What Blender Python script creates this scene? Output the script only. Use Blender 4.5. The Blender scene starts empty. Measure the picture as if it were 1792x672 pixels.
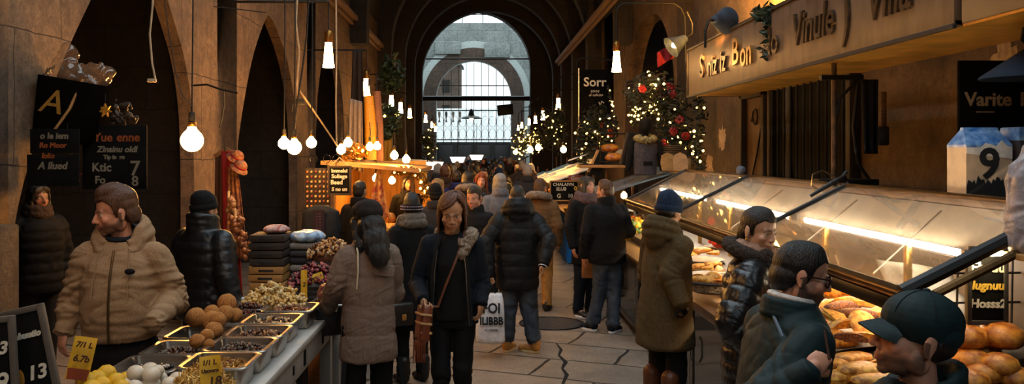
# market hall scene
EXPOSURE = 1.38; SKY = 1.08; LB = 74.; LT = 30.; LW = 11.
import bpy, bmesh, math, random
import numpy as np
from mathutils import Vector, Matrix, Euler

random.seed(7)
SC = bpy.context.scene
COL = SC.collection
PI = math.pi
# camera: eye height 2 m, looks along +Y; a pixel of the 1792x672 frame maps to a point at depth Y
FOC, VPX, VPY, EYE = 1500.0, 845.0, 265.0, 2.0
def P(px, py, Y):
    return Vector(((px - VPX) * Y / FOC, Y, EYE - (py - VPY) * Y / FOC))
def V(*a): return Vector(a)
def R(d): return math.radians(d)

def lin(c):
    if isinstance(c, str):
        c = c.lstrip('#'); c = [int(c[i:i+2], 16) / 255 for i in (0, 2, 4)]
    return tuple((x / 12.92 if x <= .04045 else ((x + .055) / 1.055) ** 2.4) for x in c)

# ---------------------------------------------------------------- materials
MATS = {}
def _nt(name):
    m = bpy.data.materials.new(name); m.use_nodes = True
    nt = m.node_tree; b = nt.nodes['Principled BSDF']
    return m, nt, b
def _n(nt, typ, **kw):
    n = nt.nodes.new(typ)
    for k, v in kw.items():
        if k.startswith('_'): setattr(n, k[1:], v)
        else: n.inputs[k.replace('__', ' ')].default_value = v
    return n
def mat(name, col, rough=.65, metal=0., var=.18, scale=14., bump=0., bscale=90., stretch=None, sheen=0., coat=0., col2=None, spec=None, detail=5., trans=0.):
    """a procedural surface: two tones mixed by noise, noise bump"""
    if name in MATS: return MATS[name]
    m, nt, b = _nt(name)
    tc = _n(nt, 'ShaderNodeTexCoord')
    vec = tc.outputs['Object']
    if stretch:
        mp = _n(nt, 'ShaderNodeMapping'); mp.inputs['Scale'].default_value = stretch
        nt.links.new(vec, mp.inputs[0]); vec = mp.outputs[0]
    c = lin(col)
    c2 = lin(col2) if col2 else tuple(x * (1 - var) for x in c)
    c1 = c if col2 else tuple(min(1, x * (1 + var)) for x in c)
    no = _n(nt, 'ShaderNodeTexNoise', Scale=scale, Detail=detail); nt.links.new(vec, no.inputs['Vector'])
    rp = _n(nt, 'ShaderNodeValToRGB'); rp.color_ramp.elements[0].position = .35; rp.color_ramp.elements[1].position = .65
    rp.color_ramp.elements[0].color = (*c2, 1); rp.color_ramp.elements[1].color = (*c1, 1)
    nt.links.new(no.outputs['Fac'], rp.inputs[0]); nt.links.new(rp.outputs[0], b.inputs['Base Color'])
    b.inputs['Roughness'].default_value = rough; b.inputs['Metallic'].default_value = metal
    if spec is not None: b.inputs['Specular IOR Level'].default_value = spec
    if sheen: b.inputs['Sheen Weight'].default_value = sheen
    if coat: b.inputs['Coat Weight'].default_value = coat; b.inputs['Coat Roughness'].default_value = .15
    if trans: b.inputs['Transmission Weight'].default_value = trans
    if bump:
        n2 = _n(nt, 'ShaderNodeTexNoise', Scale=bscale, Detail=4.); nt.links.new(vec, n2.inputs['Vector'])
        bp = _n(nt, 'ShaderNodeBump', Strength=bump, Distance=.01)
        nt.links.new(n2.outputs['Fac'], bp.inputs['Height']); nt.links.new(bp.outputs[0], b.inputs['Normal'])
    MATS[name] = m
    return m
def emit(name, col, strength, base='#fff2dd'):
    if name in MATS: return MATS[name]
    m, nt, b = _nt(name)
    b.inputs['Base Color'].default_value = (*lin(base), 1)
    b.inputs['Emission Color'].default_value = (*lin(col), 1); b.inputs['Emission Strength'].default_value = strength
    MATS[name] = m
    return m
def glass(name, tint='#ffffff', rough=.02, opacity=.12, film='#b8a894'):
    """a thin pane: clear with a reflective skin and a faint dusty film"""
    if name in MATS: return MATS[name]
    m, nt, b = _nt(name)
    out = nt.nodes['Material Output']
    tr = _n(nt, 'ShaderNodeBsdfTransparent'); tr.inputs[0].default_value = (*lin(tint), 1)
    gl = _n(nt, 'ShaderNodeBsdfGlossy', Roughness=rough); gl.inputs[0].default_value = (1, 1, 1, 1)
    df = _n(nt, 'ShaderNodeBsdfDiffuse'); df.inputs[0].default_value = (*lin(film), 1)
    tl = _n(nt, 'ShaderNodeBsdfTranslucent'); tl.inputs[0].default_value = (*lin(film), 1)
    ad = _n(nt, 'ShaderNodeMixShader'); ad.inputs[0].default_value = .5
    nt.links.new(df.outputs[0], ad.inputs[1]); nt.links.new(tl.outputs[0], ad.inputs[2])
    tc = _n(nt, 'ShaderNodeTexCoord')
    no = _n(nt, 'ShaderNodeTexNoise', Scale=3.5, Detail=8., Roughness=.7); nt.links.new(tc.outputs['Object'], no.inputs['Vector'])
    mr = _n(nt, 'ShaderNodeMapRange'); mr.inputs[1].default_value = .3; mr.inputs[2].default_value = .75
    mr.inputs[3].default_value = opacity * .75; mr.inputs[4].default_value = min(1, opacity * 1.3)
    nt.links.new(no.outputs['Fac'], mr.inputs[0])
    m1 = _n(nt, 'ShaderNodeMixShader'); nt.links.new(mr.outputs[0], m1.inputs[0])
    nt.links.new(tr.outputs[0], m1.inputs[1]); nt.links.new(ad.outputs[0], m1.inputs[2])
    fr = _n(nt, 'ShaderNodeFresnel', IOR=1.5)
    ge = _n(nt, 'ShaderNodeNewGeometry'); ir = _n(nt, 'ShaderNodeMapRange'); ir.inputs[3].default_value = 1.5; ir.inputs[4].default_value = 1/1.5
    nt.links.new(ge.outputs['Backfacing'], ir.inputs[0]); nt.links.new(ir.outputs[0], fr.inputs['IOR'])
    m2 = _n(nt, 'ShaderNodeMixShader'); nt.links.new(fr.outputs[0], m2.inputs[0])
    nt.links.new(m1.outputs[0], m2.inputs[1]); nt.links.new(gl.outputs[0], m2.inputs[2])
    nt.links.new(m2.outputs[0], out.inputs['Surface'])
    MATS[name] = m
    return m
def vcol(name, rough=.5, bump=.15, bscale=400., sheen=0.):
    """surface whose own colours (lips, brows, stubble...) lie in the mesh's colour attribute"""
    if name in MATS: return MATS[name]
    m, nt, b = _nt(name)
    a = _n(nt, 'ShaderNodeAttribute', _attribute_name='Col')
    tc = _n(nt, 'ShaderNodeTexCoord')
    no = _n(nt, 'ShaderNodeTexNoise', Scale=bscale, Detail=3.); nt.links.new(tc.outputs['Object'], no.inputs['Vector'])
    hs = _n(nt, 'ShaderNodeMixRGB', _blend_type='OVERLAY'); hs.inputs[0].default_value = .22
    nt.links.new(a.outputs['Color'], hs.inputs[1]); nt.links.new(no.outputs['Fac'], hs.inputs[2])
    nt.links.new(hs.outputs[0], b.inputs['Base Color'])
    bp = _n(nt, 'ShaderNodeBump', Strength=bump, Distance=.004); nt.links.new(no.outputs['Fac'], bp.inputs['Height']); nt.links.new(bp.outputs[0], b.inputs['Normal'])
    b.inputs['Roughness'].default_value = rough
    MATS[name] = m
    return m
def stone(name, c_hi, c_lo, mortar, bw=.9, bh=.42, axes='YZ', rough=.85, bump=.6, stain=.5, scale=1., mort=.012, rot=0., mott=.75):
    """weathered masonry: large blocks with narrow joints, stains and pitted bump"""
    if name in MATS: return MATS[name]
    m, nt, b = _nt(name)
    tc = _n(nt, 'ShaderNodeTexCoord')
    sx = _n(nt, 'ShaderNodeSeparateXYZ'); nt.links.new(tc.outputs['Object'], sx.inputs[0])
    cx = _n(nt, 'ShaderNodeCombineXYZ')
    nt.links.new(sx.outputs[axes[0]], cx.inputs[0]); nt.links.new(sx.outputs[axes[1]], cx.inputs[1])
    mp = _n(nt, 'ShaderNodeMapping'); mp.inputs['Rotation'].default_value = (0, 0, rot); nt.links.new(cx.outputs[0], mp.inputs[0])
    wn = _n(nt, 'ShaderNodeTexNoise', Scale=2.2, Detail=3.); nt.links.new(tc.outputs['Object'], wn.inputs['Vector'])
    wv = _n(nt, 'ShaderNodeMixRGB', _blend_type='LINEAR_LIGHT'); wv.inputs[0].default_value = .035
    nt.links.new(mp.outputs[0], wv.inputs[1]); nt.links.new(wn.outputs['Color'], wv.inputs[2])
    br = _n(nt, 'ShaderNodeTexBrick', Scale=1.)
    br.inputs['Brick Width'].default_value = bw; br.inputs['Row Height'].default_value = bh
    br.inputs['Mortar Size'].default_value = mort; br.inputs['Mortar Smooth'].default_value = .6
    br.inputs['Color1'].default_value = (*lin(c_hi), 1); br.inputs['Color2'].default_value = (*tuple((a * .75 + c * .25) for a, c in zip(lin(c_hi), lin(c_lo))), 1)
    br.inputs['Mortar'].default_value = (*lin(mortar), 1)
    nt.links.new(wv.outputs[0], br.inputs['Vector'])
    n1 = _n(nt, 'ShaderNodeTexNoise', Scale=1.4 * scale, Detail=9., Roughness=.68); nt.links.new(tc.outputs['Object'], n1.inputs['Vector'])
    rp = _n(nt, 'ShaderNodeValToRGB'); rp.color_ramp.elements[0].position = .38; rp.color_ramp.elements[1].position = .62
    rp.color_ramp.elements[0].color = (*lin(c_lo), 1); rp.color_ramp.elements[1].color = (*lin(c_hi), 1)
    nt.links.new(n1.outputs['Fac'], rp.inputs[0])
    mx = _n(nt, 'ShaderNodeMixRGB', _blend_type='MIX'); mx.inputs[0].default_value = stain
    nt.links.new(br.outputs['Color'], mx.inputs[1]); nt.links.new(rp.outputs[0], mx.inputs[2])
    n2 = _n(nt, 'ShaderNodeTexNoise', Scale=38., Detail=6., Roughness=.7); nt.links.new(tc.outputs['Object'], n2.inputs['Vector'])
    n3 = _n(nt, 'ShaderNodeTexNoise', Scale=7.5 * scale, Detail=7., Roughness=.75); nt.links.new(tc.outputs['Object'], n3.inputs['Vector'])
    r3 = _n(nt, 'ShaderNodeValToRGB'); r3.color_ramp.elements[0].position = .36; r3.color_ramp.elements[1].position = .6
    r3.color_ramp.elements[0].color = (.42, .40, .38, 1); r3.color_ramp.elements[1].color = (1.12, 1.1, 1.06, 1); nt.links.new(n3.outputs['Fac'], r3.inputs[0])
    m3 = _n(nt, 'ShaderNodeMixRGB', _blend_type='MULTIPLY'); m3.inputs[0].default_value = mott
    nt.links.new(mx.outputs[0], m3.inputs[1]); nt.links.new(r3.outputs[0], m3.inputs[2])
    m2 = _n(nt, 'ShaderNodeMixRGB', _blend_type='OVERLAY'); m2.inputs[0].default_value = .75
    nt.links.new(m3.outputs[0], m2.inputs[1]); nt.links.new(n2.outputs['Fac'], m2.inputs[2])
    m4 = _n(nt, 'ShaderNodeMixRGB', _blend_type='MIX'); jf = _n(nt, 'ShaderNodeMath', _operation='MULTIPLY'); jf.inputs[1].default_value = .8
    nt.links.new(br.outputs['Fac'], jf.inputs[0]); nt.links.new(jf.outputs[0], m4.inputs[0]); nt.links.new(m2.outputs[0], m4.inputs[1]); m4.inputs[2].default_value = (*lin(mortar), 1)
    nt.links.new(m4.outputs[0], b.inputs['Base Color'])
    ad = _n(nt, 'ShaderNodeMath', _operation='MULTIPLY_ADD'); ad.inputs[1].default_value = -1.6
    nt.links.new(br.outputs['Fac'], ad.inputs[0]); nt.links.new(n2.outputs['Fac'], ad.inputs[2])
    bp = _n(nt, 'ShaderNodeBump', Strength=bump, Distance=.02); nt.links.new(ad.outputs[0], bp.inputs['Height']); nt.links.new(bp.outputs[0], b.inputs['Normal'])
    b.inputs['Roughness'].default_value = rough
    MATS[name] = m
    return m

# ---------------------------------------------------------------- mesh building
class MB:
    """collects shapes into one mesh"""
    def __init__(s): s.bm = bmesh.new(); s.mi = 0
    def _setm(s, faces):
        for f in faces: f.material_index = s.mi; f.smooth = True
    def _rings(s, rings, cap=True, close=False):
        bm = s.bm; vs = [[bm.verts.new(p) for p in r] for r in rings]
        fs = []; n = len(rings[0]); k = len(vs)
        for i in range(k if close else k - 1):
            a, b = vs[i], vs[(i + 1) % k]
            for j in range(n):
                fs.append(bm.faces.new((a[j], a[(j+1) % n], b[(j+1) % n], b[j])))
        if cap and not close:
            fs.append(bm.faces.new(vs[0][::-1])); fs.append(bm.faces.new(vs[-1]))
        s._setm(fs); return fs
    def box(s, c, size, rot=None, bevel=0., seg=2):
        c = Vector(c); M = Matrix.Translation(c)
        if rot is not None: M = M @ (rot.to_4x4() if isinstance(rot, Matrix) else Euler(rot).to_matrix().to_4x4())
        r = bmesh.ops.create_cube(s.bm, size=1., matrix=M @ Matrix.Diagonal((*size, 1)))
        fs = set(f for v in r['verts'] for f in v.link_faces)
        for f in fs: f.material_index = s.mi
        if bevel:
            es = set(e for v in r['verts'] for e in v.link_edges)
            q = bmesh.ops.bevel(s.bm, geom=list(es), offset=bevel, segments=seg, affect='EDGES', profile=.5)
            for f in q['faces']: f.material_index = s.mi
        return s
    def tube(s, pts, r, n=10, cap=True, close=False, flat=None):
        pts = [Vector(p) for p in pts]; k = len(pts)
        rs = r if isinstance(r, (list, tuple)) else [r] * k
        rings = []; up = None
        for i, p in enumerate(pts):
            if close: t = pts[(i+1) % k] - pts[i-1]
            else: t = pts[min(i+1, k-1)] - pts[max(i-1, 0)]
            t.normalize()
            if up is None:
                up = V(0, 0, 1) if abs(t.z) < .9 else V(1, 0, 0)
            x = t.cross(up)
            if x.length < 1e-5: x = t.orthogonal()
            x.normalize(); y = x.cross(t).normalized(); up = y
            fx, fy = (flat or (1, 1))
            rings.append([p + (x * math.cos(2*PI*j/n) * fx + y * math.sin(2*PI*j/n) * fy) * rs[i] for j in range(n)])
        s._rings(rings, cap, close); return s
    def lathe(s, prof, c=(0, 0, 0), n=24, M=None, cap=True):
        c = Vector(c); rings = []
        for r, z in prof:
            rings.append([(M @ V(r*math.cos(2*PI*j/n), r*math.sin(2*PI*j/n), z) if M else V(r*math.cos(2*PI*j/n), r*math.sin(2*PI*j/n), z)) + c for j in range(n)])
        s._rings(rings, cap); return s
    def ell(s, c, r, M=None, u=16, v=10):
        if not isinstance(r, (tuple, list)): r = (r, r, r)
        T = Matrix.Translation(Vector(c)) @ (M.to_4x4() if M else Matrix.Identity(4)) @ Matrix.Diagonal((*r, 1))
        q = bmesh.ops.create_uvsphere(s.bm, u_segments=u, v_segments=v, radius=1., matrix=T)
        s._setm(set(f for w in q['verts'] for f in w.link_faces)); return s
    def ico(s, c, r, sub=2, M=None):
        if not isinstance(r, (tuple, list)): r = (r, r, r)
        T = Matrix.Translation(Vector(c)) @ (M.to_4x4() if M else Matrix.Identity(4)) @ Matrix.Diagonal((*r, 1))
        q = bmesh.ops.create_icosphere(s.bm, subdivisions=sub, radius=1., matrix=T)
        s._setm(set(f for w in q['verts'] for f in w.link_faces)); return q['verts']
    def cap(s, a, b, ra, rb=None, n=14, h=4):
        """tapered capsule"""
        a = Vector(a); b = Vector(b); rb = ra if rb is None else rb
        t = (b - a); L = t.length
        if L < 1e-6: return s.ell(a, ra)
        t /= L; x = t.orthogonal().normalized(); y = t.cross(x)
        rings = []
        def ring(p, r): rings.append([p + (x*math.cos(2*PI*j/n) + y*math.sin(2*PI*j/n)) * max(r, ra*.03) for j in range(n)])
        for i in range(h): w = PI/2 * (1 - i/h); ring(a - t*ra*math.sin(w), ra*math.cos(w))
        ring(a, ra); ring(b, rb)
        for i in range(1, h+1): w = PI/2 * i/h; ring(b + t*rb*math.sin(w), rb*math.cos(w))
        s._rings(rings); return s
    def loft(s, rings, n=28, p=2.):
        """stacked super-ellipses: (x, y, z, rx, ry)"""
        out = []
        for cx, cy, z, rx, ry in rings:
            r = []
            for j in range(n):
                a = 2*PI*j/n; ca, sa = math.cos(a), math.sin(a)
                r.append(V(cx + rx*math.copysign(abs(ca)**(2/p), ca), cy + ry*math.copysign(abs(sa)**(2/p), sa), z))
            out.append(r)
        s._rings(out); return s
    def prism(s, poly, d, M=None):
        """polygon in the XZ plane, thickness d along +Y"""
        M = M or Matrix.Identity(4)
        a = [s.bm.verts.new(M @ V(x, 0, z)) for x, z in poly]; b = [s.bm.verts.new(M @ V(x, d, z)) for x, z in poly]
        fs = [s.bm.faces.new(a), s.bm.faces.new(b[::-1])]
        k = len(poly)
        for i in range(k): fs.append(s.bm.faces.new((a[i], b[i], b[(i+1) % k], a[(i+1) % k])))
        for f in fs: f.material_index = s.mi
        return s
    def sheet(s, rows, thick=0.):
        """grid of points (rows of equal length); thick gives it a back along the normals"""
        bm = s.bm; g = [[bm.verts.new(p) for p in r] for r in rows]; fs = []
        for i in range(len(g)-1):
            for j in range(len(g[0])-1): fs.append(bm.faces.new((g[i][j], g[i][j+1], g[i+1][j+1], g[i+1][j])))
        s._setm(fs)
        if thick:
            for f in fs: f.normal_update()
            bmesh.ops.solidify(bm, geom=fs, thickness=thick)
        return s
    def xf(s, M): bmesh.ops.transform(s.bm, matrix=M, verts=s.bm.verts); return s
    def mesh(s, name='m', recalc=True):
        if recalc: bmesh.ops.recalc_face_normals(s.bm, faces=s.bm.faces)
        me = bpy.data.meshes.new(name); s.bm.to_mesh(me); s.bm.free(); return me
    def build(s, name, mats, parent=None, smooth=40, loc=None, rot=None):
        return obj(name, s.mesh(name), mats, parent, smooth, loc, rot)
def obj(name, me, mats, parent=None, smooth=40, loc=None, rot=None):
    o = bpy.data.objects.new(name, me); COL.objects.link(o)
    for m in (mats if isinstance(mats, (list, tuple)) else [mats]): me.materials.append(m)
    if smooth == 180: me.shade_smooth()
    elif smooth:
        me.shade_smooth()
        try: me.set_sharp_from_angle(angle=R(smooth))
        except Exception: pass
    else: me.shade_flat()
    if parent is not None: o.parent = parent
    if loc is not None: o.location = loc
    if rot is not None: o.rotation_euler = rot
    return o
def tag(o, label, cat, group=None, kind=None):
    if label: o['label'] = label
    if cat: o['category'] = cat
    if group: o['group'] = group
    if kind: o['kind'] = kind
    return o
def thing(name, label, cat, loc=(0, 0, 0), rz=0., group=None, rot=None):
    o = bpy.data.objects.new(name, None); COL.objects.link(o); o.empty_display_size = .1
    o.location = loc; o.rotation_euler = rot if rot else (0, 0, rz)
    return tag(o, label, cat, group)
def struct(o): o['kind'] = 'structure'; return o
def copy_tree(o, parent=None):
    c = o.copy(); COL.objects.link(c)
    if parent is not None: c.parent = parent
    for ch in list(o.children): copy_tree(ch, c)
    return c
def dup(o, loc, rz=None, label=None, group=None, rot=None, scale=None):
    c = copy_tree(o); c.location = loc
    if rz is not None: c.rotation_euler = (0, 0, rz)
    if rot is not None: c.rotation_euler = rot
    if scale is not None: c.scale = scale if isinstance(scale, (tuple, list)) else (scale,)*3
    if label: c['label'] = label
    if group: c['group'] = group
    return c
def vox(mb, size, smooth=3, fac=.5):
    """fuse overlapping closed shapes into one continuous surface"""
    bm = mb.bm; bmesh.ops.recalc_face_normals(bm, faces=bm.faces)
    me = bpy.data.meshes.new('t'); bm.to_mesh(me); bm.free()
    o = bpy.data.objects.new('t', me); COL.objects.link(o)
    m = o.modifiers.new('r', 'REMESH'); m.mode = 'VOXEL'; m.voxel_size = size; m.use_smooth_shade = True
    if smooth:
        q = o.modifiers.new('s', 'SMOOTH'); q.iterations = smooth; q.factor = fac
    dg = bpy.context.evaluated_depsgraph_get()
    out = bpy.data.meshes.new_from_object(o.evaluated_get(dg))
    bpy.data.objects.remove(o); bpy.data.meshes.remove(me)
    out.materials.clear()
    return out
def getco(me):
    a = np.empty(len(me.vertices)*3, np.float32); me.vertices.foreach_get('co', a); return a.reshape(-1, 3)
def getno(me):
    a = np.empty(len(me.vertices)*3, np.float32); me.vertices.foreach_get('normal', a); return a.reshape(-1, 3)
def setco(me, co): me.vertices.foreach_set('co', np.ascontiguousarray(co, np.float32).ravel()); me.update()
def nz(co, freq, seed=0, warp=1.3):
    """cheap smooth pseudo-noise, -1..1"""
    rg = np.random.RandomState(seed); p = co * freq
    for _ in range(2):
        D = rg.normal(size=(3, 3)); p = p + warp * np.sin(p @ D * .7 + rg.uniform(0, 6, 3))
    s = 0
    for _ in range(4):
        d = rg.normal(size=3); s = s + np.sin(p @ d + rg.uniform(0, 6))
    return s / 4
FONT_CACHE = {}
def text(s, size, m, M, parent, name='lettering', ext=.002, shear=0., align='CENTER', bold=0., sx=1.):
    """raised lettering; text lies in the local XZ plane of M facing -Y"""
    cu = bpy.data.curves.new('t', 'FONT'); cu.body = s; cu.size = size; cu.extrude = ext; cu.shear = shear
    cu.align_x = align; cu.align_y = 'CENTER'; cu.offset = bold; cu.resolution_u = 3
    o = bpy.data.objects.new('t', cu); COL.objects.link(o)
    dg = bpy.context.evaluated_depsgraph_get()
    me = bpy.data.meshes.new_from_object(o.evaluated_get(dg)); bpy.data.objects.remove(o)
    me.transform(M @ Matrix.Rotation(PI/2, 4, 'X') @ Matrix.Diagonal((sx, 1, 1, 1)))
    me.materials.clear()
    return obj(name, me, m, parent, 0)
def T(x, y, z): return Matrix.Translation((x, y, z))
def RX(a): return Matrix.Rotation(a, 4, 'X')
def RY(a): return Matrix.Rotation(a, 4, 'Y')
def RZ(a): return Matrix.Rotation(a, 4, 'Z')
# ================================================================ people
SKIN = vcol('skin', .48, .12)
SKINS = dict(light=lin('#c89a7c'), tan=lin('#b98763'), ruddy=lin('#c48a6e'), dark=lin('#8a5c40'))
def cloth(name, col, **k):
    d = dict(rough=.85, var=.16, scale=60, bump=.25, bscale=500, spec=.25); d.update(k); return mat(name, col, **d)
HAIRM = {}
def hairmat(n, c, rough=.42):
    return mat('hair_' + n, c, rough=rough, var=.38, scale=50, stretch=(4, 4, .35), bump=.7, bscale=60)

def hand(mb, w, d, n, side, curl, k=1., th=.35):
    """palm, four jointed fingers and a thumb; d points to the fingers, n is the way the palm faces"""
    w = Vector(w); d = Vector(d).normalized(); n = Vector(n); n = (n - d*n.dot(d)).normalized()
    s = d.cross(n).normalized() * side                      # towards the thumb
    B = Matrix((s, d, n)).transposed()
    mb.ell(w + d*.046*k, (.040*k, .050*k, .015*k), B)
    mb.cap(w - d*.02*k, w + d*.03*k, .023*k, .026*k)
    for i in range(4):
        off = (.027 - .018*i)*k
        p = w + d*(.082 - .004*abs(i-1.2))*k + s*off
        L = (.072, .080, .074, .058)[i]*k
        a = 0.; r = (.0088 - .0006*i)*k
        mb.cap(w + d*.045*k + s*off*.8, p, r*1.15, r*1.12, n=8, h=3)
        for j, fr in enumerate((.46, .30, .24)):
            a += curl*(.85, 1.05, .7)[j] + .05*i*curl
            q = p + (d*math.cos(a) + n*math.sin(a))*L*fr
            mb.cap(p, q, r, r*.9, n=8, h=3); p = q; r *= .9
    p = w + d*.022*k + s*.030*k + n*.006*k
    v = (d*.62 + s*.62 + n*(.25 + th*.5)).normalized()
    mb.cap(w + d*.01*k + s*.012*k, p, .014*k, .0125*k, n=8, h=3)
    q = p + v*.036*k; mb.cap(p, q, .0115*k, .010*k, n=8, h=3)
    v2 = (d*.85 + s*(.15 - .3*th) + n*(.2 + th*.5)).normalized()
    mb.cap(q, q + v2*.03*k, .0098*k, .0082*k, n=8, h=3)

def head_prims(mb, M, k=1., jaw=1., nose=1., ear=True, smile=0.):
    def e(c, r, rot=None):
        Q = M @ T(*[x*k for x in c])
        if rot: Q = Q @ rot
        q = bmesh.ops.create_uvsphere(mb.bm, u_segments=20, v_segments=14, radius=1., matrix=Q @ Matrix.Diagonal((r[0]*k, r[1]*k, r[2]*k, 1)))
    def c(a, b, ra, rb): mb.cap(M @ (Vector(a)*k), M @ (Vector(b)*k), ra*k, rb*k, n=10, h=3)
    e((0, .012, .030), (.075, .096, .084)); e((0, -.030, -.030), (.060, .058, .080))
    e((0, -.034, -.080), (.043*jaw, .046, .032)); e((0, -.070, -.099), (.021*jaw, .017, .015))
    for s in (-1, 1):
        e((s*.046*jaw, .000, -.060), (.018, .032, .036)); e((s*.041, -.058, -.030), (.021, .020, .020))
        c((s*.010, -.083, .014), (s*.042, -.070, .016), .0095, .008)
        e((s*.031, -.070, .0062), (.0165, .0115, .0055)); e((s*.031, -.070, -.0105), (.016, .0095, .0045))
        e((s*.0115, -.093, -.036), (.0085*nose, .009, .0078))
        e((s*.020, -.079, -.055), (.012, .008, .018))
        if ear:
            e((s*.077, .014, -.010), (.008, .021, .033), RX(-.2) @ RZ(s*.35)); e((s*.077, .010, -.036), (.008, .012, .011))
    c((0, -.082, .012), (0, -.106*(.25+.75*nose)-.0, -.032), .0075, .0115*nose)
    e((0, -.084, -.047), (.010, .008, .010))
    e((0, -.0875, -.0615), (.0215, .0095, .0056)); e((0, -.0865, -.0715), (.0185, .0105, .0066)); e((0, -.080, -.084), (.016, .010, .008))

HP = V(0, .012, -.085)                                       # head pivot (top of the neck) in head space
class Person:
    def __init__(s, label, x, y, rz=0., h=1.72, q=.006, skin='light', yaw=0., pitch=0., roll=0., lean=0., side=0., girth=1., hs=1., group=None, name='person', z=0.):
        s.k = h/1.75; s.h = h; s.q = q; s.lean = lean; s.side = side; s.skin = SKINS[skin]; s.g = girth
        s.root = thing(name, label, 'person', (x, y, z), R(rz), group)
        s.W = (T(x, y, z) @ RZ(R(rz))).inverted()
        k = s.k
        piv = s.up(V(0, .005, 1.545)*k)
        s.HM = T(*piv) @ RZ(R(yaw)) @ RX(R(pitch)) @ RY(R(roll)) @ Matrix.Scale(hs*k, 4) @ T(*(-HP))
        s.sh = {a: s.up(V(sg*.170*girth, .005, 1.395)*k) for a, sg in (('L', 1), ('R', -1))}
        s.arms = {}; s.legs = {}
        s.arm('L'); s.arm('R')
        for a, sg in (('L', 1), ('R', -1)): s.leg(a)
    def up(s, p):
        """lean the upper body"""
        d = max(0, p.z - .92*s.k); return V(p.x + s.side*d, p.y - s.lean*d, p.z)
    def L(s, px, py, Y): return s.W @ P(px, py, Y)
    def arm(s, a, el=None, wr=None, d=None, n=None, curl=.35, th=.3, show=True):
        sg = 1 if a == 'L' else -1; k = s.k
        el = Vector(el) if el is not None else s.sh[a] + V(sg*.075, .03, -.27)*k
        wr = Vector(wr) if wr is not None else el + V(sg*.0, -.07, -.235)*k
        d = Vector(d) if d is not None else (wr - el).normalized()
        n = Vector(n) if n is not None else V(-sg, -.2, 0)
        s.arms[a] = (s.sh[a], el, wr, d, n, curl, th, show)
    def leg(s, a, knee=None, foot=None, turn=0.):
        sg = 1 if a == 'L' else -1; k = s.k
        hip = V(sg*.09, .01, .92)*k
        foot = Vector(foot) if foot is not None else V(sg*.10, .03, 0)*k
        foot.z = max(foot.z, .0)
        knee = Vector(knee) if knee is not None else (hip*.47 + foot*.53) + V(0, -.03, .02)*k
        s.legs[a] = (hip, knee, foot, turn)
    # ---------------------------------------------------------------- the one continuous body
    def body(s, jaw=1., nose=1., lip=None, brow='#2a1c14', beard=0., eyes='#3a2a1c', hidden_hands=()):
        k = s.k; mb = MB()
        head_prims(mb, s.HM, 1., jaw, nose)
        top = s.HM @ V(0, .012, -.05)
        mb.cap(s.up(V(0, .02, 1.40)*k), top, .062*k, .052*k)
        rr = [(0, 0, .84, .15, .10), (0, 0, .95, .155, .105), (0, 0, 1.08, .135, .092), (0, 0, 1.25, .155, .105), (0, .01, 1.38, .145, .085), (0, .015, 1.45, .07, .06)]
        mb.loft([(s.up(V(x, y, z)*k).x, s.up(V(x, y, z)*k).y, z*k, a*k*s.g, b*k) for x, y, z, a, b in rr], 20)
        hands = []
        for a, (sh, el, wr, d, n, curl, th, show) in s.arms.items():
            sg = 1 if a == 'L' else -1
            mb.cap(s.up(V(sg*.06, .01, 1.40)*k), sh, .045*k, .045*k); mb.cap(sh, el, .045*k, .036*k); mb.cap(el, wr, .036*k, .024*k)
            if a not in hidden_hands: hand(mb, wr, d, n, sg, curl, k, th)
        for a, (hip, kn, ft, tn) in s.legs.items():
            an = ft + V(0, 0, .08)*k
            mb.cap(hip, kn, .075*k, .05*k); mb.cap(kn, an, .05*k, .035*k)
            f = RZ(tn) @ V(0, -1, 0); mb.cap(an, ft + f*.14*k + V(0, 0, .03)*k, .035*k, .028*k)
        me = vox(mb, s.q, 2, .5)
        co = getco(me)
        # paint the skin's own colours in head space
        Hi = np.array(s.HM.inverted()); hc = co @ Hi[:3, :3].T + Hi[:3, 3]
        sk = np.array(s.skin); col = np.tile(sk, (len(co), 1))
        def blend(w, c): nonlocal col; w = np.clip(w, 0, 1)[:, None]; col = col*(1-w) + np.array(c)*w
        x, y, z = hc[:, 0], hc[:, 1], hc[:, 2]
        face = (y < -.03) & (np.abs(z) < .13)
        g = lambda cx, cz, sx, sz: np.exp(-((np.abs(x)-cx)/sx)**2 - ((z-cz)/sz)**2)*face
        blend(.35*g(.042, -.03, .02, .02), sk*np.array((1.15, .72, .66)))
        blend(.3*g(0, -.033, .014, .012), sk*np.array((1.1, .72, .66)))
        if beard:
            bw = np.clip((-.043 - z)/.018, 0, 1)*np.clip((.02 - y)/.03, 0, 1)*(z > -.125)*(z < .0)
            bw = np.maximum(bw, np.clip((np.abs(x)-.058)/.008, 0, 1)*(z < .0)*(z > -.09)*(y < .012)*(y > -.045))
            blend(np.minimum(.92, beard*1.5)*bw, [1.2*a+.05*b for a, b in zip(lin(brow), s.skin)])
        blend(.75*g(0, -.066, .021, .0085), lip or sk*np.array((.95, .5, .47)))
        blend(.95*g(.028, .0185, .021, .0058)*(np.abs(x) > .007), lin(brow))
        blend(.5*g(.031, .0045, .017, .0035), sk*.35)
        ca = me.color_attributes.new('Col', 'FLOAT_COLOR', 'POINT')
        ca.data.foreach_set('color', np.concatenate([col, np.ones((len(co), 1))], 1).astype(np.float32).ravel())
        # eyes: joined into the same mesh
        bm = bmesh.new(); bm.from_mesh(me); lay = bm.verts.layers.float_color['Col']
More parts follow.
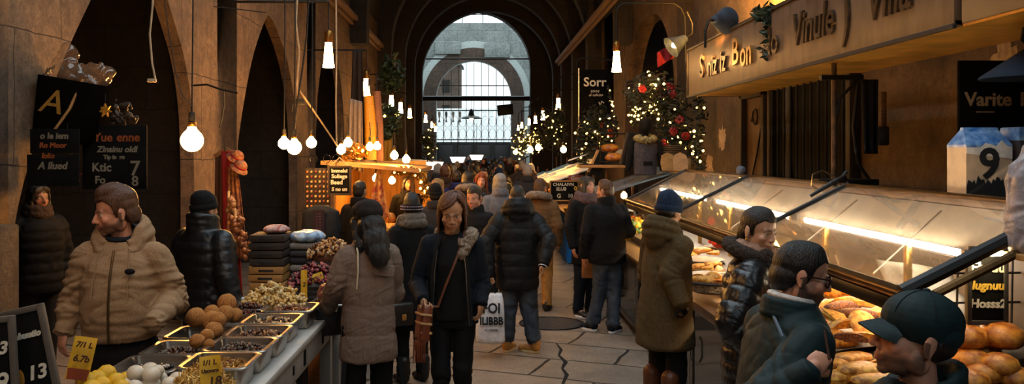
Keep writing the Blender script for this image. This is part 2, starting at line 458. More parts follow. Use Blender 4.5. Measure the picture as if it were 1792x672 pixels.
        for sg in (-1, 1):
            r = bmesh.ops.create_uvsphere(bm, u_segments=14, v_segments=10, radius=.0128, matrix=s.HM @ T(sg*.031, -.0685, -.0015))
            hi = s.HM.inverted()
            for v in r['verts']:
                p = hi @ v.co - V(sg*.031, -.0685, -.0015); rad = math.hypot(p.x, p.z)
                v[lay] = (*(lin('#050403') if rad < .0035 and p.y < 0 else lin(eyes) if rad < .0065 and p.y < 0 else lin('#b9aca0')), 1)
        for f in bm.faces: f.smooth = True
        bm.to_mesh(me); bm.free()
        s.bodyo = obj('body', me, SKIN, s.root, 180); return s.bodyo
    # ---------------------------------------------------------------- garments
    def torso(s, mb, rings, p=2.2):
        k = s.k; out = []
        for r in rings:
            z, a, b = r[:3]; cy = r[3] if len(r) > 3 else 0.
            q = s.up(V(0, cy, z)*k); out.append((q.x, q.y, q.z, a*k*s.g, b*k))
        mb.loft(out, 30, p)
    def coat(s, m, rings, sl=(.075, .066, .052), collar=None, quilt=None, wr=.006, wfreq=22, q=None, name='jacket', seed=1, cuff=True, extra=None, sm=3, short=0.):
        """rings: (z, half width, half depth, y shift) from hem to neck, in metres for a 1.75 m person"""
        k = s.k; mb = MB()
        s.torso(mb, rings)
        bones = [(s.up(V(0, 0, rings[0][0])*k), s.up(V(0, 0, 1.5)*k), rings[len(rings)//2][1]*k*.8, 0)]
        for a, (sh, el, wrp, d, n, c, th, show) in s.arms.items():
            sg = 1 if a == 'L' else -1
            w2 = wrp + (el - wrp)*short
            mb.cap(s.up(V(sg*.06*s.g, .01, 1.42)*k), sh, .062*k, sl[0]*k*.96)
            mb.cap(sh, el, sl[0]*k, sl[1]*k); mb.cap(el, w2 + (wrp-el).normalized()*-.015*k, sl[1]*k, sl[2]*k)
            if cuff: mb.tube([w2 - (wrp-el).normalized()*.03*k, w2 + (wrp-el).normalized()*.02*k], sl[2]*k*.98, 14)
            bones += [(sh, el, sl[0]*k, 1), (el, w2, sl[1]*k, 2)]
        if collar: collar(mb, s)
        if extra: extra(mb, s)
        me = vox(mb, q or max(.0065, s.q*1.5), sm)
        co = getco(me); no = getno(me)
        best = np.full(len(co), 1e9); tt = np.zeros(len(co)); idx = np.zeros(len(co), int)
        for i, (a, b, r, kind) in enumerate(bones):
            a = np.array(a); b = np.array(b); ab = b - a; L2 = ab @ ab
            t = np.clip((co - a) @ ab / L2, 0, 1); dd = np.linalg.norm(co - (a + t[:, None]*ab), axis=1) - r
            u = dd < best; best[u] = dd[u]; tt[u] = t[u]*math.sqrt(L2); idx[u] = i
        disp = np.zeros(len(co))
        if quilt:
            pt, pa, amp = quilt
            pit = np.where(idx == 0, pt, pa)*k
            ph = tt/pit + .06*nz(co, 9, seed)
            disp += amp*(np.abs(np.sin(PI*ph))**.5 - .75)
            disp += amp*.35*nz(co*np.array((1, 1, .45)), 42, seed+5)*(np.abs(np.sin(PI*ph)))
        # creases: fold lines gather at the elbows and the waist
        w = np.full(len(co), .45)
        for a in s.arms.values():
            w += 1.3*np.exp(-np.sum((co - np.array(a[1]))**2, 1)/(.09*k)**2)
        f = nz(co*np.array((.6, .6, 1.2)), wfreq, seed+2); disp += wr*w*(2*np.abs(f)**.8 - .8)
        f2 = nz(co*np.array((.8, .8, 1.3)), wfreq*2.2, seed+9); disp += .4*wr*w*(2*np.abs(f2) - .7)
        arm_ = np.clip(w - .5, 0, 1)*(idx > 0)                  # sleeve folds ring the bent arm
        disp += .8*wr*arm_*(np.abs(np.sin(PI*tt/(.05*k) + 2.2*nz(co, 10, seed+4)))*1.6 - 1)
        setco(me, co + no*disp[:, None])
        s.coato = obj(name, me, m, s.root, 180); return s.coato
    def trousers(s, m, rad=(.10, .075, .062), wr=.006, q=None, seed=3, top=1.0, low=.09, name='trousers', taper=1.):
        k = s.k; mb = MB()
        s.torso(mb, [(.80, .15, .11), (.9, .165, .12), (top, .155, .11)])
        for a, (hip, kn, ft, tn) in s.legs.items():
            an = ft + V(0, .01, low)*k
            mb.cap(hip, kn, rad[0]*k, rad[1]*k); mb.cap(kn, an, rad[1]*k, rad[2]*k, h=1)
        me = vox(mb, q or max(.009, s.q*1.8), 3)
        co = getco(me); no = getno(me); w = .4 + 0*co[:, 2]
        for a in s.legs.values():
            w += np.exp(-((co[:, 2] - a[1].z)/(.1*k))**2)*.6 + np.exp(-((co[:, 2] - .12*k)/(.09*k))**2)*.9
        setco(me, co + no*(wr*w*(1 - 2*np.abs(nz(co*np.array((.6, .6, 1.2)), 20, seed))))[:, None])
        return obj(name, me, m, s.root, 180)
    def shoes(s, m, sole=None, h=.10, name='shoe', boot=0.):
        k = s.k
        for a, (hip, kn, ft, tn) in s.legs.items():
            mb = MB(); f = T(*ft) @ RZ(tn) @ Matrix.Scale(k, 4)
            for c, r in (((0, .02, .05), (.042, .055, .05)), ((0, -.06, .045), (.046, .08, .04)), ((0, -.125, .036), (.046, .06, .034))):
                mb.ell(f @ V(*c), tuple(x*k for x in r), RZ(tn).to_3x3())
            mb.cap(f @ V(0, .03, .06), f @ V(0, .025, .11 + boot), .05*k, (.052 + boot*.05)*k)
            me = vox(mb, .008, 3); co = getco(me); lo = ft.z + .004
            co[:, 2] = np.maximum(co[:, 2], lo); setco(me, co)
            so = obj(name, me, m, s.root, 180)
            if sole:
                b = MB()
                pts = []
                for j in range(24):
                    t = 2*PI*j/24; yy = -.055 + .125*math.cos(t); ww = .047*(1 + .06*math.cos(t))
                    pts.append((ww*math.sin(t)*(1 if abs(math.sin(t)) < 1 else 1), yy))
                ring = lambda z, e: [f @ V(x*e, y*e - .002, z) for x, y in pts]
                b._rings([ring(.0, .98), ring(.004, 1.02), ring(.024, 1.02), ring(.028, .97)])
                o = b.build('sole', sole, so)
    # ---------------------------------------------------------------- hair and headgear (in head space)
    def hp(s, prims, m, name='hair', q=None, strand=.0025, freq=260, sm=2, seed=4, drag=.3):
        mb = MB(); M = s.HM; sc = M.to_scale()[0]; M3 = M.to_3x3().normalized()
        for p in prims:
            if p[0] == 'e':
                rot = p[3].to_3x3() if len(p) > 3 else Matrix.Identity(3)
                mb.ell(M @ Vector(p[1]), tuple(x*sc for x in p[2]), M3 @ rot, 20, 14)
            elif p[0] == 'c': mb.cap(M @ Vector(p[1]), M @ Vector(p[2]), p[3]*sc, p[4]*sc)
            elif p[0] == 't': mb.tube([M @ Vector(v) for v in p[1]], [r*sc for r in p[2]] if isinstance(p[2], (list, tuple)) else p[2]*sc, 12, flat=p[3] if len(p) > 3 else None)
        me = vox(mb, q or max(.004, s.q*.85), sm)
        if strand:
            co = getco(me); no = getno(me); Hi = np.array(M.inverted()); hc = co @ Hi[:3, :3].T + Hi[:3, 3]
            f = nz(hc*np.array((1, 1, drag)), freq*.35, seed, .6); setco(me, co + no*(strand*f)[:, None])
        return obj(name, me, m, s.root, 180)
    def hair_short(s, m, vol=1., fringe=.0, under_hat=False, **kw):
        v = .004*vol
        if under_hat: return s.hp([('e', (0, .040, -.008), (.076+v, .070, .055)), ('e', (0, .02, .01), (.078+v, .06, .04))], m, **kw)
        return s.hair_crop(m, vol, **kw)
    def hair_crop(s, m, vol=1., strand=.0015, drag=.6, seed=4, thick=.004, name='hair', q=None):
        """short hair that hugs the skull and stops at a real hairline: forehead, temple, sideburn, round the ear, nape"""
        t = thick; mb = MB(); M = s.HM; sc = M.to_scale()[0]; M3 = M.to_3x3().normalized()
        for c, r in (((0, .012, .030), (.075+t, .096+t, .084+t)), ((0, .040, -.020), (.070+t, .070+t, .072)), ((0, -.004, .058+.010*vol), (.058, .070, .056))):
            mb.ell(M @ Vector(c), tuple(x*sc for x in r), M3, 28, 20)
        me = vox(mb, q or max(.0035, s.q*.8), 2); co = getco(me); no = getno(me)
        Hi = np.array(M.inverted()); hc = co @ Hi[:3, :3].T + Hi[:3, 3]
        gy = [-.2, -.092, -.070, -.045, -.030, -.022, -.012, -.006, .010, .026, .036, .055, .1, .2]
        gz = [.062, .062, .060, .050, .034, .0, -.034, -.030, .012, .010, -.030, -.075, -.092, -.092]
        lim = np.interp(hc[:, 1], gy, gz); lim = lim + .010*np.exp(-((np.abs(hc[:, 0])-.045)/.014)**2)*(hc[:, 1] < -.04)
        f = np.clip((hc[:, 2] - lim)/.005 + .5, 0, 1); f = f*f*(3 - 2*f)
        vol_ = .010*(vol - .6)*np.clip((hc[:, 2] - .05)/.06, 0, 1)
        st = strand*nz(hc*np.array((1, drag, drag)), 91, seed, .6)
        cen = np.array(M @ V(0, .012, .01)); inw = cen - co; inw /= np.linalg.norm(inw, axis=1)[:, None]
        setco(me, co + no*((vol_ + st)*f*sc)[:, None] + inw*((1 - f)*.020*sc)[:, None])
        return obj(name, me, m, s.root, 180)
    def hair_long(s, m, length=.24, width=1., front=True, side_front=.0, **kw):
        pr = [('e', (0, .018, .040), (.084, .100, .086)), ('e', (0, .045, -.03), (.082*width, .070, .085)),
              ('e', (0, .055, -.12), (.088*width, .055, .10)), ('e', (0, .060, -length+.03), (.085*width, .045, .085))]
        if front:
            for sg in (-1, 1):
                pr += [('e', (sg*.074*width, -.022+side_front, .01), (.016, .040, .062)), ('e', (sg*.080*width, -.014+side_front, -.07), (.021, .042, .075)), ('e', (sg*.082*width, -.010+side_front, -length*.62), (.024, .040, .07))]
            pr += [('e', (.030, -.058, .078), (.050, .028, .026), RY(.5)), ('e', (-.036, -.060, .070), (.048, .024, .028), RY(-.75)), ('e', (-.058, -.050, .035), (.020, .022, .035), RY(-.2)), ('e', (.062, -.046, .040), (.016, .022, .032), RY(.2))]
            for sg in ():
                pr += [('t', [(sg*.012, -.070, .105), (sg*.055, -.062, .075), (sg*.082, -.035, .02), (sg*.088*width, -.02+side_front, -.06), (sg*.090*width, -.010+side_front, -.13), (sg*.075*width, -.02+side_front, -length+.06)], [.014, .024, .026, .03, .034, .018])]
        return s.hp(pr, m, **kw)
    def hair_locks(s, m, length=.24, n=84, part=.02, flare=1.06, seed=3, r=.0105):
        """parted straight hair: a scalp and many flat locks that sweep off the face and fall to the shoulders"""
        rg = random.Random(seed); M = s.HM; sc = M.to_scale()[0]
        o = s.hp([('e', (0, .022, .040), (.079, .094, .082)), ('e', (0, .045, -.04), (.078, .066, .10)), ('e', (0, .055, -length*.6), (.076, .045, length*.35))], m, strand=.002, drag=.12)
        mb = MB(); c = V(0, .014, .032)
        for i in range(n):
            th0 = -PI + 2*PI*(i + rg.random())/n; pts = []; rr = []
            lay = 1 + rg.uniform(-.012, .035); L = length*rg.uniform(.88, 1.05)
            side = 1 if th0 > .38 else -1; front = max(0, 1 - abs(th0)/R(100))
            for k in range(8):
                f = k/7; ph = R(8 + 86*f); th = th0 + (side*R(84) - th0)*front**.6*f**(1.7 if side < 0 else 1.1) if front > 0 else th0
                q = c + V(.083*lay*math.sin(ph)*math.sin(th) + part*(1-f), -.104*lay*math.sin(ph)*math.cos(th), .090*lay*math.cos(ph)); pts.append(q); rr.append(r*(.6 + .5*f))
            e = pts[-1].copy()
            for k in range(1, 6):
                f = k/5; w = 1 + (flare-1)*math.sin(PI*.75*f)
                pts.append(V(e.x*w, e.y*w + .01*f - .012*front*f, e.z - (L + e.z)*f)); rr.append(r*(1.1 - .75*f*f))
            mb.tube([M @ p for p in pts], [x*sc for x in rr], 6, flat=(1.25, .55))
        mb.build('locks', m, o, 180); return o
    def beanie(s, m, cuffm=None, up=0., slouch=0., name='beanie', pom=None):
        b = s.hp([('e', (0, .014, .050), (.088, .106, .082+up)), ('e', (0, .03+slouch, .075), (.080, .090, .07+up))], m, name, strand=.0018, freq=320)
        ring = [(math.cos(t)*.086, .014+math.sin(t)*.105, .018 + .012*math.sin(t)*-1) for t in [2*PI*i/20 for i in range(20)]]
        mb = MB(); mb.tube([s.HM @ Vector(v) for v in ring], .016*s.k, 10, close=True, flat=(.5, 1.5)); mb.build('cuff', cuffm or m, b)
        return b
    def ring(s, m, pts_r, name, q=None, wr=.004, wf=40, sm=3, space='body'):
        mb = MB()
        for p, r in pts_r: mb.tube(p, r, 12, close=True) if len(p) > 3 else mb.cap(p[0], p[1], r)
        me = vox(mb, q or .008, sm); co = getco(me); setco(me, co + getno(me)*(wr*(1-2*np.abs(nz(co, wf, 8))))[:, None])
        return obj(name, me, m, s.root, 180)
    def scarf(s, m, r=.042, z=1.50, rx=.085, ry=.085, tails=(), name='scarf', tilt=.02, wr=.006):
        k = s.k; loops = []
        for dz, rr in ((0, 1.), (.045, .88)):
            loops.append(([s.up(V(rx*rr*math.cos(t), .0+ry*rr*math.sin(t), z + dz + tilt*math.sin(t))*k) for t in [2*PI*i/18 for i in range(18)]], r*k))
        for a, b, rr in tails: loops.append(([Vector(a), Vector(b)], rr))
        return s.ring(m, loops, name, wr=wr)
# collars
def col_stand(h=.06, r=.095, t=.022, front=0., z=1.465, tilt=.018):
    def f(mb, s):
        k = s.k
        for j in range(3):
            mb.tube([s.up(V((r-.004*j)*math.cos(a), .015+(r-.002*j)*math.sin(a), z + h*j/2 + tilt*math.sin(a))*k) for a in [2*PI*i/20 for i in range(20)]], t*k, 8, close=True)
    return f
def col_hood(z=1.47, back=.12, size=1.):
    def f(mb, s):
        k = s.k
        for j, (rr, dz, w) in enumerate(((.125, -.02, .04), (.118, .03, .045), (.105, .075, .036))):
            pts = []
            for i in range(17):
                a = R(-62) + R(304)*i/16                       # open at the throat
                pts.append(s.up(V(rr*size*math.cos(a), .03 + rr*size*math.sin(a), z + dz + .035*math.sin(a) - (.05 if math.sin(a) < -.5 else 0))*k))
            mb.tube(pts, [w*k*(.55 + .45*math.sin(PI*i/16)) for i in range(17)], 10)
        mb.ell(s.up(V(0, back, z-.02)*k), (.12*k*size, .055*k, .10*k))
    return f
# ================================================================ the people one can tell apart
M_FLEECE = cloth('beige_fleece', '#94785a', bump=.55, bscale=260, scale=120, var=.12)
M_HOODLINE = cloth('grey_jersey', '#7d7a78', bump=.25)
M_PUFF = mat('black_puffer_nylon', '#080a0d', rough=.45, var=.25, scale=30, bump=.25, bscale=60)
M_PUFFG = mat('glossy_black_puffer', '#0f0f12', rough=.34, var=.25, scale=30, bump=.3, bscale=45)
M_NAVY = cloth('navy_cloth', '#10161f', bump=.2)
M_TEAL = cloth('dark_teal_softshell', '#0c2326', rough=.65, bump=.15, bscale=300)
M_BLACK = cloth('black_knit', '#0b0b0d', bump=.2)
M_CHAR = cloth('charcoal_cloth', '#131315')
M_TAUPE = cloth('taupe_tweed', '#7d695c', bump=.6, bscale=420, scale=300, var=.35)
M_OLIVE = cloth('olive_wool', '#4a3c24', bump=.4, bscale=300)
M_DENIM = cloth('washed_denim', '#39404a', var=.35, scale=9, bump=.3)
M_TAN = mat('tan_suede', '#a8702c', rough=.8, var=.2, bump=.3, bscale=120)
M_SOLE = mat('pale_rubber_sole', '#b79a6a', rough=.8)
M_DKLEA = mat('dark_leather', '#17120f', rough=.45, bump=.2, bscale=120)
M_BRLEA = mat('brown_leather', '#5b331c', rough=.45, var=.25, bump=.2, bscale=100)
M_FUR = mat('pale_fur_trim', '#8d7a68', rough=.95, var=.4, scale=70, bump=1., bscale=160)
M_NAVYKNIT = cloth('navy_rib_knit', '#15273f', bump=.8, bscale=160, stretch=(1, 1, .2))
M_WHITE = mat('white_plastic_film', '#d8d8dc', rough=.4, bump=.4, bscale=30)
M_METAL = mat('steel_hardware', '#b8b4ac', rough=.3, metal=1.)
H_DARK = hairmat('dark', '#18100b'); H_BROWN = hairmat('brown', '#4a2c19'); H_BLACK = hairmat('black', '#0c0908'); H_CHEST = hairmat('chestnut', '#5d341c'); H_GREY = hairmat('grey', '#8a8480')

JK = [(.80, .185, .13), (.90, .19, .135), (1.05, .175, .13), (1.2, .19, .135), (1.33, .195, .135), (1.42, .165, .115), (1.48, .085, .08)]
PUFF = [(.80, .205, .16), (.92, .215, .175), (1.08, .205, .17), (1.24, .22, .175), (1.36, .215, .165), (1.44, .17, .13), (1.5, .09, .09)]

def p_hoodie():
    s = Person('man in beige fleece hoodie standing behind the food trays', -1.95, 4.62, 4, 1.80, .0045, 'ruddy', yaw=-62, pitch=10, hs=1.06)
    s.arm('R', s.L(132, 520, 4.62), s.L(112, 578, 4.55), d=(-.12, -.1, -1), n=(.6, .7, 0), curl=.45)
    s.arm('L', s.L(306, 520, 4.68), s.L(268, 566, 4.42), d=(-.8, -.2, -.5), n=(-.3, .9, 0), curl=.2)
    b = s.body(jaw=1.08, beard=.55, brow='#2d1d12', hidden_hands=('L',))
    s.coat(M_FLEECE, [(.97, .175, .145), (1.0, .19, .16), (1.1, .195, .17, -.01), (1.25, .195, .16, -.01), (1.36, .19, .135), (1.42, .15, .11), (1.48, .085, .08)],
           (.080, .080, .052), wr=.016, wfreq=15, name='hoodie', seed=4, q=.008)
    k = s.k
    def hood(mb, s): col_hood(1.475, .13, 1.05)(mb, s)
    mb = MB(); hood(mb, s); me = vox(mb, .008, 3); co = getco(me); setco(me, co + getno(me)*(.008*nz(co, 14, 3))[:, None])
    h = obj('hood', me, M_FLEECE, s.root, 180)
    mb = MB(); mb.tube([s.up(V(.085*math.cos(a), .035 + .085*math.sin(a), 1.50 + .045*math.sin(a) - (.05 if math.sin(a) < -.4 else 0))*k) for a in [R(-55) + R(290)*i/14 for i in range(15)]], .03*k, 8)
    mb.build('hood_lining', M_HOODLINE, h)
    mb = MB(); mb.tube([s.up(V(0, y, z)*k) for y, z in ((-.105, 1.435), (-.125, 1.40), (-.165, 1.30), (-.186, 1.18), (-.189, 1.05), (-.178, .975))], .006, 8)
    mb.build('zip', mat('dull_brass', '#4d3b22', rough=.4, metal=.7), s.root)
    for sg in (-1, 1):
        mb = MB(); mb.tube([s.up(V(sg*x, y, z)*k) for x, y, z in ((.075, -.095, 1.44), (.082, -.135, 1.36), (.086, -.165, 1.26), (.088, -.178, 1.2))], .0035, 6); mb.build('drawstring', M_FLEECE, s.root)
    mb = MB(); p = s.up(V(.095, -.152, 1.335)*k); mb.ell(p, (.028, .012, .016)); mb.build('chest_patch', M_BLACK, s.root)
    mb = MB(); s.torso(mb, [(1.40, .06, .06, -.02), (1.5, .064, .07, -.0)]); mb.tube([s.up(V(.066*math.cos(a), .0+.074*math.sin(a), 1.505+.02*math.sin(a))*k) for a in [2*PI*i/16 for i in range(16)]], .012, 8, close=True)
    mb.build('undershirt', M_NAVY, s.root)
    s.trousers(M_CHAR); s.shoes(M_DKLEA)
    s.hair_crop(H_BROWN, 2.0, strand=.0035, drag=.4, thick=.008)
p_hoodie()

def p_puffer_back():
    s = Person('man in black puffer jacket and dark cap, back turned behind the stall', -2.03, 6.25, 150, 1.70, .008, girth=1.15)
    s.body(); s.coat(M_PUFF, PUFF, (.095, .09, .07), col_stand(.1, .10, .03), (.085, .09, .010), name='puffer_jacket')
    s.trousers(M_BLACK); s.shoes(M_DKLEA); s.hair_short(H_BLACK)
    s.beanie(M_BLACK, name='knit_cap')
p_puffer_back()

def p_scarf_dim():
    s = Person('woman in dark puffer jacket and brown scarf in the gloom of the nearest arch', -3.82, 7.35, 50, 1.72, .009, 'dark', yaw=10)
    s.body(); s.coat(mat('dull_black_nylon', '#08090b', rough=.75, spec=.15), PUFF, (.09, .085, .065), None, (.09, .09, .010), name='puffer_jacket')
    s.scarf(cloth('brown_scarf', '#33241a'), .045); s.trousers(M_BLACK); s.shoes(M_DKLEA); s.hair_long(H_DARK, .2)
p_scarf_dim()

def p_taupe():
    s = Person('woman in taupe quilted coat and dark cap leaning over the left counter', -.735, 5.5, -156, 1.665, .006, yaw=6, pitch=12, girth=.84, hs=1.08)
    k = s.k
    s.arm('L', s.L(590, 498, 5.42), s.L(574, 535, 5.62), d=(.3, -.8, -.5), n=(-1, 0, -.3), curl=.5)
    s.arm('R', V(-.195, -.05, 1.13)*k, V(-.15, -.26, 1.1)*k)
    s.body()
    def coll(mb, s): col_stand(.03, .095, .024)(mb, s)
    s.coat(M_TAUPE, [(.70, .225, .17), (.72, .235, .18), (.85, .225, .18), (1.0, .21, .17), (1.15, .205, .165), (1.3, .205, .155), (1.41, .18, .13), (1.49, .09, .09)],
           (.088, .08, .062), coll, (.19, .22, .010), wr=.006, name='quilted_coat', seed=6, q=.008)
    # back yoke flap
    mb = MB(); mb.box(s.up(V(-.06, .150, 1.315)*k), (.14, .02, .075), (R(10), R(-8), 0), .008); mb.build('hood_flap', M_TAUPE, s.root)
    for sg, ln in ((-1, .22), (1, .16)):
        mb = MB(); mb.sheet([[V(sg*.19 + dx*.5 + sg*.02*t, .10+.03*t, .72 - ln*t)*k for dx in (-.03, .03)] for t in (0, .3, .6, 1)], .006)
        mb.build('belt_end', M_BLACK, s.root)
    s.trousers(M_BLACK, (.095, .07, .055)); s.shoes(M_DKLEA, boot=.12, name='boot')
    s.hp([('e', (0, .03, .03), (.086, .098, .085)), ('e', (0, .072, -.06), (.092, .085, .11)), ('e', (.0, .125, -.15), (.088, .055, .11)), ('e', (0, .15, -.225), (.07, .042, .085)), ('c', (-.075, -.01, 0), (-.085, .06, -.17), .03, .03), ('c', (.075, -.01, 0), (.085, .06, -.17), .03, .03)], H_BLACK, strand=.005)
    b = s.hp([('e', (0, .018, .062), (.094, .112, .072)), ('e', (0, .065, .04), (.088, .07, .06)), ('e', (0, -.075, .030), (.075, .055, .012), RX(.25))], cloth('brown_black_wool', '#241c18', bump=.6), 'wool_cap', strand=.003)
    # glove
    mb = MB(); sh, el, w, d, n, c, th, _ = s.arms['L']; hand(mb, w, d, n, 1, c, k*1.12, th); obj('glove', vox(mb, .006, 2), M_DKLEA, s.root, 180)
    # pale shoulder strap of a bag worn in front of her
    st = MB(); st.tube([s.up(V(x, y, z)*k) for x, y, z in ((.115, .125, 1.20), (.112, .146, 1.32), (.108, .125, 1.44), (.102, .03, 1.505), (.11, -.1, 1.42), (.14, -.165, 1.2), (.17, -.2, 1.0))], .011, 8, flat=(1, .5))
    bag = thing('shoulder_bag', 'shoulder bag on a cream strap worn by the woman in the taupe coat', 'bag')
    o = st.build('strap', mat('cream_webbing', '#d8c9ac', rough=.8), bag); bag.matrix_world = s.W.inverted()
    mb = MB(); mb.box(V(.17, -.27, .93)*k, (.26, .09, .2), None, .03, 3); mb.build('pouch', M_DKLEA, bag)
p_taupe()

def striped_bag(s):
    k = s.k
    bag = thing('handbag', 'brown and rust striped handbag held by the woman in the navy jacket', 'bag'); bag.matrix_world = s.W.inverted()
    m = mat('rust_leather', '#6a3218', rough=.38, var=.3, bump=.2); 
    mb = MB(); c = s.L(741, 565, 5.82)
    mb.box(c, (.075, .20, .25), (R(-6), R(8), R(18)), .025, 3); o = mb.build('pouch', m, bag)
    for dz in (-.06, 0., .06):
        mb = MB(); mb.box(c + V(0, 0, dz), (.079, .204, .016), (R(-6), R(8), R(18)), .004); mb.build('stripe_band', mat('cream_leather', '#b48a5a', rough=.45), o)
    mb = MB(); h = s.L(744, 528, 5.80); mb.tube([c + V(-.01, -.08, .11), h + V(-.01, -.03, .01), h + V(0, .02, .02), c + V(.0, .08, .11)], .008, 8); mb.build('handle', M_BRLEA, bag)
    mb = MB(); mb.tube([s.up(V(*p)*k) for p in ((.095, -.02, 1.49), (.085, -.085, 1.43), (.03, -.158, 1.27), (-.03, -.165, 1.12), (-.085, -.165, .97))] + [c + V(0, -.02, .12)], .008, 8, flat=(1.2, .6)); mb.build('strap', M_BRLEA, bag)
    mb = MB()
    for i in range(7): mb.cap(c + V(-.05 + .012*i, -.10, -.10), c + V(-.055 + .013*i, -.11, -.24), .006, .004)
    mb.build('fringe', m, bag)

def p_navy_woman():
    s = Person('woman with chestnut hair in open navy jacket walking towards the camera', -.215, 6.0, -3, 1.70, .0045, 'tan', yaw=4, pitch=22, hs=1.15)
    k = s.k
    s.arm('R', s.L(729, 497, 6.03), s.L(740, 523, 5.82), d=(.25, -.5, -.55), n=(.9, .2, .1), curl=1.15, th=.9)
    s.arm('L', s.L(846, 497, 6.03), s.L(842, 530, 5.94), d=(-.1, -.12, -1), n=(-.9, .3, 0), curl=.5)
    s.leg('R', V(-.075, -.06, .48)*k, V(-.075, -.02, 0)*k); s.leg('L', V(.075, -.02, .48)*k, V(.08, .10, 0)*k)
    s.body(jaw=.9, nose=.9, lip=lin('#8a3f36'), brow='#3a2014')
    s.coat(M_NAVY, [(.82, .19, .13, .02), (.95, .185, .125, .02), (1.08, .17, .12, .015), (1.22, .175, .12, .01), (1.34, .18, .115, .01), (1.42, .155, .095, .015), (1.47, .095, .075, .03)],
           (.066, .060, .048), None, None, wr=.006, wfreq=20, name='jacket', seed=9, q=.008)
    mb = MB(); s.torso(mb, [(.86, .13, .13, -.01), (1.0, .125, .135, -.01), (1.12, .115, .135, -.012), (1.26, .12, .145, -.012), (1.35, .11, .125, -.008), (1.43, .085, .09, -.005), (1.46, .06, .07, 0)])
    me = vox(mb, .009, 3); co = getco(me); setco(me, co + getno(me)*(.003*nz(co, 16, 4))[:, None]); obj('black_top', me, M_BLACK, s.root, 180)
    for sg in (-1, 1):            # open jacket edges with zip tape
        mb = MB(); mb.tube([s.up(V(sg*x, y, z)*k) for x, y, z in ((.075, -.085, 1.455), (.105, -.118, 1.36), (.122, -.132, 1.22), (.128, -.125, 1.08), (.138, -.122, .95), (.145, -.118, .83))], .013, 8, flat=(.7, 1)); mb.build('jacket_edge', M_CHAR, s.root)
        mb = MB(); mb.tube([s.up(V(sg*(x-.012), y-.010, z)*k) for x, y, z in ((.105, -.118, 1.36), (.122, -.132, 1.22), (.128, -.125, 1.08), (.138, -.122, .95), (.145, -.118, .83))], .0032, 6); mb.build('zip', M_METAL, s.root)
    s.ring(M_FUR, [([s.up(V(*p)*k) for p in ((.10, -.11, 1.40), (.13, -.05, 1.46), (.145, .05, 1.47), (.11, .12, 1.46), (0, .14, 1.46), (-.11, .11, 1.465), (-.12, .04, 1.46), (0, .09, 1.43))], .034), ], 'fur_hood', wr=.012, wf=70)
    s.ring(M_FUR, [([s.up(V(.085, -.125, 1.33)*k), s.up(V(.14, -.07, 1.44)*k)], .03), ([s.up(V(.14, -.07, 1.44)*k), s.up(V(.15, .03, 1.46)*k)], .036)], 'fur_lapel', wr=.012, wf=70)
    s.trousers(M_BLACK, (.092, .066, .05), seed=5); s.shoes(M_DKLEA)
    s.hair_locks(H_CHEST, .205)
    striped_bag(s)
p_navy_woman()

def p_black_back():
    s = Person('man in long black coat, jeans and tan boots seen from behind', .345, 8.55, 186, 1.66, .008, girth=1.06, yaw=-8)
    k = s.k
    s.arm('R', s.L(960, 420, 8.45), s.L(951, 460, 8.35), d=(0, 0, -1), n=(.8, -.3, 0))
    s.arm('L', s.L(849, 425, 8.45), s.L(856, 480, 8.40), d=(0, 0, -1), n=(-.8, -.3, 0), curl=1.1)
    s.leg('R', V(-.12, .02, .47)*k, V(-.16, .05, 0)*k, R(50)); s.leg('L', V(.10, 0, .47)*k, V(.10, -.03, 0)*k, R(-30))
    s.body()
    s.coat(mat('matte_black_quilting', '#0b0d10', rough=.6, var=.2, scale=30, bump=.25, bscale=60, spec=.3), [(.66, .205, .165), (.72, .215, .175), (.9, .22, .18), (1.1, .215, .175), (1.28, .22, .17), (1.38, .205, .15), (1.45, .15, .12), (1.5, .09, .09)],
           (.095, .088, .07), col_hood(1.49, .13, 1.15), (.13, .12, .009), wr=.006, name='long_coat', seed=3)
    for a in ('R',):
        sh, el, w, *_ = s.arms[a]; t = (w-el).normalized(); mb = MB(); mb.tube([w - t*.0, w + t*.035], .045, 14); mb.build('shirt_cuff', M_WHITE, s.root)
    s.trousers(M_DENIM, (.115, .088, .072), wr=.010, low=.15); s.shoes(M_TAN, M_SOLE, name='boot', boot=.08)
    s.hair_short(H_BLACK)
    bag = thing('carrier_bag', 'white printed carrier bag hanging beside the man in jeans', 'bag', tuple(P(858, 598, 8.32)))
    mb = MB(); mb.loft([(0, 0, .0, .135, .06), (0, 0, .02, .14, .07), (.0, 0, .25, .135, .075), (.0, 0, .40, .125, .05), (-.005, 0, .47, .118, .03)], 28, 3.5)
    me = mb.mesh(); bmx = bmesh.new(); bmx.from_mesh(me); bmesh.ops.subdivide_edges(bmx, edges=bmx.edges, cuts=2, use_grid_fill=True); bmx.to_mesh(me); bmx.free()
    co = getco(me); setco(me, co + getno(me)*(.006*(1-2*np.abs(nz(co, 14, 5))))[:, None]); obj('bag_body', me, M_WHITE, bag, 180)
    for sg in (-1, 1):
        mb = MB(); mb.tube([V(-.05, sg*.022, .46), V(-.03, sg*.015, .53), V(0, 0, .555), V(.03, sg*.015, .53), V(.05, sg*.022, .46)], .006, 8); mb.build('handle', M_BLACK, bag)
    mt = mat('black_print', '#121214', rough=.6)
    text('FOI', .135, mt, T(.01, -.088, .335), bag, 'print', .002, bold=.004, sx=.85)
    text('ILIBBB', .105, mt, T(.01, -.090, .215), bag, 'print', .002, bold=.004, sx=.8)
    text('WLABABBL', .03, mt, T(.01, -.088, .13), bag, 'print', .002, sx=.95)
p_black_back()

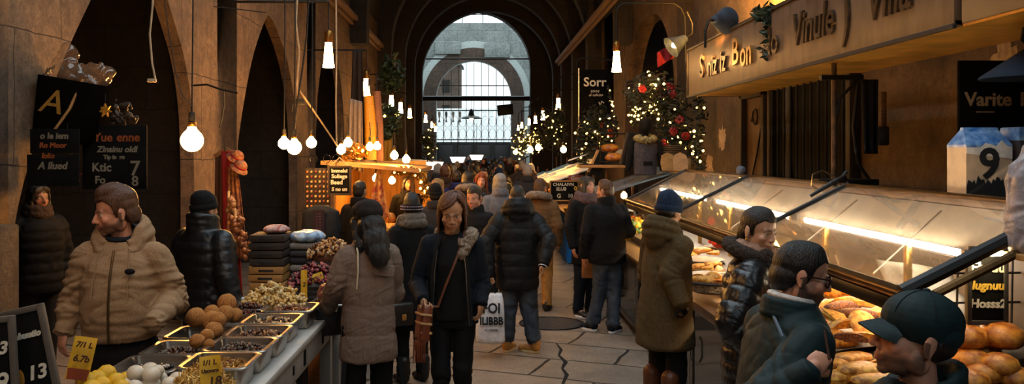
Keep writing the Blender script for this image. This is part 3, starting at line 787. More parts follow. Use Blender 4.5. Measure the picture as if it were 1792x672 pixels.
def p_face_between():
    s = Person('short-haired man in dark coat facing the camera behind the navy jacket', -.085, 9.35, -12, 1.60, .007, 'ruddy', yaw=-12, pitch=10, hs=1.12)
    s.body(jaw=1.05); s.coat(M_CHAR, JK, (.075, .07, .055), col_stand(.06), wr=.006); s.trousers(M_BLACK); s.shoes(M_DKLEA); s.hair_short(H_DARK, 1.2)
p_face_between()

def p_striped_band():
    s = Person('woman in long black coat with striped knit headband and grey scarf', -.62, 7.45, -150, 1.63, .007, yaw=-20)
    k = s.k
    s.body()
    s.coat(M_BLACK, [(.50, .19, .16), (.7, .185, .155), (.95, .175, .14), (1.1, .165, .13), (1.28, .18, .13), (1.4, .165, .115), (1.47, .085, .08)], (.07, .064, .05), None, wr=.006, name='long_coat')
    s.trousers(M_BLACK, (.09, .07, .055)); s.shoes(M_DKLEA, boot=.1, name='boot')
    s.hair_short(H_BLACK, 1.6); s.scarf(cloth('grey_wool_scarf', '#6e675f', bump=.6), .05, 1.47, .10, .095)
    band = MB(); ring = [(math.cos(t)*.088, .014+math.sin(t)*.107, -.005) for t in [2*PI*i/20 for i in range(20)]]
    band.tube([s.HM @ Vector(v) for v in ring], .027, 10, close=True, flat=(.5, 1.2)); hb = band.build('headband', cloth('black_white_knit', '#17151a', bump=.8, bscale=120), s.root)
    for dz in (-.014, .012):
        for i in range(30):
            t = 2*PI*i/30; band = MB(); 
        b2 = MB()
        for i in range(36):
            t = 2*PI*i/36; b2.ell(s.HM @ V(math.cos(t)*.102, .014+math.sin(t)*.121, -.005+dz), .0055, None, 6, 5)
        b2.build('knit_dots', cloth('pink_white_yarn', '#b7a0a6'), hb)
    bag = thing('satchel', 'dark satchel with brown clasp at the hip of the woman with the striped headband', 'bag'); bag.matrix_world = s.W.inverted()
    c = V(.15, .12, .62); mb = MB(); mb.box(c, (.2, .1, .2), None, .025, 3); mb.build('pouch', M_DKLEA, bag)
    mb = MB(); mb.tube([c + V(.06, 0, .09), V(.215, .04, .95), V(.19, .02, 1.3), V(.12, .0, 1.44)], .008, 6); mb.build('strap', M_BRLEA, bag)
    mb = MB(); mb.box(c + V(0, .055, -.02), (.04, .012, .05), None, .004); mb.build('clasp', M_TAN, bag)
p_striped_band()

# ---- right side
def p_olive():
    s = Person('person in olive coat and navy beanie facing the right counter', 1.29, 6.0, 118, 1.70, .006, 'tan', pitch=14, yaw=10)
    k = s.k
    s.arm('R', s.L(1172, 482, 5.82), s.L(1192, 530, 5.74), d=(.1, -.6, -.8), n=(.9, 0, -.2), curl=.9)
    s.arm('L', V(.25, -.02, 1.13)*k, V(.2, -.2, 1.0)*k)
    s.body(jaw=1.05)
    s.coat(M_OLIVE, [(.66, .215, .185, .02), (.68, .225, .195, .02), (.9, .205, .18, .02), (1.1, .19, .165, .01), (1.28, .195, .155), (1.40, .175, .125), (1.48, .09, .085)],
           (.08, .075, .062), col_hood(1.47, .12, 1.0), None, wr=.010, wfreq=12, name='long_coat', seed=14)
    mb = MB(); mb.tube([s.up(V(.10*math.cos(a), .03+.10*math.sin(a), 1.515+.03*math.sin(a))*k) for a in [R(-50)+R(280)*i/14 for i in range(15)]], .022, 8); mb.build('hood_lining', cloth('orange_lining', '#9a6a2c'), s.root)
    mb = MB(); sh, el, w, d, n, c, th, _ = s.arms['R']; hand(mb, w, d, n, -1, c, k*1.12, th); obj('glove', vox(mb, .006, 2), mat('black_nylon_glove', '#101216', rough=.25), s.root, 180)
    s.trousers(M_BLACK, (.09, .07, .058)); s.shoes(M_BRLEA, boot=.34, name='boot')
    s.hair_short(H_DARK, under_hat=True); s.beanie(M_NAVYKNIT, up=.012)
p_olive()

def p_puffer_woman():
    s = Person('dark-haired woman in glossy black puffer jacket looking at the food', 1.40, 4.40, 68, 1.725, .0045, 'light', yaw=-34, pitch=12, hs=.98)
    k = s.k
    s.arm('R', s.L(1282, 565, 4.18), s.L(1326, 615, 4.16), d=(.2, -1, -.3), n=(.9, 0, 0), curl=.6)
    s.arm('L', V(.26, -.02, 1.13)*k, V(.2, -.15, .95)*k)
    s.body(jaw=.9, nose=.9, lip=lin('#9a4a40'), brow='#20120b')
    s.coat(M_PUFFG, PUFF, (.098, .094, .07), None, (.075, .085, .010), wr=.003, name='puffer_jacket', seed=21, q=.007)
    m = mat('nubby_shearling', '#3b2f27', rough=.95, var=.5, scale=120, bump=1., bscale=220)
    s.ring(m, [([s.up(V(.125*math.cos(a), .02+.115*math.sin(a), 1.50 + .045*math.sin(a))*k) for a in [R(-45)+R(270)*i/16 for i in range(17)]][:17], .035),], 'shearling_collar', wr=.006, wf=110)
    s.ring(m, [([s.up(V(-.10, -.06, 1.5)*k), s.up(V(-.105, -.145, 1.36)*k)], .034), ([s.up(V(.10, -.06, 1.5)*k), s.up(V(.105, -.145, 1.36)*k)], .034)], 'shearling_lapel', wr=.006, wf=110)
    s.scarf(cloth('pink_beige_scarf', '#a98470', bump=.5), .034, 1.475, .075, .08, tails=((s.up(V(.02, -.1, 1.46)*k), s.up(V(.03, -.15, 1.34)*k), .035),), wr=.007)
    s.trousers(M_BLACK); s.shoes(M_DKLEA)
    hr = s.hair_crop(H_DARK, .9, strand=.0012, drag=.3, thick=.006)
    pt_ = s.hp([('e', (0, .085, -.02), (.045, .04, .045)), ('c', (0, .105, -.03), (0, .112, -.13), .028, .018), ('e', (0, .03, .01), (.081, .05, .045))], H_DARK, 'ponytail', strand=.0015, drag=.15)
    for sg in (-1,):
        mb = MB(); mb.ell(s.HM @ V(sg*.082, .008, -.05), .006); mb.build('earring', mat('gold', '#d8a848', rough=.25, metal=1.), s.root)
p_puffer_woman()

def p_glasses():
    s = Person('man in dark teal jacket and glasses choosing pastries at the right counter', 1.095, 3.26, 97, 1.645, .0045, 'ruddy', yaw=-16, pitch=14, lean=.16, hs=1.09, girth=1.2)
    k = s.k
    s.arm('R', s.L(1312, 715, 3.0), s.L(1416, 652, 2.92), d=(.12, -.7, .65), n=(.8, -.3, -.3), curl=1.1, th=.9)
    s.arm('L', V(.26, -.05, 1.12)*k, V(.2, -.3, 1.05)*k, curl=.7)
    s.body(jaw=1.1, beard=.8, brow='#15100c')
    s.coat(M_TEAL, [(.82, .195, .15), (.95, .2, .155), (1.1, .195, .15), (1.26, .205, .15), (1.37, .205, .14), (1.44, .16, .115), (1.5, .085, .085)],
           (.080, .076, .054), col_stand(.045, .098, .018), None, wr=.013, wfreq=14, name='jacket', seed=8, q=.007)
    mb = MB(); mb.tube([s.up(V(.083*math.cos(a), .012+.083*math.sin(a), 1.535+.018*math.sin(a))*k) for a in [2*PI*i/24 for i in range(24)]], .012, 8, close=True); mb.build('shirt_collar', cloth('white_shirt', '#c9c6c2'), s.root)
    s.trousers(M_CHAR); s.shoes(M_DKLEA)
    s.hair_crop(H_BLACK, .9, thick=.006)
    g = MB(); mg = mat('dark_tortoise_acetate', '#150d09', rough=.2, var=.4, scale=60)
    for sg in (-1, 1):
        g.tube([s.HM @ V(sg*.033 + .027*math.cos(t)*(1.0), -.093 + .006*abs(math.cos(t)), -.004 + .021*math.sin(t)) for t in [2*PI*i/18 for i in range(18)]], .0034, 8, close=True)
        g.tube([s.HM @ V(*p) for p in ((sg*.062, -.090, .006), (sg*.076, -.05, .005), (sg*.083, .0, .002), (sg*.083, .02, -.012))], .0032, 6)
    g.tube([s.HM @ V(*p) for p in ((-.008, -.098, .0), (0, -.101, .003), (.008, -.098, .0))], .0032, 6)
    go = g.build('glasses', mg, s.root)
    for sg in (-1, 1):
        l = MB(); l.ell(s.HM @ V(sg*.033, -.0925, -.004), (.025, .0012, .019), s.HM.to_3x3().normalized()); l.build('lens', glass('spectacle_lens', opacity=.02), go)
    mb = MB(); mb.tube([s.up(V(-.02, .105, 1.5)*k), s.up(V(-.13, .1, 1.42)*k), s.up(V(-.19, .06, 1.32)*k)], .006, 6); mb.build('shoulder_piping', mat('grey_piping', '#66788a'), s.root)
    w = s.W.inverted() @ s.arms['R'][2]; d = (s.W.inverted().to_3x3() @ s.arms['R'][3]).normalized()
    st = MB(); c = w + d*.095; a = P(1449, 612, 2.93); b = P(1443, 577, 2.95); st.tube([a + (a-b)*.5, b], .0055, 8)
    tag(st.build('wooden_stick', mat('dark_skewer', '#3a1f12', rough=.5)), 'short dark wooden stick held in the fist of the man with glasses', 'stick')
p_glasses()

def p_cap():
    s = Person('man in dark teal baseball cap seen in profile at the right front', 1.215, 2.42, -97, 1.575, .004, 'ruddy', yaw=0, pitch=-7, hs=1.14, girth=1.0)
    k = s.k
    s.body(jaw=1.1, beard=.55, brow='#1a120d')
    s.coat(M_TEAL, [(.82, .195, .15), (.95, .2, .155), (1.1, .2, .155), (1.26, .21, .155), (1.36, .205, .145), (1.43, .165, .12), (1.50, .085, .085)],
           (.08, .078, .056), col_stand(.05, .122, .024, z=1.445, tilt=.05), None, wr=.012, wfreq=13, name='jacket', seed=18, q=.007)
    s.trousers(M_CHAR); s.shoes(M_DKLEA); s.hair_short(H_DARK, .5, under_hat=True, strand=.002)
    c = s.hp([('e', (0, .016, .046), (.090, .108, .084)), ('e', (0, .055, .02), (.083, .068, .055))], M_TEAL, 'baseball_cap', strand=0, sm=4)
    br = MB(); rows = []
    for i in range(25):
        u = -1 + 2*i/24; x = .078*u; row = []
        for j in range(7):
            t = j/6; y = -.075*math.sqrt(max(0, 1-(u*.62)**2)) - t*.074*math.sqrt(max(0, 1-.97*u*u)); z = .040 - .016*t - .030*u*u - .008*t*t
            row.append(s.HM @ V(x, y, z))
        rows.append(row)
    br.sheet(rows, .006); br.build('brim', M_TEAL, c, 60)
    bt = MB(); bt.ell(s.HM @ V(0, .016, .131), (.010, .010, .005)); bt.build('button', M_TEAL, c)
    for a in range(6):
        t = PI*a/3; sm = MB(); sm.tube([s.HM @ V(.0905*math.cos(t)*math.cos(e), .016+.1085*math.sin(t)*math.cos(e), .046+.0845*math.sin(e)) for e in [R(12+13*i) for i in range(7)]], .0013, 5); sm.build('panel_seam', M_NAVY, c)
p_cap()

# ---- the pair at the far end of the right counter
def p_pair():
    s = Person('laughing woman in black coat and mauve scarf by the right counter end', 1.25, 10.4, 35, 1.69, .008, 'ruddy', yaw=10, pitch=-5, roll=8, hs=1.05)
    s.body(lip=lin('#8a3f36')); s.coat(M_BLACK, [(.66, .2, .15), (.8, .195, .145), (1.0, .18, .135), (1.2, .19, .135), (1.34, .195, .13), (1.42, .165, .115), (1.48, .085, .08)], (.075, .068, .055), None, wr=.006, name='long_coat')
    s.scarf(cloth('mauve_scarf', '#5e4a48', bump=.5), .055, 1.47, .1, .1); s.trousers(M_NAVY); s.shoes(M_DKLEA, M_WHITE); s.hair_long(H_DARK, .2)
    s = Person('man in short black jacket and faded jeans turned towards the laughing woman', 1.375, 9.5, 200, 1.68, .008, 'ruddy', yaw=30, lean=.05, girth=1.1)
    k = s.k; s.arm('R', V(-.27, .02, 1.15)*k, V(-.2, -.2, 1.12)*k)
    s.leg('L', V(.06, -.05, .5)*k, V(.13, -.12, 0)*k, R(20)); s.leg('R', V(-.09, 0, .48)*k, V(-.04, .06, 0)*k, R(-60))
    s.body(); s.coat(M_BLACK, PUFF, (.09, .085, .065), col_stand(.07), None, wr=.009, name='jacket')
    s.trousers(M_DENIM, (.105, .08, .068), wr=.01); s.shoes(M_NAVY, M_WHITE, name='trainer'); s.hair_short(H_BROWN, 1.5, strand=.003)
    b = thing('tote_bag', 'flat tan leather tote bag on a long strap between the couple', 'bag', tuple(P(1030, 486, 9.75)))
    mb = MB(); mb.loft([(0, 0, 0, .075, .03), (0, 0, .02, .08, .04), (0, 0, .2, .075, .04), (0, 0, .3, .045, .02), (.0, 0, .36, .015, .012)], 24, 3); mb.build('pouch', mat('tan_leather', '#9a6434', rough=.5, var=.2), b)
    mb = MB(); mb.tube([V(0, 0, .34), V(.02, .0, .55), V(.05, .04, .75)], .007, 6); mb.build('strap', M_BRLEA, b)
p_pair()
# ================================================================ the hall
S_LEFT = stone('warm_pier_stone', '#7d644a', '#43342a', '#2c221b', 1.3, .95, 'YZ', bump=.7, stain=.62, mort=.007)
S_RIGHT = stone('ochre_wall_plaster', '#6b543c', '#30251c', '#40342a', 3., 1.7, 'YZ', bump=.6, stain=.75, mort=.004)
S_DARK = stone('dark_vault_stone', '#2c2622', '#151210', '#151211', 1., .5, 'XZ', bump=.5)  # tone lowered to deepen the darkness of the recesses
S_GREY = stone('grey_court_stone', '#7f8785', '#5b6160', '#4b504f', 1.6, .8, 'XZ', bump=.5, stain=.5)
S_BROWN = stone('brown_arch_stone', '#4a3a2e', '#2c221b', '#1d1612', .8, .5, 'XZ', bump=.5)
S_FLOOR = stone('flagstone_paving', '#9a8876', '#5d5046', '#120f0d', 1.25, .66, 'XY', rough=.42, bump=.7, stain=.5, mort=.02, rot=R(22), mott=.4)

def gothic(a, b, spring, apex, n=9):
    c = (a+b)/2; w = (b-a)/2; h = apex - spring; Rr = (w*w + h*h)/(2*w); out = [(a, 0.), (a, spring)]
    for i in range(1, 2*n):
        u = -1 + i/n; x = abs(u)*w; out.append((c + u*w, spring + math.sqrt(max(0, Rr*Rr - (x + Rr - w)**2))))
    return out + [(b, spring), (b, 0.)]
def roundarch(c, r, zc, n=28):
    return [(c-r, 0.), (c-r, zc)] + [(c - r*math.cos(PI*i/n), zc + r*math.sin(PI*i/n)) for i in range(1, n)] + [(c+r, zc), (c+r, 0.)]
def open_wall(name, axis, pos, thick, u0, u1, top, holes, m):
    """a wall slab pierced by arched openings, with the depth of its reveals"""
    mb = MB(); bm = mb.bm
    pt = (lambda u, z, t: V(pos + t, u, z)) if axis == 'x' else (lambda u, z, t: V(u, pos + t, z))
    def quad(*p): 
        try: bm.faces.new([bm.verts.new(q) for q in p])
        except ValueError: pass
    def strip(ua, za, ub, zb):
        if ub - ua > 1e-4:
            for t in (0, thick): quad(pt(ua, za, t), pt(ub, zb, t), pt(ub, top, t), pt(ua, top, t))
    cur = u0
    for h in holes:
        strip(cur, 0, h[0][0], 0)
        for (ua, za), (ub, zb) in zip(h, h[1:]):
            strip(ua, za, ub, zb); quad(pt(ua, za, 0), pt(ub, zb, 0), pt(ub, zb, thick), pt(ua, za, thick))
        cur = h[-1][0]
    strip(cur, 0, u1, 0)
    for u in (u0, u1): quad(pt(u, 0, 0), pt(u, top, 0), pt(u, top, thick), pt(u, 0, thick))
    quad(pt(u0, top, 0), pt(u1, top, 0), pt(u1, top, thick), pt(u0, top, thick))
    bmesh.ops.remove_doubles(bm, verts=bm.verts, dist=1e-4)
    return struct(mb.build(name, m, None, 30))
def smooth_pts(pts, n=4):
    """Catmull-Rom through the given (u, z) points"""
    out = []
    for i in range(len(pts)-1):
        p0 = pts[max(i-1, 0)]; p1 = pts[i]; p2 = pts[i+1]; p3 = pts[min(i+2, len(pts)-1)]
        for k in range(n):
            t = k/n; out.append(tuple(.5*((2*b) + (-a+c)*t + (2*a-5*b+4*c-d)*t*t + (-a+3*b-3*c+d)*t**3) for a, b, c, d in zip(p0, p1, p2, p3)))
    return out + [pts[-1]]

mb = MB(); mb.box((.2, 26, -.1), (15, 62, .2)); struct(mb.build('floor', S_FLOOR, None, 0))
XL, XR = -3.2, 3.6
bay1 = [(5.78, 0.)] + smooth_pts([(5.78, .9), (5.86, 1.5), (6.12, 2.06), (6.46, 2.6), (7.0, 3.24), (7.45, 3.72), (7.95, 4.05), (8.4, 3.8), (8.9, 3.33), (9.22, 2.95), (9.44, 2.4), (9.5, 1.6)], 4) + [(9.5, 0.)]
bay2 = [(11.15, 0.)] + smooth_pts([(11.15, 1.6), (11.2, 2.1), (11.57, 2.81), (12., 3.4), (12.63, 3.95), (12.9, 4.02), (13.3, 3.9), (14.1, 3.42), (14.65, 2.64), (14.8, 1.6)], 4) + [(14.8, 0.)]
open_wall('wall_left', 'x', XL, -.15, -4, 40, 6.2, [bay1, bay2, gothic(16.4, 19.8, 2.2, 4.3), gothic(21.6, 25., 2.4, 4.6), gothic(30.4, 33.6, 2.6, 4.8)], S_LEFT)
open_wall('wall_right', 'x', XR, .35, -4, 40, 6.2, [gothic(15.9, 21.8, 2.4, 4.9), gothic(25.4, 29., 2.4, 4.6)], S_RIGHT)
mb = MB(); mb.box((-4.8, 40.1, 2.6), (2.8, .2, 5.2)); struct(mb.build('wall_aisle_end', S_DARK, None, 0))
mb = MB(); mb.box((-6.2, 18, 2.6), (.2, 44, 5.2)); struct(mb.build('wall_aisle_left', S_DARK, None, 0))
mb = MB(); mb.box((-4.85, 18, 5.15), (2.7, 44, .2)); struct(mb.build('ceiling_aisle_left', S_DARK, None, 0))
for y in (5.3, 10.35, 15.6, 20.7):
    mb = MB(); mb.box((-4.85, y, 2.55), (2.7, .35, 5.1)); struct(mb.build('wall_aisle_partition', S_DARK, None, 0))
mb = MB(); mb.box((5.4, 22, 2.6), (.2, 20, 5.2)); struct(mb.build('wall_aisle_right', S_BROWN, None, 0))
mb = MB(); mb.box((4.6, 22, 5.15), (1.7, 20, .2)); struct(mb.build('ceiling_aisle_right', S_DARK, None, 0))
mb = MB(); mb.box((.2, -4.2, 2.4), (6.8, .2, 4.8)); struct(mb.build('wall_entrance', S_DARK, None, 0))  # unseen wall, raised to hold sky light off the foreground
# roof: unseen flat slabs around a long skylight sized for overhead light, then the barrel vault
for x0, x1, y0, y1 in ((-3.5, -1.7, -4, 13), (2.1, 3.95, -4, 13), (-1.35, 1.75, 12.4, 13), (-1.7, 2.1, -4, .6)):  # last slab is out of view, added to darken the foreground
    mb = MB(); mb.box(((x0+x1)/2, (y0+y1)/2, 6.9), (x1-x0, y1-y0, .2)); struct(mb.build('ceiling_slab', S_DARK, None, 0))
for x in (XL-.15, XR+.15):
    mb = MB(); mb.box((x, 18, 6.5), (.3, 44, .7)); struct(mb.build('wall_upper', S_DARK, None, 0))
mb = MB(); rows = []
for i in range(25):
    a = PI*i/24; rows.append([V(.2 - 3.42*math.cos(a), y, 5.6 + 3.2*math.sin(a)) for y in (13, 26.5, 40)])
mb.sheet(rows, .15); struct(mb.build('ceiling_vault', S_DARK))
def arch_rib(y, d, xc, r, w, zc, z0, m, name='beam_vault_rib'):
    mb = MB(); pts = [(xc-r, z0)] + [(xc - r*math.cos(PI*i/24), zc + r*math.sin(PI*i/24)) for i in range(25)] + [(xc+r, z0)]
    out = [(xc-r-w, z0)] + [(xc - (r+w)*math.cos(PI*i/24), zc + (r+w)*math.sin(PI*i/24)) for i in range(25)] + [(xc+r+w, z0)]
    rings = [[V(a[0], y, a[1]), V(a[0], y+d, a[1]), V(b[0], y+d, b[1]), V(b[0], y, b[1])] for a, b in zip(pts, out)]
    mb._rings(rings); return struct(mb.build(name, m, None, 30))
for y, r, d in ((14.5, 3.15, .5), (20.6, 3.0, .5), (26., 2.98, .55), (29.6, 2.9, .5), (33.2, 2.85, .5), (36.6, 2.8, .5)):
    arch_rib(y, d, .2, r, .6, 5.2, 0 if y > 25 else 4.6, S_DARK)
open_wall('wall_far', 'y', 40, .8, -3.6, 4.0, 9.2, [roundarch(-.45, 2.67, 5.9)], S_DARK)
# cornices / cable trays high on both walls
def bar(name, a, b, w, m, label=None, cat=None): 
    mb = MB(); a = V(*a); b = V(*b); mb.tube([a, b], w, 8); o = mb.build(name, m)
    return struct(o) if not label else tag(o, label, cat)
M_IRON = mat('black_iron', '#15130f', rough=.5, metal=.6, var=.3)
for i, (x, z, y0, y1) in enumerate(((-3.08, 5.2, 9., 29.), (2.95, 5.55, 11., 34.))):
    mb = MB(); mb.box((x, (y0+y1)/2, z), (.16, y1-y0, .12), None, .02); mb.box((x*1.02, (y0+y1)/2, z-.12), (.08, y1-y0, .08), None, .02); struct(mb.build('trim_%d' % (i+1), mat('pale_brown_cornice', '#7a5f48', rough=.7, bump=.3)))
# open court behind, its arched wall and the great barred window
open_wall('wall_court', 'y', 54, .7, -9, 9, 10.1, [roundarch(-.58, 2.36, 5.35)], S_GREY)
arch_rib(53.9, .12, -.58, 2.36, .82, 5.35, 0, S_BROWN, 'trim_inner_arch'); arch_rib(53.93, .09, -.58, 3.18, .42, 5.35, 0, mat('pale_ring_stone', '#98a09d', rough=.8, bump=.3), 'trim_outer_arch')
mb = MB(); mb.box((-4.6, 47, 4), (.4, 12.6, 8)); struct(mb.build('wall_court_left', S_GREY, None, 0))
mb = MB(); mb.box((4.6, 47, 4), (.4, 12.6, 8)); struct(mb.build('wall_court_right', S_GREY, None, 0))
for x, z0, z1 in ((-2.2, 8.1, 8.9), (.9, 7.9, 8.8)):
    mb = MB(); mb.box((x, 53.85, (z0+z1)/2), (1.6, .25, z1-z0), None, .03); struct(mb.build('trim_court_ledge', S_GREY))
t = thing('roof_lantern_frame', 'thin metal glazing bars against the sky above the court wall', 'frame', (0, 54.2, 10.1))
mb = MB()
for x in (-2.6, -1.3, 0, 1.3): mb.box((x, 0, .8), (.05, .05, 1.6))
for z in (.55, 1.5): mb.box((-.6, 0, z), (5.4, .05, .05))
mb.build('glazing_bar', M_IRON, t)
g = thing('iron_gate', 'tall barred iron gate with a dark lower panel under the bright far arch', 'gate', (-.58, 54.85, 0))
for i in range(11):
    mb = MB(); x = -2.4 + 4.8*i/10; mb.box((x, 0, 4.0), (.04, .04, 7.4)); mb.build('bar', M_IRON, g)
for z in (2.75, 4.62, 6.2):
    mb = MB(); mb.box((0, 0, z), (4.8, .07, .07)); mb.build('cross_bar', M_IRON, g)
mb = MB()
for i in range(10):
    for z in (3.1, 3.9):
        c = V(-2.16 + .48*i, 0, z); mb.tube([c + V(.22*math.cos(a), 0, .36*math.sin(a)) for a in [2*PI*k/12 for k in range(12)]], .011, 5, close=True)
mb.build('scrollwork', M_IRON, g)
mb = MB(); mb.box((0, .05, 1.3), (4.9, .1, 2.6)); [mb.box((x, -.02, 1.3), (.9, .06, 2.2), None, .02) for x in (-1.8, -.6, .6, 1.8)]; mb.build('lower_panel', mat('dark_gate_board', '#141210', rough=.6), g)
b = thing('stone_house', 'dark stone house seen through the bars at the left of the far arch', 'house', (-3.55, 70, 0))
mb = MB(); mb.box((0, 0, 4.4), (3.6, 3, 8.8)); mb.build('wall', S_BROWN, b)
mb = MB(); mb.prism([(-2, 8.8), (2, 8.8), (.6, 10.3), (-1.2, 10.3)], 3.2, T(0, -1.6, 0)); mb.build('roof', S_DARK, b)
for z in (5.2, 7.2):
    mb = MB(); mb.box((.6, -1.51, z), (.6, .06, 1.)); mb.build('window', M_IRON, b)
bb = thing('balustrade', 'pale stone balustrade beyond the far gate', 'balustrade', (-.6, 62, 0))
mb = MB(); mb.box((0, 0, 2.3), (8, .3, 3.6)); mb.build('base', mat('pale_balustrade_stone', '#f0f4f4', rough=.8), bb)
mb = MB(); mb.box((0, 0, 5.0), (8, .35, .2)); mb.build('rail', mat('pale_balustrade_stone', '#c8cfcf'), bb)
for i in range(16):
    mb = MB(); mb.lathe([(.16, 4.1), (.22, 4.35), (.15, 4.7), (.18, 4.9)], (-3.8 + .5*i, 0, 0), 8); mb.build('baluster', MATS['pale_balustrade_stone'], bb)
tag(bar('tie_beam', (-3.0, 40.4, 4.5), (2.3, 40.4, 4.5), .12, M_IRON), 'dark steel tie beam across the far arch', 'beam')
tag(bar('tie_rod', (-3.2, 40.3, 6.35), (2.3, 40.3, 6.35), .035, M_IRON), 'thin tie rod high across the far arch above the beam', 'rod')
sb = thing('hanging_board', 'small dark board hung from the tie beam at the right of the far arch', 'board', (1.05, 40.2, 3.95))
mb = MB(); mb.box((0, 0, 0), (.75, .06, .5), (0, R(-6), 0), .01); mb.build('panel', M_IRON, sb)
mb = MB(); mb.tube([(-.25, 0, .2), (-.25, 0, .5)], .012, 5); mb.tube([(.25, 0, .2), (.25, 0, .5)], .012, 5); mb.build('hanger', M_IRON, sb)
ch = thing('pendant_lamp', 'dark pendant lamp hanging in the middle of the far arch', 'lamp', (-.55, 41, 3.6))
mb = MB(); mb.tube([(0, 0, .9), (0, 0, .35)], .015, 6); mb.build('cord', M_IRON, ch)
mb = MB(); mb.lathe([(.05, .42), (.09, .36), (.16, .12), (.5, .0), (.5, -.03), (.14, .05), (.03, .3)], n=16); mb.build('shade', M_IRON, ch)
mb = MB(); mb.ell((0, 0, -.02), (.1, .1, .14)); mb.build('bulb', emit('dim_pendant_glow', '#ffd9a0', 3.), ch)
# floor details
md = thing('manhole_cover', 'round dark cobbled drain cover set in the paving', 'manhole cover', (.80, 9.95, 0))
mb = MB(); mb.lathe([(.36, 0.), (.36, .004), (.34, .006), (.001, .006)], n=40); mb.build('disc', mat('dark_setts', '#2c2825', rough=.7, var=.5, scale=30, bump=1., bscale=45), md)
mb = MB(); mb.tube([V(.37*math.cos(a), .37*math.sin(a), .002) for a in [2*PI*i/40 for i in range(40)]], .012, 6, close=True); mb.build('rim', M_IRON, md)
cr = MB(); pts = [(973, 600), (982, 612), (978, 622), (990, 634), (984, 645), (992, 656), (985, 672), (996, 690)]
P3 = [V((x-VPX)*EYE/(y-VPY), FOC*EYE/(y-VPY), .0015) for x, y in pts]
cr.tube(P3, [.006, .016, .012, .022, .012, .02, .012, .006], 6, flat=(1, .1)); tag(cr.build('paving_crack', mat('crack_dirt', '#0e0c0b', rough=1.)), None, None, None, 'structure')
# stone plinth of the nearest left pier
mb = MB(); mb.box((-3.22, 5.32, .76), (.34, .66, 1.53), None, .02); struct(mb.build('wall_plinth', stone('rough_plinth', '#6b543a', '#2f241a', '#2f241a', 3, 3, 'YZ', bump=1., stain=.8), None))
# barred window and doorway in the right wall
w = struct(bpy.data.objects.new('window_1', None)); COL.objects.link(w); w.location = (XR, 9.35, 0)
mb = MB(); mb.box((-.015, 0, 2.28), (.03, 2.25, 1.35)); mb.build('window_pane', mat('dark_pane', '#0a0b0c', rough=.7, spec=.1), w)
mb = MB()
for y in (-1.14, 1.14): mb.box((-.05, y, 2.28), (.12, .1, 1.45), None, .01)
for z in (1.6, 2.96): mb.box((-.05, 0, z), (.12, 2.38, .1), None, .01)
mb.build('window_frame', mat('dark_wood_frame', '#1d140e', rough=.6, var=.3, stretch=(1, 1, .2)), w)
for i in range(11):
    mb = MB(); mb.tube([(-.1, -1.02 + .204*i, 1.62), (-.1, -1.02 + .204*i, 2.94)], .015, 8); mb.build('window_bar', mat('sooty_bar', '#0c0b0a', rough=.8), w)
mb = MB(); mb.sheet([[V(-.04, .55 + .03*math.sin(z*7), z), V(-.05, .70 + .04*math.sin(z*5), z)] for z in np.linspace(1.62, 2.95, 12)], .01); mb.build('window_curtain', mat('grey_curtain', '#4a4845', rough=.9), w)
d = struct(bpy.data.objects.new('door_1', None)); COL.objects.link(d); d.location = (XR, 11.15, 0)
mb = MB(); mb.box((-.02, 0, 1.35), (.04, .8, 2.7)); mb.build('door_leaf', mat('old_brown_door', '#4a3320', rough=.6, var=.3, bump=.3, stretch=(1, 1, .15)), d)
mb = MB()
for y in (-.45, .45): mb.box((-.06, y, 1.4), (.12, .1, 2.8), None, .01)
mb.box((-.06, 0, 2.75), (.12, 1., .1), None, .01); mb.build('door_frame', MATS['dark_wood_frame'], d)
mb = MB(); mb.tube([(-.06, -.35, 2.55), (-.06, -.1, 2.0), (-.06, .3, 1.4)], .012, 6); mb.tube([(-.06, .15, 2.4+.1*math.sin(0))] + [(-.06, .1*math.cos(a), 2.45+.1*math.sin(a)) for a in [2*PI*i/12 for i in range(13)]], .012, 6); mb.build('door_grille', M_IRON, d)
random.seed(3)
for cy, cz, rr in ((12.9, 2.2, .19), (13.6, 1.75, .2), (5.9, 2.62, .14)):
    mb = MB(); ctr = mb.bm.verts.new((XR-.004, cy, cz)); ring = []
    for i in range(26):
        a = 2*PI*i/26; q = rr*random.uniform(.65, 1.15); ring.append(mb.bm.verts.new((XR-.003, cy + q*1.15*math.cos(a), cz + q*math.sin(a))))
    for i in range(26): mb.bm.faces.new((ctr, ring[i], ring[(i+1) % 26]))
    struct(mb.build('wall_plaster_patch', mat('bare_plaster', '#a58a6a', rough=.95, var=.3, scale=18, bump=.6)))
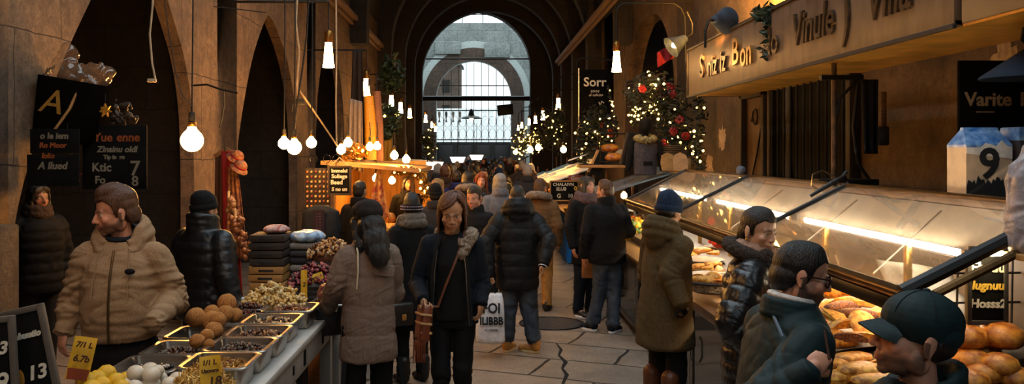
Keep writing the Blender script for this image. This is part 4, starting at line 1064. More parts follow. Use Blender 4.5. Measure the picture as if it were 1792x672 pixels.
# ================================================================ left side: lamps, hangings, food counter
E_BULB = emit('warm_bulb_glow', '#ffb257', LB, '#fff0d8')
E_TUBE = emit('warm_tube_glow', '#ffb968', LB*.55, '#fff0d8')
E_LED = emit('fairy_light_glow', '#ffc25c', 5.)
M_BRASS = mat('aged_brass', '#8a5f2a', rough=.35, metal=.9, var=.3)
M_CORD = mat('black_cord', '#0d0c0b', rough=.6)
M_CREAMCORD = mat('cream_cord', '#a89478', rough=.7)
def round_bulb(x, y, z, r, top, label, group=None, name='light_bulb'):
    t = thing(name, label, 'light bulb', (x, y, z), 0, group)
    mb = MB(); mb.lathe([(.001, -r)] + [(r*math.cos(a), r*math.sin(a)) for a in [R(-80 + 13*i) for i in range(11)]] + [(r*.42, r*1.02), (r*.34, r*1.25)], n=20); mb.build('glass_globe', E_BULB, t, 180)
    mb = MB(); mb.lathe([(r*.33, r*1.2), (r*.38, r*1.28), (r*.34, r*1.36), (r*.38, r*1.44), (r*.34, r*1.52), (r*.36, r*1.62), (r*.2, r*1.72)], n=16); mb.build('brass_cap', M_BRASS, t)
    mb = MB(); mb.lathe([(r*.3, r*1.7), (r*.34, r*2.0), (r*.3, r*2.5), (r*.1, r*2.6)], n=14); mb.build('socket', M_CORD, t)
    mb = MB(); mb.tube([(0, 0, r*2.5), (.01, 0, (top-z)*.5), (0, 0, top-z)], .007, 6); mb.build('cord', M_CORD, t)
    return t
big = P(336, 246, 7.2)
round_bulb(big.x, 7.2, big.z, .093, 4.6, 'large round glowing bulb on a black cord in front of the broad stone pier')
q0 = None
for (px, py, Y, r), lb in zip(((497, 251, 8.7, .058), (515, 258, 8.4, .070), (545, 250, 9.1, .054)),
        ('leftmost of three small round bulbs hanging before the second pier', 'lowest and biggest of three small bulbs before the second pier', 'rightmost of three small round bulbs hanging before the second pier')):
    p = P(px, py, Y); round_bulb(p.x, p.y, p.z, r, 4.4, lb, 'cluster of three round bulbs')
for (px, py, Y, r), lb in zip(((597, 262, 10.3, .055), (609, 250, 10.8, .055), (647, 257, 11.2, .05), (660, 256, 11.5, .05), (690, 272, 11.9, .055), (711, 279, 12.4, .055)),
        ('round bulb over the striped chalk menu', 'round bulb just behind the one over the chalk menu', 'bulb by the gold fabric roll above the kiosk roof', 'bulb by the brown fabric roll above the kiosk roof', 'bulb above the middle of the kiosk roof', 'bulb above the far corner of the kiosk roof')):
    p = P(px, py, Y); round_bulb(p.x, p.y, p.z, r, p.z + .32, lb)
def tube_lamp(x, y, z, L, label, group, top=None, arm=None):
    """a flared glass lantern under a brass socket"""
    t = thing('lantern', label, 'lantern', (x, y, z), 0, group); r = L*.17
    mb = MB(); mb.lathe([(r*.95, -L*.5), (r*1.02, -L*.49), (r*.86, -L*.35), (r*.66, L*.05), (r*.6, L*.24), (r*.3, L*.27)], n=20); mb.build('glass_tube', E_TUBE, t, 60)
    mb = MB(); mb.lathe([(r*.7, L*.22), (r*.78, L*.25), (r*.78, L*.5), (r*.6, L*.55), (r*.2, L*.6)], n=18); mb.build('socket', M_BRASS, t)
    mb = MB(); mb.tube([(0, 0, L*.55), (0, 0, (top or z + .6) - z)], .008, 6); mb.build('cord', M_CORD, t)
    if arm:
        mb = MB(); mb.tube([Vector(a) - Vector((x, y, z)) for a in arm], .016, 8); mb.build('bracket', M_IRON, t)
    return t
left_l = [(575, 88, 60), (641, 147, 42), (685, 174, 31), (701, 185, 26), (717, 195, 23), (745, 205, 18), (756, 216, 15), (762, 224, 13)]
words_n = ['nearest', 'second', 'third', 'fourth', 'fifth', 'sixth', 'seventh', 'eighth']
for i, (px, py, L) in enumerate(left_l):
    Y = 10.6*60/L if i < 5 else 10.6*60/L*.8; Y = min(Y, 33); p = P(px, py, Y)
    x, z = p.x, p.z
    arm = [(x, Y, z + .55), (x, Y, z + .6), (XL + .1, Y, z + .6)] if i < 5 else None
    tube_lamp(x, Y, z, L*Y/FOC, words_n[i] + ' lantern from the front in the row along the left wall', 'lanterns along the left wall', None, arm)
for x, y, z, lb in ((-1.1, 3.0, 3.4, 'added unseen lantern over the near end of the left counter'), (-1.9, 1.7, 3.35, 'added unseen lantern over the entrance on the left')):
    tube_lamp(x, y, z, .42, lb, 'added fill lanterns near the entrance')  # out-of-view lanterns, added to warm the foreground
# loose cords and cables
def cable(name, pts, r, m, label, cat='cable'):
    mb = MB(); mb.tube(pts, r, 6); return tag(mb.build(name, m), label, cat)
cable('hanging_cable', [P(x, y, 6.9) for x, y in ((268, -30), (267, 10), (262, 60), (266, 110), (272, 140))], .008, M_CREAMCORD, 'cream cord with a plug dangling in the nearest arch')
mb = MB(); c = P(266, 141, 6.9); mb.box(c, (.07, .03, .03), None, .006); mb.tube([c + V(-.02, -.02, -.01), c + V(-.02, -.05, -.01)], .004, 6); mb.tube([c + V(.02, -.02, -.01), c + V(.02, -.05, -.01)], .004, 6)
tag(mb.build('hanging_plug', M_CREAMCORD), 'cream plug on the end of the cord in the nearest arch', 'plug')
cable('hanging_cable', [P(x, y, 7.1) for x, y in ((285, -20), (296, 60), (306, 120), (318, 165), (335, 185))], .004, M_CORD, 'thin black cable sagging to the large round bulb')
cable('hanging_cable', [P(x, y, 8.9) for x, y in ((521, -20), (518, 40), (524, 90), (520, 150), (522, 172))], .011, M_CREAMCORD, 'thick cream cable hanging down to the junction box')
cable('hanging_cable', [P(x, y, 8.8) for x, y in ((541, -20), (537, 60), (528, 130), (520, 180), (515, 230))], .010, M_CORD, 'black cable beside the cream one above the bulb cluster')
cable('hanging_cable', [P(x, y, Y) for x, y, Y in ((524, 158, 9.0), (560, 210, 9.6), (590, 255, 10.2))], .010, M_CREAMCORD, 'taut cream cable slanting from the junction box to the kiosk')
cable('hanging_cable', [P(x, y, 10.2) for x, y in ((588, -10), (589, 90), (588, 180), (589, 255))], .010, M_CREAMCORD, 'straight cream conduit rising beside the nearest lantern')
cable('hanging_cable', [P(x, y, 9.3) for x, y in ((335, 150), (362, 148), (385, 156), (416, 163))], .012, M_IRON, 'iron strap stapled across the broad stone pier')
cable('hanging_cable', [P(x, y, 9.2) for x, y in ((391, 160), (392, 185), (387, 215), (384, 224))], .008, M_CORD, 'short black cable dangling from the iron strap')
cable('hanging_cable', [P(x, y, 10.2) for x, y in ((310, 6), (400, 14), (465, 22))], .007, M_CORD, 'thin wire strung across the top of the broad pier')
jb = thing('hanging_junction_box', 'small black junction box where the cables meet', 'junction box', tuple(P(525, 178, 8.95)))
mb = MB(); mb.box((0, 0, 0), (.085, .05, .06), None, .006); mb.build('case', M_CORD, jb); mb = MB(); mb.tube([(-.05, 0, 0), (-.08, 0, -.04), (-.09, 0, -.1)], .008, 6); mb.build('cable_tail', M_CORD, jb)

M_CHD = mat('gloom_chalk', '#7a7060', rough=.9); M_CHOD = mat('gloom_orange_chalk', '#8a4318', rough=.9)  # chalk colour darkened to stand for the gloom under the arch
# ---- the nearest arch: hanging basket, chalkboards, stars
M_BOARD = mat('chalkboard', '#0e0e0c', spec=.12, rough=.85, var=.5, scale=6, bump=.1)
M_CHALK = mat('white_chalk', '#c9c2b0', rough=.9, var=.15, scale=40)
M_CHALKO = mat('orange_chalk', '#c0662c', rough=.9, var=.2, scale=40)
M_CHALKY = mat('yellow_chalk', '#d0a93a', rough=.9, var=.2, scale=40)
M_WOOD = mat('brown_wood', '#5a3b20', rough=.55, var=.35, scale=6, stretch=(1, 8, 8), bump=.2)
M_PALEWOOD = mat('pale_wood', '#a87a44', rough=.55, var=.25, scale=6, stretch=(1, 8, 8), bump=.2)
bk = thing('hanging_bag', 'big black gift bag marked A hanging in the nearest arch with clear wrap on top', 'bag', tuple(P(130, 190, 6.2)), 0, None, (0, R(10), 0))
mb = MB(); mb.loft([(-.02, 0, -.24, .20, .14), (-.01, 0, -.2, .22, .16), (0, 0, .05, .24, .18), (.0, 0, .2, .25, .19)], 28, 4); mb.build('bag_body', mat('black_card', '#100e0c', rough=1., spec=0.), bk)
mb = MB(); mb.ell((-.03, 0, .2), (.23, .17, .12)); mb.ell((.12, 0, .27), (.12, .1, .09)); mb.ell((-.12, 0, .33), (.08, .08, .12)); me = vox(mb, .015, 2); co_ = getco(me); setco(me, co_ + getno(me)*(.03*nz(co_, 16, 2))[:, None])
obj('clear_wrap', me, glass('cellophane', opacity=.35, rough=.1, film='#8a6f58'), bk, 180)
mb = MB(); mb.tube([(.1, -.16, .22), (.06, -.19, .0), (-.03, -.2, -.2)], .010, 6); mb.build('ribbon', mat('tan_ribbon', '#a87c4a'), bk)
mg = mat('dull_gold_print', '#b98a3c', rough=.4, metal=.4)
text('A', .24, mg, T(-.08, -.19, .02) @ RX(R(4)), bk, 'print', .004, shear=.25)
random.seed(5)
def star(px, py, Y, r, label, m, n=5):
    mb = MB(); pts = [(r*(1 if i % 2 == 0 else .45)*math.sin(PI*i/n), r*(1 if i % 2 == 0 else .45)*math.cos(PI*i/n)) for i in range(2*n)]
    p = P(px, py, Y); t = thing('hanging_star', label, 'ornament', tuple(p), 0, 'hanging stars')
    mb.prism(pts, .02); mb.build('star', m, t); h = MB(); h.tube([(0, .01, r*.9), (0, .01, r + .16)], .002, 4); h.build('thread', M_CORD, t)
MG = mat('gold_tinsel', '#c48a2c', rough=.35, metal=.5, var=.4, scale=80); MR = mat('red_orange_foil', '#a03a1c', rough=.35, metal=.3, var=.3)
star(183, 193, 6.1, .05, 'gold snowflake star hanging right of the black gift bag', MG, 7); star(117, 269, 6.0, .055, 'gold star under the black gift bag', MG); star(98, 307, 6.0, .055, 'orange star at the left of the low stars', MG); star(131, 308, 6.02, .05, 'red star at the right of the low stars', MR); star(70, 302, 6.0, .04, 'dim copper star furthest left by the pier', MR)
t = thing('hanging_bauble', 'red bauble under the black gift bag', 'ornament', tuple(P(160, 221, 6.15))); mb = MB(); mb.ell((0, 0, 0), (.045, .045, .07), RY(.6).to_3x3()); mb.build('ball', mat('red_gloss', '#b01418', rough=.2), t); mb = MB(); mb.tube([(.03, 0, .05), (.05, 0, .14)], .003, 5); mb.build('loop', MG, t)
def chalkboard(px, py, Y, w, h, lines, label, frame=None, rz=0, rx=0, name='chalkboard', depth=.02, group=None, base=None):
    t = thing(name, label, 'chalkboard', tuple(P(px, py, Y)), 0, group, (R(rx), 0, R(rz)))
    mb = MB(); mb.box((0, depth/2, 0), (w, depth, h), None, .004); mb.build('panel', M_BOARD, t)
    if frame:
        mb = MB()
        for x in (-w/2, w/2): mb.box((x, depth/2, 0), (.022, depth*1.6, h + .022), None, .004)
        for z in (-h/2, h/2): mb.box((0, depth/2, z), (w, depth*1.6, .022), None, .004)
        mb.build('frame', frame, t)
    for s_, x, z, size, m, sh in lines: text(s_, size, m, T(x, -.003, z), t, 'lettering', .0012, shear=sh, bold=.002)
    return t
chalkboard(200, 275, 6.15, .46, .46, [('Yue', -.08, .14, .085, M_CHOD, .05), ('enne', .10, .14, .085, M_CHOD, .05), ('Zinainu oldl', .02, .055, .06, M_CHD, .2), ('Tip in  ro', .0, -.0, .04, M_CHD, 0), ('Ktic', -.09, -.075, .085, M_CHD, 0), ('7', .15, -.085, .15, M_CHD, 0), ('Fo', -.10, -.165, .075, M_CHD, 0), ('8', .15, -.175, .10, M_CHD, 0)], 'large chalkboard reading Ktic 7 under the nearest arch', name='hanging_chalkboard')
chalkboard(95, 247, 5.95, .34, .17, [('o le iem', .0, .035, .06, M_CHD, .1), ('Ro Moor', -.01, -.03, .05, M_CHOD, .1)], 'small dark menu board under the black gift bag', name='hanging_chalkboard')
chalkboard(92, 298, 5.95, .36, .22, [('A llued', .0, .03, .07, M_CHD, .2), ('Iolio', -.03, .1, .05, M_CHOD, .1)], 'dark board with red and white script behind the low stars', name='hanging_chalkboard')
pl = thing('hanging_dried_plant', 'dim dried plant bunch behind the snowflake star', 'plant', tuple(P(208, 205, 6.6))); mb = MB()
for i in range(60):
    a = random.uniform(0, 2*PI); r_ = random.uniform(.02, .13); mb.ell((r_*math.cos(a), random.uniform(-.06, .06), r_*math.sin(a)), (.03, .012, .02), Euler((random.random()*6, random.random()*6, 0)).to_matrix(), 6, 5)
mb.build('dry_leaves', mat('dry_leaf', '#3a2a1a', var=.4), pl)

# ---- things hung on the second pier
def drape(pts_top, drop, folds, amp, thick=.012, nrow=14, spread=1., seed=0, sway=0.):
    """hanging cloth: a row of top points falling in folds"""
    a = Vector(pts_top[0]); b = Vector(pts_top[1]); n = folds*8; rows = []
    nrm = (b-a).cross(V(0, 0, 1)).normalized()
    for i in range(nrow+1):
        t = i/nrow; r = []
        for j in range(n+1):
            u = j/n; w = (u-.5)*(1 + (spread-1)*t) + .5
            r.append(a.lerp(b, w) + V(0, 0, -drop*t) + nrm*amp*(.3+.7*t)*math.sin(2*PI*folds*u + seed + .8*t) + (b-a)*sway*t)
        rows.append(r)
    return rows
def cloth_thing(name, label, pts, drop, folds, amp, m, **k):
    mb = MB(); mb.sheet(drape(pts, drop, folds, amp, **k), .008); return tag(mb.build(name, m, None, 180), label, name.replace('_', ' '))
M_RED = cloth('crimson_cloth', '#6e1418', bump=.3); M_PAT = mat('patterned_weave', '#7a4e2a', rough=.9, var=.55, scale=28, bump=.4, col2='#3a1416')
cloth_thing('hanging_scarf', 'long crimson scarf hung on the broad pier', (P(388, 265, 9.0), P(408, 262, 9.0)), 1.55, 2, .03, M_RED, spread=1.6, sway=.6)
cloth_thing('hanging_shawl', 'dark brown shawl hung beside the crimson scarf', (P(378, 275, 9.05), P(392, 268, 9.05)), 1.3, 2, .03, cloth('dark_brown_shawl', '#3a2418'), spread=1.3)
cloth_thing('hanging_cloth', 'red and gold patterned cloth hanging from the pier hook', (P(400, 292, 8.9), P(416, 292, 8.9)), .95, 3, .03, M_PAT, spread=2.4, sway=.5)
hk = thing('coat_hook', 'wooden hanger bar fixed to the broad pier', 'hook', tuple(P(398, 268, 9.0))); mb = MB(); mb.tube([(-.14, 0, -.03), (-.05, 0, .03), (.08, 0, .01)], .016, 8); mb.build('bar', M_WOOD, hk); mb = MB(); mb.tube([(-.02, .2, .03), (-.02, 0, .06), (-.02, -.03, .03)], .008, 6); mb.build('hook', M_IRON, hk)
def hat_on(px, py, Y, label, m):
    t = thing('woven_hat', label, 'hat', tuple(P(px, py, Y)), 0, None, (R(15), R(35), 0)); mb = MB()
    mb.lathe([(.001, .07), (.04, .065), (.065, .04), (.07, 0), (.095, -.02), (.10, -.03), (.07, -.015)], n=20); mb.build('hat_body', m, t); mb = MB(); mb.lathe([(.0715, 0), (.072, .018), (.068, .02)], n=20); mb.build('hat_band', M_RED, t)
hat_on(414, 275, 8.9, 'patterned round hat hung on the pier above the onions', M_PAT); hat_on(420, 292, 8.85, 'lower patterned hat hung under the first one', mat('red_straw', '#5a3420', var=.5, scale=40, bump=.6))
M_ONION = mat('onion_skin', '#573318', rough=.4, var=.35, scale=16, stretch=(1, 1, .2))
def braid(px0, py0, px1, py1, Y, n, r, label, m):
    a = P(px0, py0, Y); b = P(px1, py1, Y); t = thing('onion_braid', label, 'onion braid', tuple(a))
    mb = MB(); mb.tube([V(0, 0, .06), V(0, 0, 0), b-a], .012, 6); mb.build('rope', M_CREAMCORD, t); me = None
    for i in range(n):
        c = (b-a)*(i/n + .03) + V(random.uniform(-1, 1)*r*1.4, random.uniform(-1.2, .2)*r, random.uniform(-.5, .5)*r)
        if me is None:
            mb = MB(); mb.lathe([(.001, -r), (r*.6, -r*.85), (r, -r*.1), (r*.75, r*.6), (r*.2, r*.95), (r*.12, r*1.4)], n=12); o = mb.build('bulb', m, t, 180); me = o
        else: o = me.copy(); COL.objects.link(o); o.parent = t
        o.location = c; o.rotation_euler = (random.uniform(-.6, .6), random.uniform(-.6, .6), random.uniform(0, 6))
braid(400, 345, 416, 400, 8.6, 16, .034, 'short braid of pale onions above the long braid', mat('pale_garlic', '#6a4a2e', rough=.5, var=.3))
braid(412, 378, 440, 452, 8.4, 34, .034, 'long braid of brown onions hanging over the crates', M_ONION)

# ---- food counter
CT = .90
ct = thing('market_counter', 'long white food counter running along the left of the aisle', 'counter', (-1.45, 0, 0))
M_CTOP = mat('white_counter_laminate', '#b9b1a8', rough=.4, var=.1, scale=5); M_CFRONT = mat('grey_white_panel', '#8f8880', rough=.6, var=.15, scale=4)
mb = MB(); mb.box((.05, 5.5, CT-.02), (.74, 6.0, .04), None, .008); mb.build('worktop', M_CTOP, ct)
mb = MB(); mb.box((.385, 5.5, CT-.115), (.03, 5.96, .15), None, .004); mb.build('apron', M_CFRONT, ct)
for y in (2.7, 4.25, 5.9, 6.25, 8.3):
    for x in (.37, -.27): mb = MB(); mb.box((x, y, .39), (.075, .075, .78), None, .006); mb.build('leg', M_CFRONT, ct)
mb = MB(); mb.box((.05, 5.5, .2), (.62, 5.8, .03), None, .004); mb.build('shelf', M_WOOD, ct)
mb = MB()
for y, w_, h_ in ((4.75, .012, .05), (5.05, .02, .09), (5.62, .02, .09)): mb.box((.402, y, CT-.115), (.004, w_*3, h_), None, .001)
mb.build('price_sticker', M_BOARD, ct)
# paper liner on the worktop
mb = MB(); mb.sheet([[V(-1.14 + .012*math.sin(y*9) - (0 if j else .1), y, CT + .003 + .003*math.sin(y*14+j)) for j in range(2)] for y in np.linspace(3.5, 6.6, 40)], .002); tag(mb.build('paper_liner', mat('white_paper', '#c4bdb4', rough=.8)), 'white paper liner under the metal trays', 'paper')
chalkboard(535, 655, 5.05, .9, .55, [('C2', -.05, .05, .26, M_CHALK, .1), ('4 0', .3, -.05, .2, M_CHALK, .1)], 'chalkboard reading C2 leaning under the left counter', None, 90, 0, depth=.03).location = (-1.10, 4.95, .5)
M_STEEL = mat('brushed_steel_tray', '#a39a90', rough=.28, metal=.95, var=.15, scale=8, stretch=(1, 12, 12))
def tray(x, y, w, l, h, label, z=CT+.004, rz=0, group='metal food trays'):
    t = thing('food_tray', label, 'tray', (x, y, z), R(rz), group)
    mb = MB()
    def rr(a, b, z_, rad=.035):
        pts = []
        for cx, cy_, a0 in ((a-rad, b-rad, 0), (-a+rad, b-rad, 90), (-a+rad, -b+rad, 180), (a-rad, -b+rad, 270)):
            for k in range(5): an = R(a0 + 22.5*k); pts.append(V(cx + rad*math.cos(an), cy_ + rad*math.sin(an), z_))
        return pts
    a, b = w/2, l/2
    mb._rings([rr(a-.025, b-.025, 0), rr(a-.012, b-.012, h-.012), rr(a+.008, b+.008, h-.010), rr(a+.012, b+.012, h-.002), rr(a+.006, b+.006, h+.002), rr(a-.010, b-.010, h), rr(a-.026, b-.026, .012)], True)
    mb.build('pan', M_STEEL, t, 35); return t
def heap(name, label, cat, cx, cy_, cz, w, l, hgt, n, size, mats, seed, kind='stuff', shape='nut'):
    """loose food nobody would count: many small bits in one object"""
    rg = random.Random(seed); mb = MB()
    for i in range(n):
        while True:
            u, v = rg.uniform(-1, 1), rg.uniform(-1, 1)
            if u*u*u*u + v*v*v*v < 1: break
        z = hgt*max(0, 1 - (u*u + v*v)*.6)*rg.uniform(.75, 1.05)
        s_ = size*rg.uniform(.7, 1.25); mb.mi = rg.randrange(len(mats)); Mx = Euler((rg.random()*6, rg.random()*6, rg.random()*6)).to_matrix()
        p = (cx + u*w/2, cy_ + v*l/2, cz + z)
        if shape == 'nut': mb.ico(p, (s_, s_*.7, s_*.55), 1, Mx)
        elif shape == 'pop':
            for _ in range(3): mb.ico(V(*p) + V(*[rg.uniform(-.6, .6)*s_ for _ in range(3)]), s_*.62, 1)
        elif shape == 'shred': mb.box(p, (s_*2.2, s_*.35, s_*.3), Mx)
        elif shape == 'slice': mb.box(p, (s_*1.6, s_*1.1, s_*.4), Mx, s_*.15, 1)
    mb.mi = 1 % len(mats); mb.ell((cx, cy_, cz + hgt*.12), (w*.47, l*.47, max(.006, hgt*.55)))
    return tag(mb.build(name, mats, None, 60), label, cat, None, kind)
def fm(n, c, **k):
    d = dict(rough=.5, var=.3, scale=40, bump=.3, bscale=90); d.update(k); return mat(n, c, **d)
NUTS = [fm('walnut_brown', '#5a3216'), fm('dark_date', '#2c150c', rough=.3), fm('almond_tan', '#9a6a38'), fm('cashew_cream', '#c4a070')]
TH = .115
spec = [(-1.235, 4.03, 'front metal tray of golden noodles beside the yellow price tag', [NUTS[2], fm('golden_noodle', '#b58a3a'), NUTS[0]], 'shred', .012, 260),
        (-1.23, 4.36, 'second metal tray of seeds and dark berries along the counter edge', [fm('grey_seed', '#5e5648'), NUTS[1], NUTS[0]], 'nut', .012, 200),
        (-1.225, 4.69, 'third metal tray of mixed nuts along the counter edge', [NUTS[0], NUTS[1], NUTS[2]], 'nut', .016, 150),
        (-1.235, 5.04, 'fourth metal tray of dried fruit slices along the counter edge', [NUTS[1], NUTS[3], NUTS[0]], 'slice', .016, 110),
        (-1.21, 5.42, 'fifth metal tray of reddish nuts beside the popcorn', [NUTS[0], fm('red_nut', '#6a2a18'), NUTS[2]], 'nut', .016, 130)]
for i, (x, y, lb, ms, sh, sz, n) in enumerate(spec):
    tray(x, y, .30, .30, TH, lb)
    heap(('noodles', 'seeds', 'nuts', 'fruit_slices', 'red_nuts')[i], lb.split(' tray of ')[1].split(' along')[0].split(' beside')[0] + ' filling the ' + lb.split(' tray')[0] + ' tray', 'food', x, y, CT + .068, .25, .25, .05, n, sz, ms, 10+i, shape=sh)
tray(-1.565, 4.04, .29, .30, TH*.85, 'metal tray of black olives and onions behind the white balls')
heap('olives', 'black olives and white onion bits in the tray behind the white balls', 'food', -1.565, 4.04, CT+.045, .24, .25, .04, 130, .013, [fm('black_olive', '#120b0c', rough=.2), NUTS[1], fm('onion_white', '#cbbfae')], 31)
tray(-1.56, 4.40, .29, .30, TH*.8, 'metal tray with three small fried balls and brown crumbs')
heap('brown_crumbs', 'brown crumbs around the three small fried balls', 'food', -1.56, 4.40, CT+.04, .24, .25, .045, 170, .012, [NUTS[0], NUTS[1], fm('grey_seed', '#5e5648')], 32)
tray(-1.57, 4.77, .30, .32, TH*.8, 'metal tray piled with big fried dough balls')
tray(-1.54, 5.14, .28, .28, TH*.8, 'metal tray with dough balls behind the nuts')
tray(-1.50, 5.46, .24, .28, TH, 'metal tray under the popcorn heap')
heap('dark_berries', 'dark red berry mix in front of the popcorn', 'food', -1.46, 5.36, CT+.06, .22, .16, .09, 170, .015, [NUTS[1], fm('red_nut', '#6a2a18'), NUTS[0]], 33)
heap('popcorn', 'creamy yellow popcorn heap behind the trays', 'popcorn', -1.36, 5.60, CT+.06, .40, .22, .17, 240, .019, [fm('popcorn_cream', '#d8bf8a', rough=.7), fm('popcorn_yellow', '#cfa860', rough=.7)], 34, shape='pop')
# fried dough balls
M_DOUGH = mat('fried_dough', '#d8903a', rough=.55, var=.4, scale=9, bump=.8, bscale=22, col2='#8f5420')
fb = None; DB = [(372, 563, 4.80, .064), (343, 556, 4.86, .064), (395, 549, 5.05, .055), (381, 560, 4.68, .05), (397, 530, 5.15, .062), (371, 547, 4.95, .05), (374, 578, 4.6, .052), (411, 552, 5.1, .05), (362, 588, 4.44, .040), (345, 597, 4.36, .043), (366, 603, 4.34, .03)]
DL = ['frontmost big fried ball of the heap', 'leftmost big fried ball', 'fried ball at the right of the heap', 'fried ball low in the middle of the heap', 'fried ball topmost at the back of the heap', 'fried ball between the leftmost and the topmost', 'fried ball lying in front of the heap', 'fried ball rightmost beside the nuts', 'small fried ball on the brown crumbs, upper', 'small fried ball on the brown crumbs, left', 'smallest fried ball, right on the brown crumbs']
for (px, py, Y, r), lb in zip(DB, DL):
    p = P(px, py, Y); p.z = max(p.z, CT + .05 + r*.6)
    if fb is None:
        mb = MB(); mb.ico((0, 0, 0), 1., 4); me = mb.mesh(); c_ = getco(me); setco(me, c_*(1 + .05*nz(c_, 2.2, 4) + .03*nz(c_, 9, 5))[:, None]); fb = obj('fried_dough_ball', me, M_DOUGH, None, 180); tag(fb, lb, 'fried ball', 'fried dough balls'); o = fb
    else: o = fb.copy(); COL.objects.link(o); o['label'] = lb
    o.location = p; r *= .92; o.scale = (r, r, r*.95); o.rotation_euler = (px, py, 0)
# white balls, lemons, grated heap
random.seed(11); wb = None
M_MOZ = mat('white_dough_ball', '#c9bda8', rough=.45, var=.08, scale=20, bump=.15, bscale=60)
spots = []
for lay, (n_, zz, rx_, ry_) in enumerate(((13, .035, .17, .17), (9, .08, .125, .12), (4, .12, .07, .06))):
    for i in range(n_):
        a = 2*PI*i/n_ + lay; f = 1 if i % 3 else .45; spots.append((-1.435 + .85*rx_*f*math.cos(a), 3.70 + ry_*f*math.sin(a), CT + zz + .03*(lay > 0)))
for i, (x, y, z) in enumerate(spots):
    if wb is None: mb = MB(); mb.ico((0, 0, 0), 1., 3); wb = tag(mb.build('white_dough_ball', M_MOZ, None, 180), 'white cheese ball in the pile between the lemons and the grated cheese', 'cheese ball', 'pile of white balls'); o = wb
    else: o = wb.copy(); COL.objects.link(o)
    r = random.uniform(.029, .038); o.location = (x, y, z); o.scale = (r*1.08, r, r*.92); o.rotation_euler = (0, 0, random.random()*6)
lm = None; M_LEM = mat('lemon_rind', '#d8a814', rough=.42, var=.12, scale=18, bump=.3, bscale=160)
for i, (px, py, Y, r) in enumerate(((152, 668, 3.55, .045), (170, 664, 3.62, .045), (186, 656, 3.68, .05), (203, 668, 3.5, .042), (221, 665, 3.72, .042), (232, 658, 3.8, .04), (178, 676, 3.45, .045), (160, 682, 3.4, .045), (212, 680, 3.45, .042))):
    p = P(px, py, Y); p.z = max(p.z, CT + .03); p.x = max(p.x, -1.72)
    if lm is None: mb = MB(); mb.lathe([(.001, -1.12), (.16, -1.05), (.3, -.92), (.82, -.55), (1., 0), (.82, .55), (.3, .92), (.16, 1.05), (.001, 1.15)], n=18); lm = tag(mb.build('lemon', M_LEM, None, 180), 'yellow lemon in the pile below the hoodie man', 'lemon', 'pile of lemons'); o = lm
    else: o = lm.copy(); COL.objects.link(o)
    o.location = (p.x, p.y, p.z); o.scale = (r*.9,)*3; o.rotation_euler = (random.random()*3, 1.3, random.random()*6)
heap('grated_cheese', 'golden grated cheese heap beside the front tray', 'cheese', -1.20, 3.66, CT, .28, .30, .19, 620, .014, [fm('grated_gold', '#cfa550'), fm('grated_pale', '#dcbb70'), fm('grated_brown', '#a5762c')], 36, shape='shred')
def price_tag(px, py, Y, w, h, rz, ry, label, lines, stick=.1):
    t = thing('price_tag', label, 'price tag', tuple(P(px, py, Y)), 0, None, (R(-6), R(ry), R(rz)))
    rows = [[V(-w/2 + w*i/6, .012*math.cos(PI*(i/6-.5)) + .02*(j/6)**2, -h/2 + h*j/6) for i in range(7)] for j in range(7)]
    mb = MB(); mb.sheet(rows, .002); mb.build('card', mat('yellow_card', '#c69a1a', rough=.6, var=.12, scale=12), t)
    for s_, x, z, sz, m in lines: text(s_, sz, m, T(x, -.004, z), t, 'lettering', .001, shear=.15, bold=.0015)
    mb = MB(); mb.tube([(0, .016, -h*.3), (0, .016, -h/2 - stick)], .005, 6); mb.build('stick', M_PALEWOOD, t); return t
MI = mat('dark_ink', '#3a1d0c', rough=.7)
tg = price_tag(142, 628, 3.45, .085, .17, 20, 12, 'tall yellow price tag with brown foot standing among the lemons', [('7/1 L', 0, .055, .03, MI), ('6.7b', 0, .0, .035, MI)], .19)
mb = MB(); mb.box((0, .005, -.062), (.084, .006, .044)); mb.build('brown_foot', mat('rust_print', '#7a3210', rough=.6), tg)
price_tag(368, 654, 3.55, .085, .14, 8, -6, 'yellow price tag stuck in the grated cheese', [('1/1 L', .0, .045, .028, MI), ('Uucvaro', 0, .012, .02, MI), ('18', .015, -.035, .055, MI)])
# boards in the near left corner
cb = chalkboard(52, 640, 3.1, .145, .40, [('Abuntio', .008, .11, .030, M_CHALK, .3), ('13', .018, -.03, .07, M_CHALK, .2)], 'framed chalkboard reading 13 at the near end of the left counter', mat('grey_wood_frame', '#4d453c'), 6, -4); cb.rotation_euler = (R(-4), R(-12), R(10))
mb = MB(); mb.tube([(-.035, -.006, -.06), (-.03, -.006, -.16)], .006, 6); mb.ell((-.035, -.006, -.035), (.012, .003, .03)); mb.build('drawn_flower', mat('ochre_chalk', '#8a5f14', rough=.9), cb)
mb = MB(); mb.tube([(-.01, -.004, -.17), (.065, -.004, -.12)], .004, 6); mb.build('drawn_line', M_CHALK, cb)
cb2 = chalkboard(-12, 652, 3.0, .13, .36, [('e3', .02, .08, .06, M_CHALK, .2), ('9', .02, -.04, .09, M_CHALK, .2)], 'chalkboard half cut off at the lower left corner', mat('grey_wood_frame', '#4d453c'), 14, -4); cb2.rotation_euler = (R(-4), R(-4), R(14))
# small white tubs by the crates
for i, (px, py, Y) in enumerate(((428, 537, 5.75), (437, 524, 5.95))):
    t = thing('white_tub', ('front' if i == 0 else 'rear') + ' white plastic tub behind the dough balls', 'tub', (P(px, py, Y).x, Y, CT+.004), 0, 'white tubs'); mb = MB(); mb.lathe([(.04, 0), (.05, .005), (.055, .07)], n=20); mb.build('cup', M_WHITE, t); mb = MB(); mb.lathe([(.058, .068), (.058, .08), (.02, .084)], n=20); mb.build('lid', M_WHITE, t)
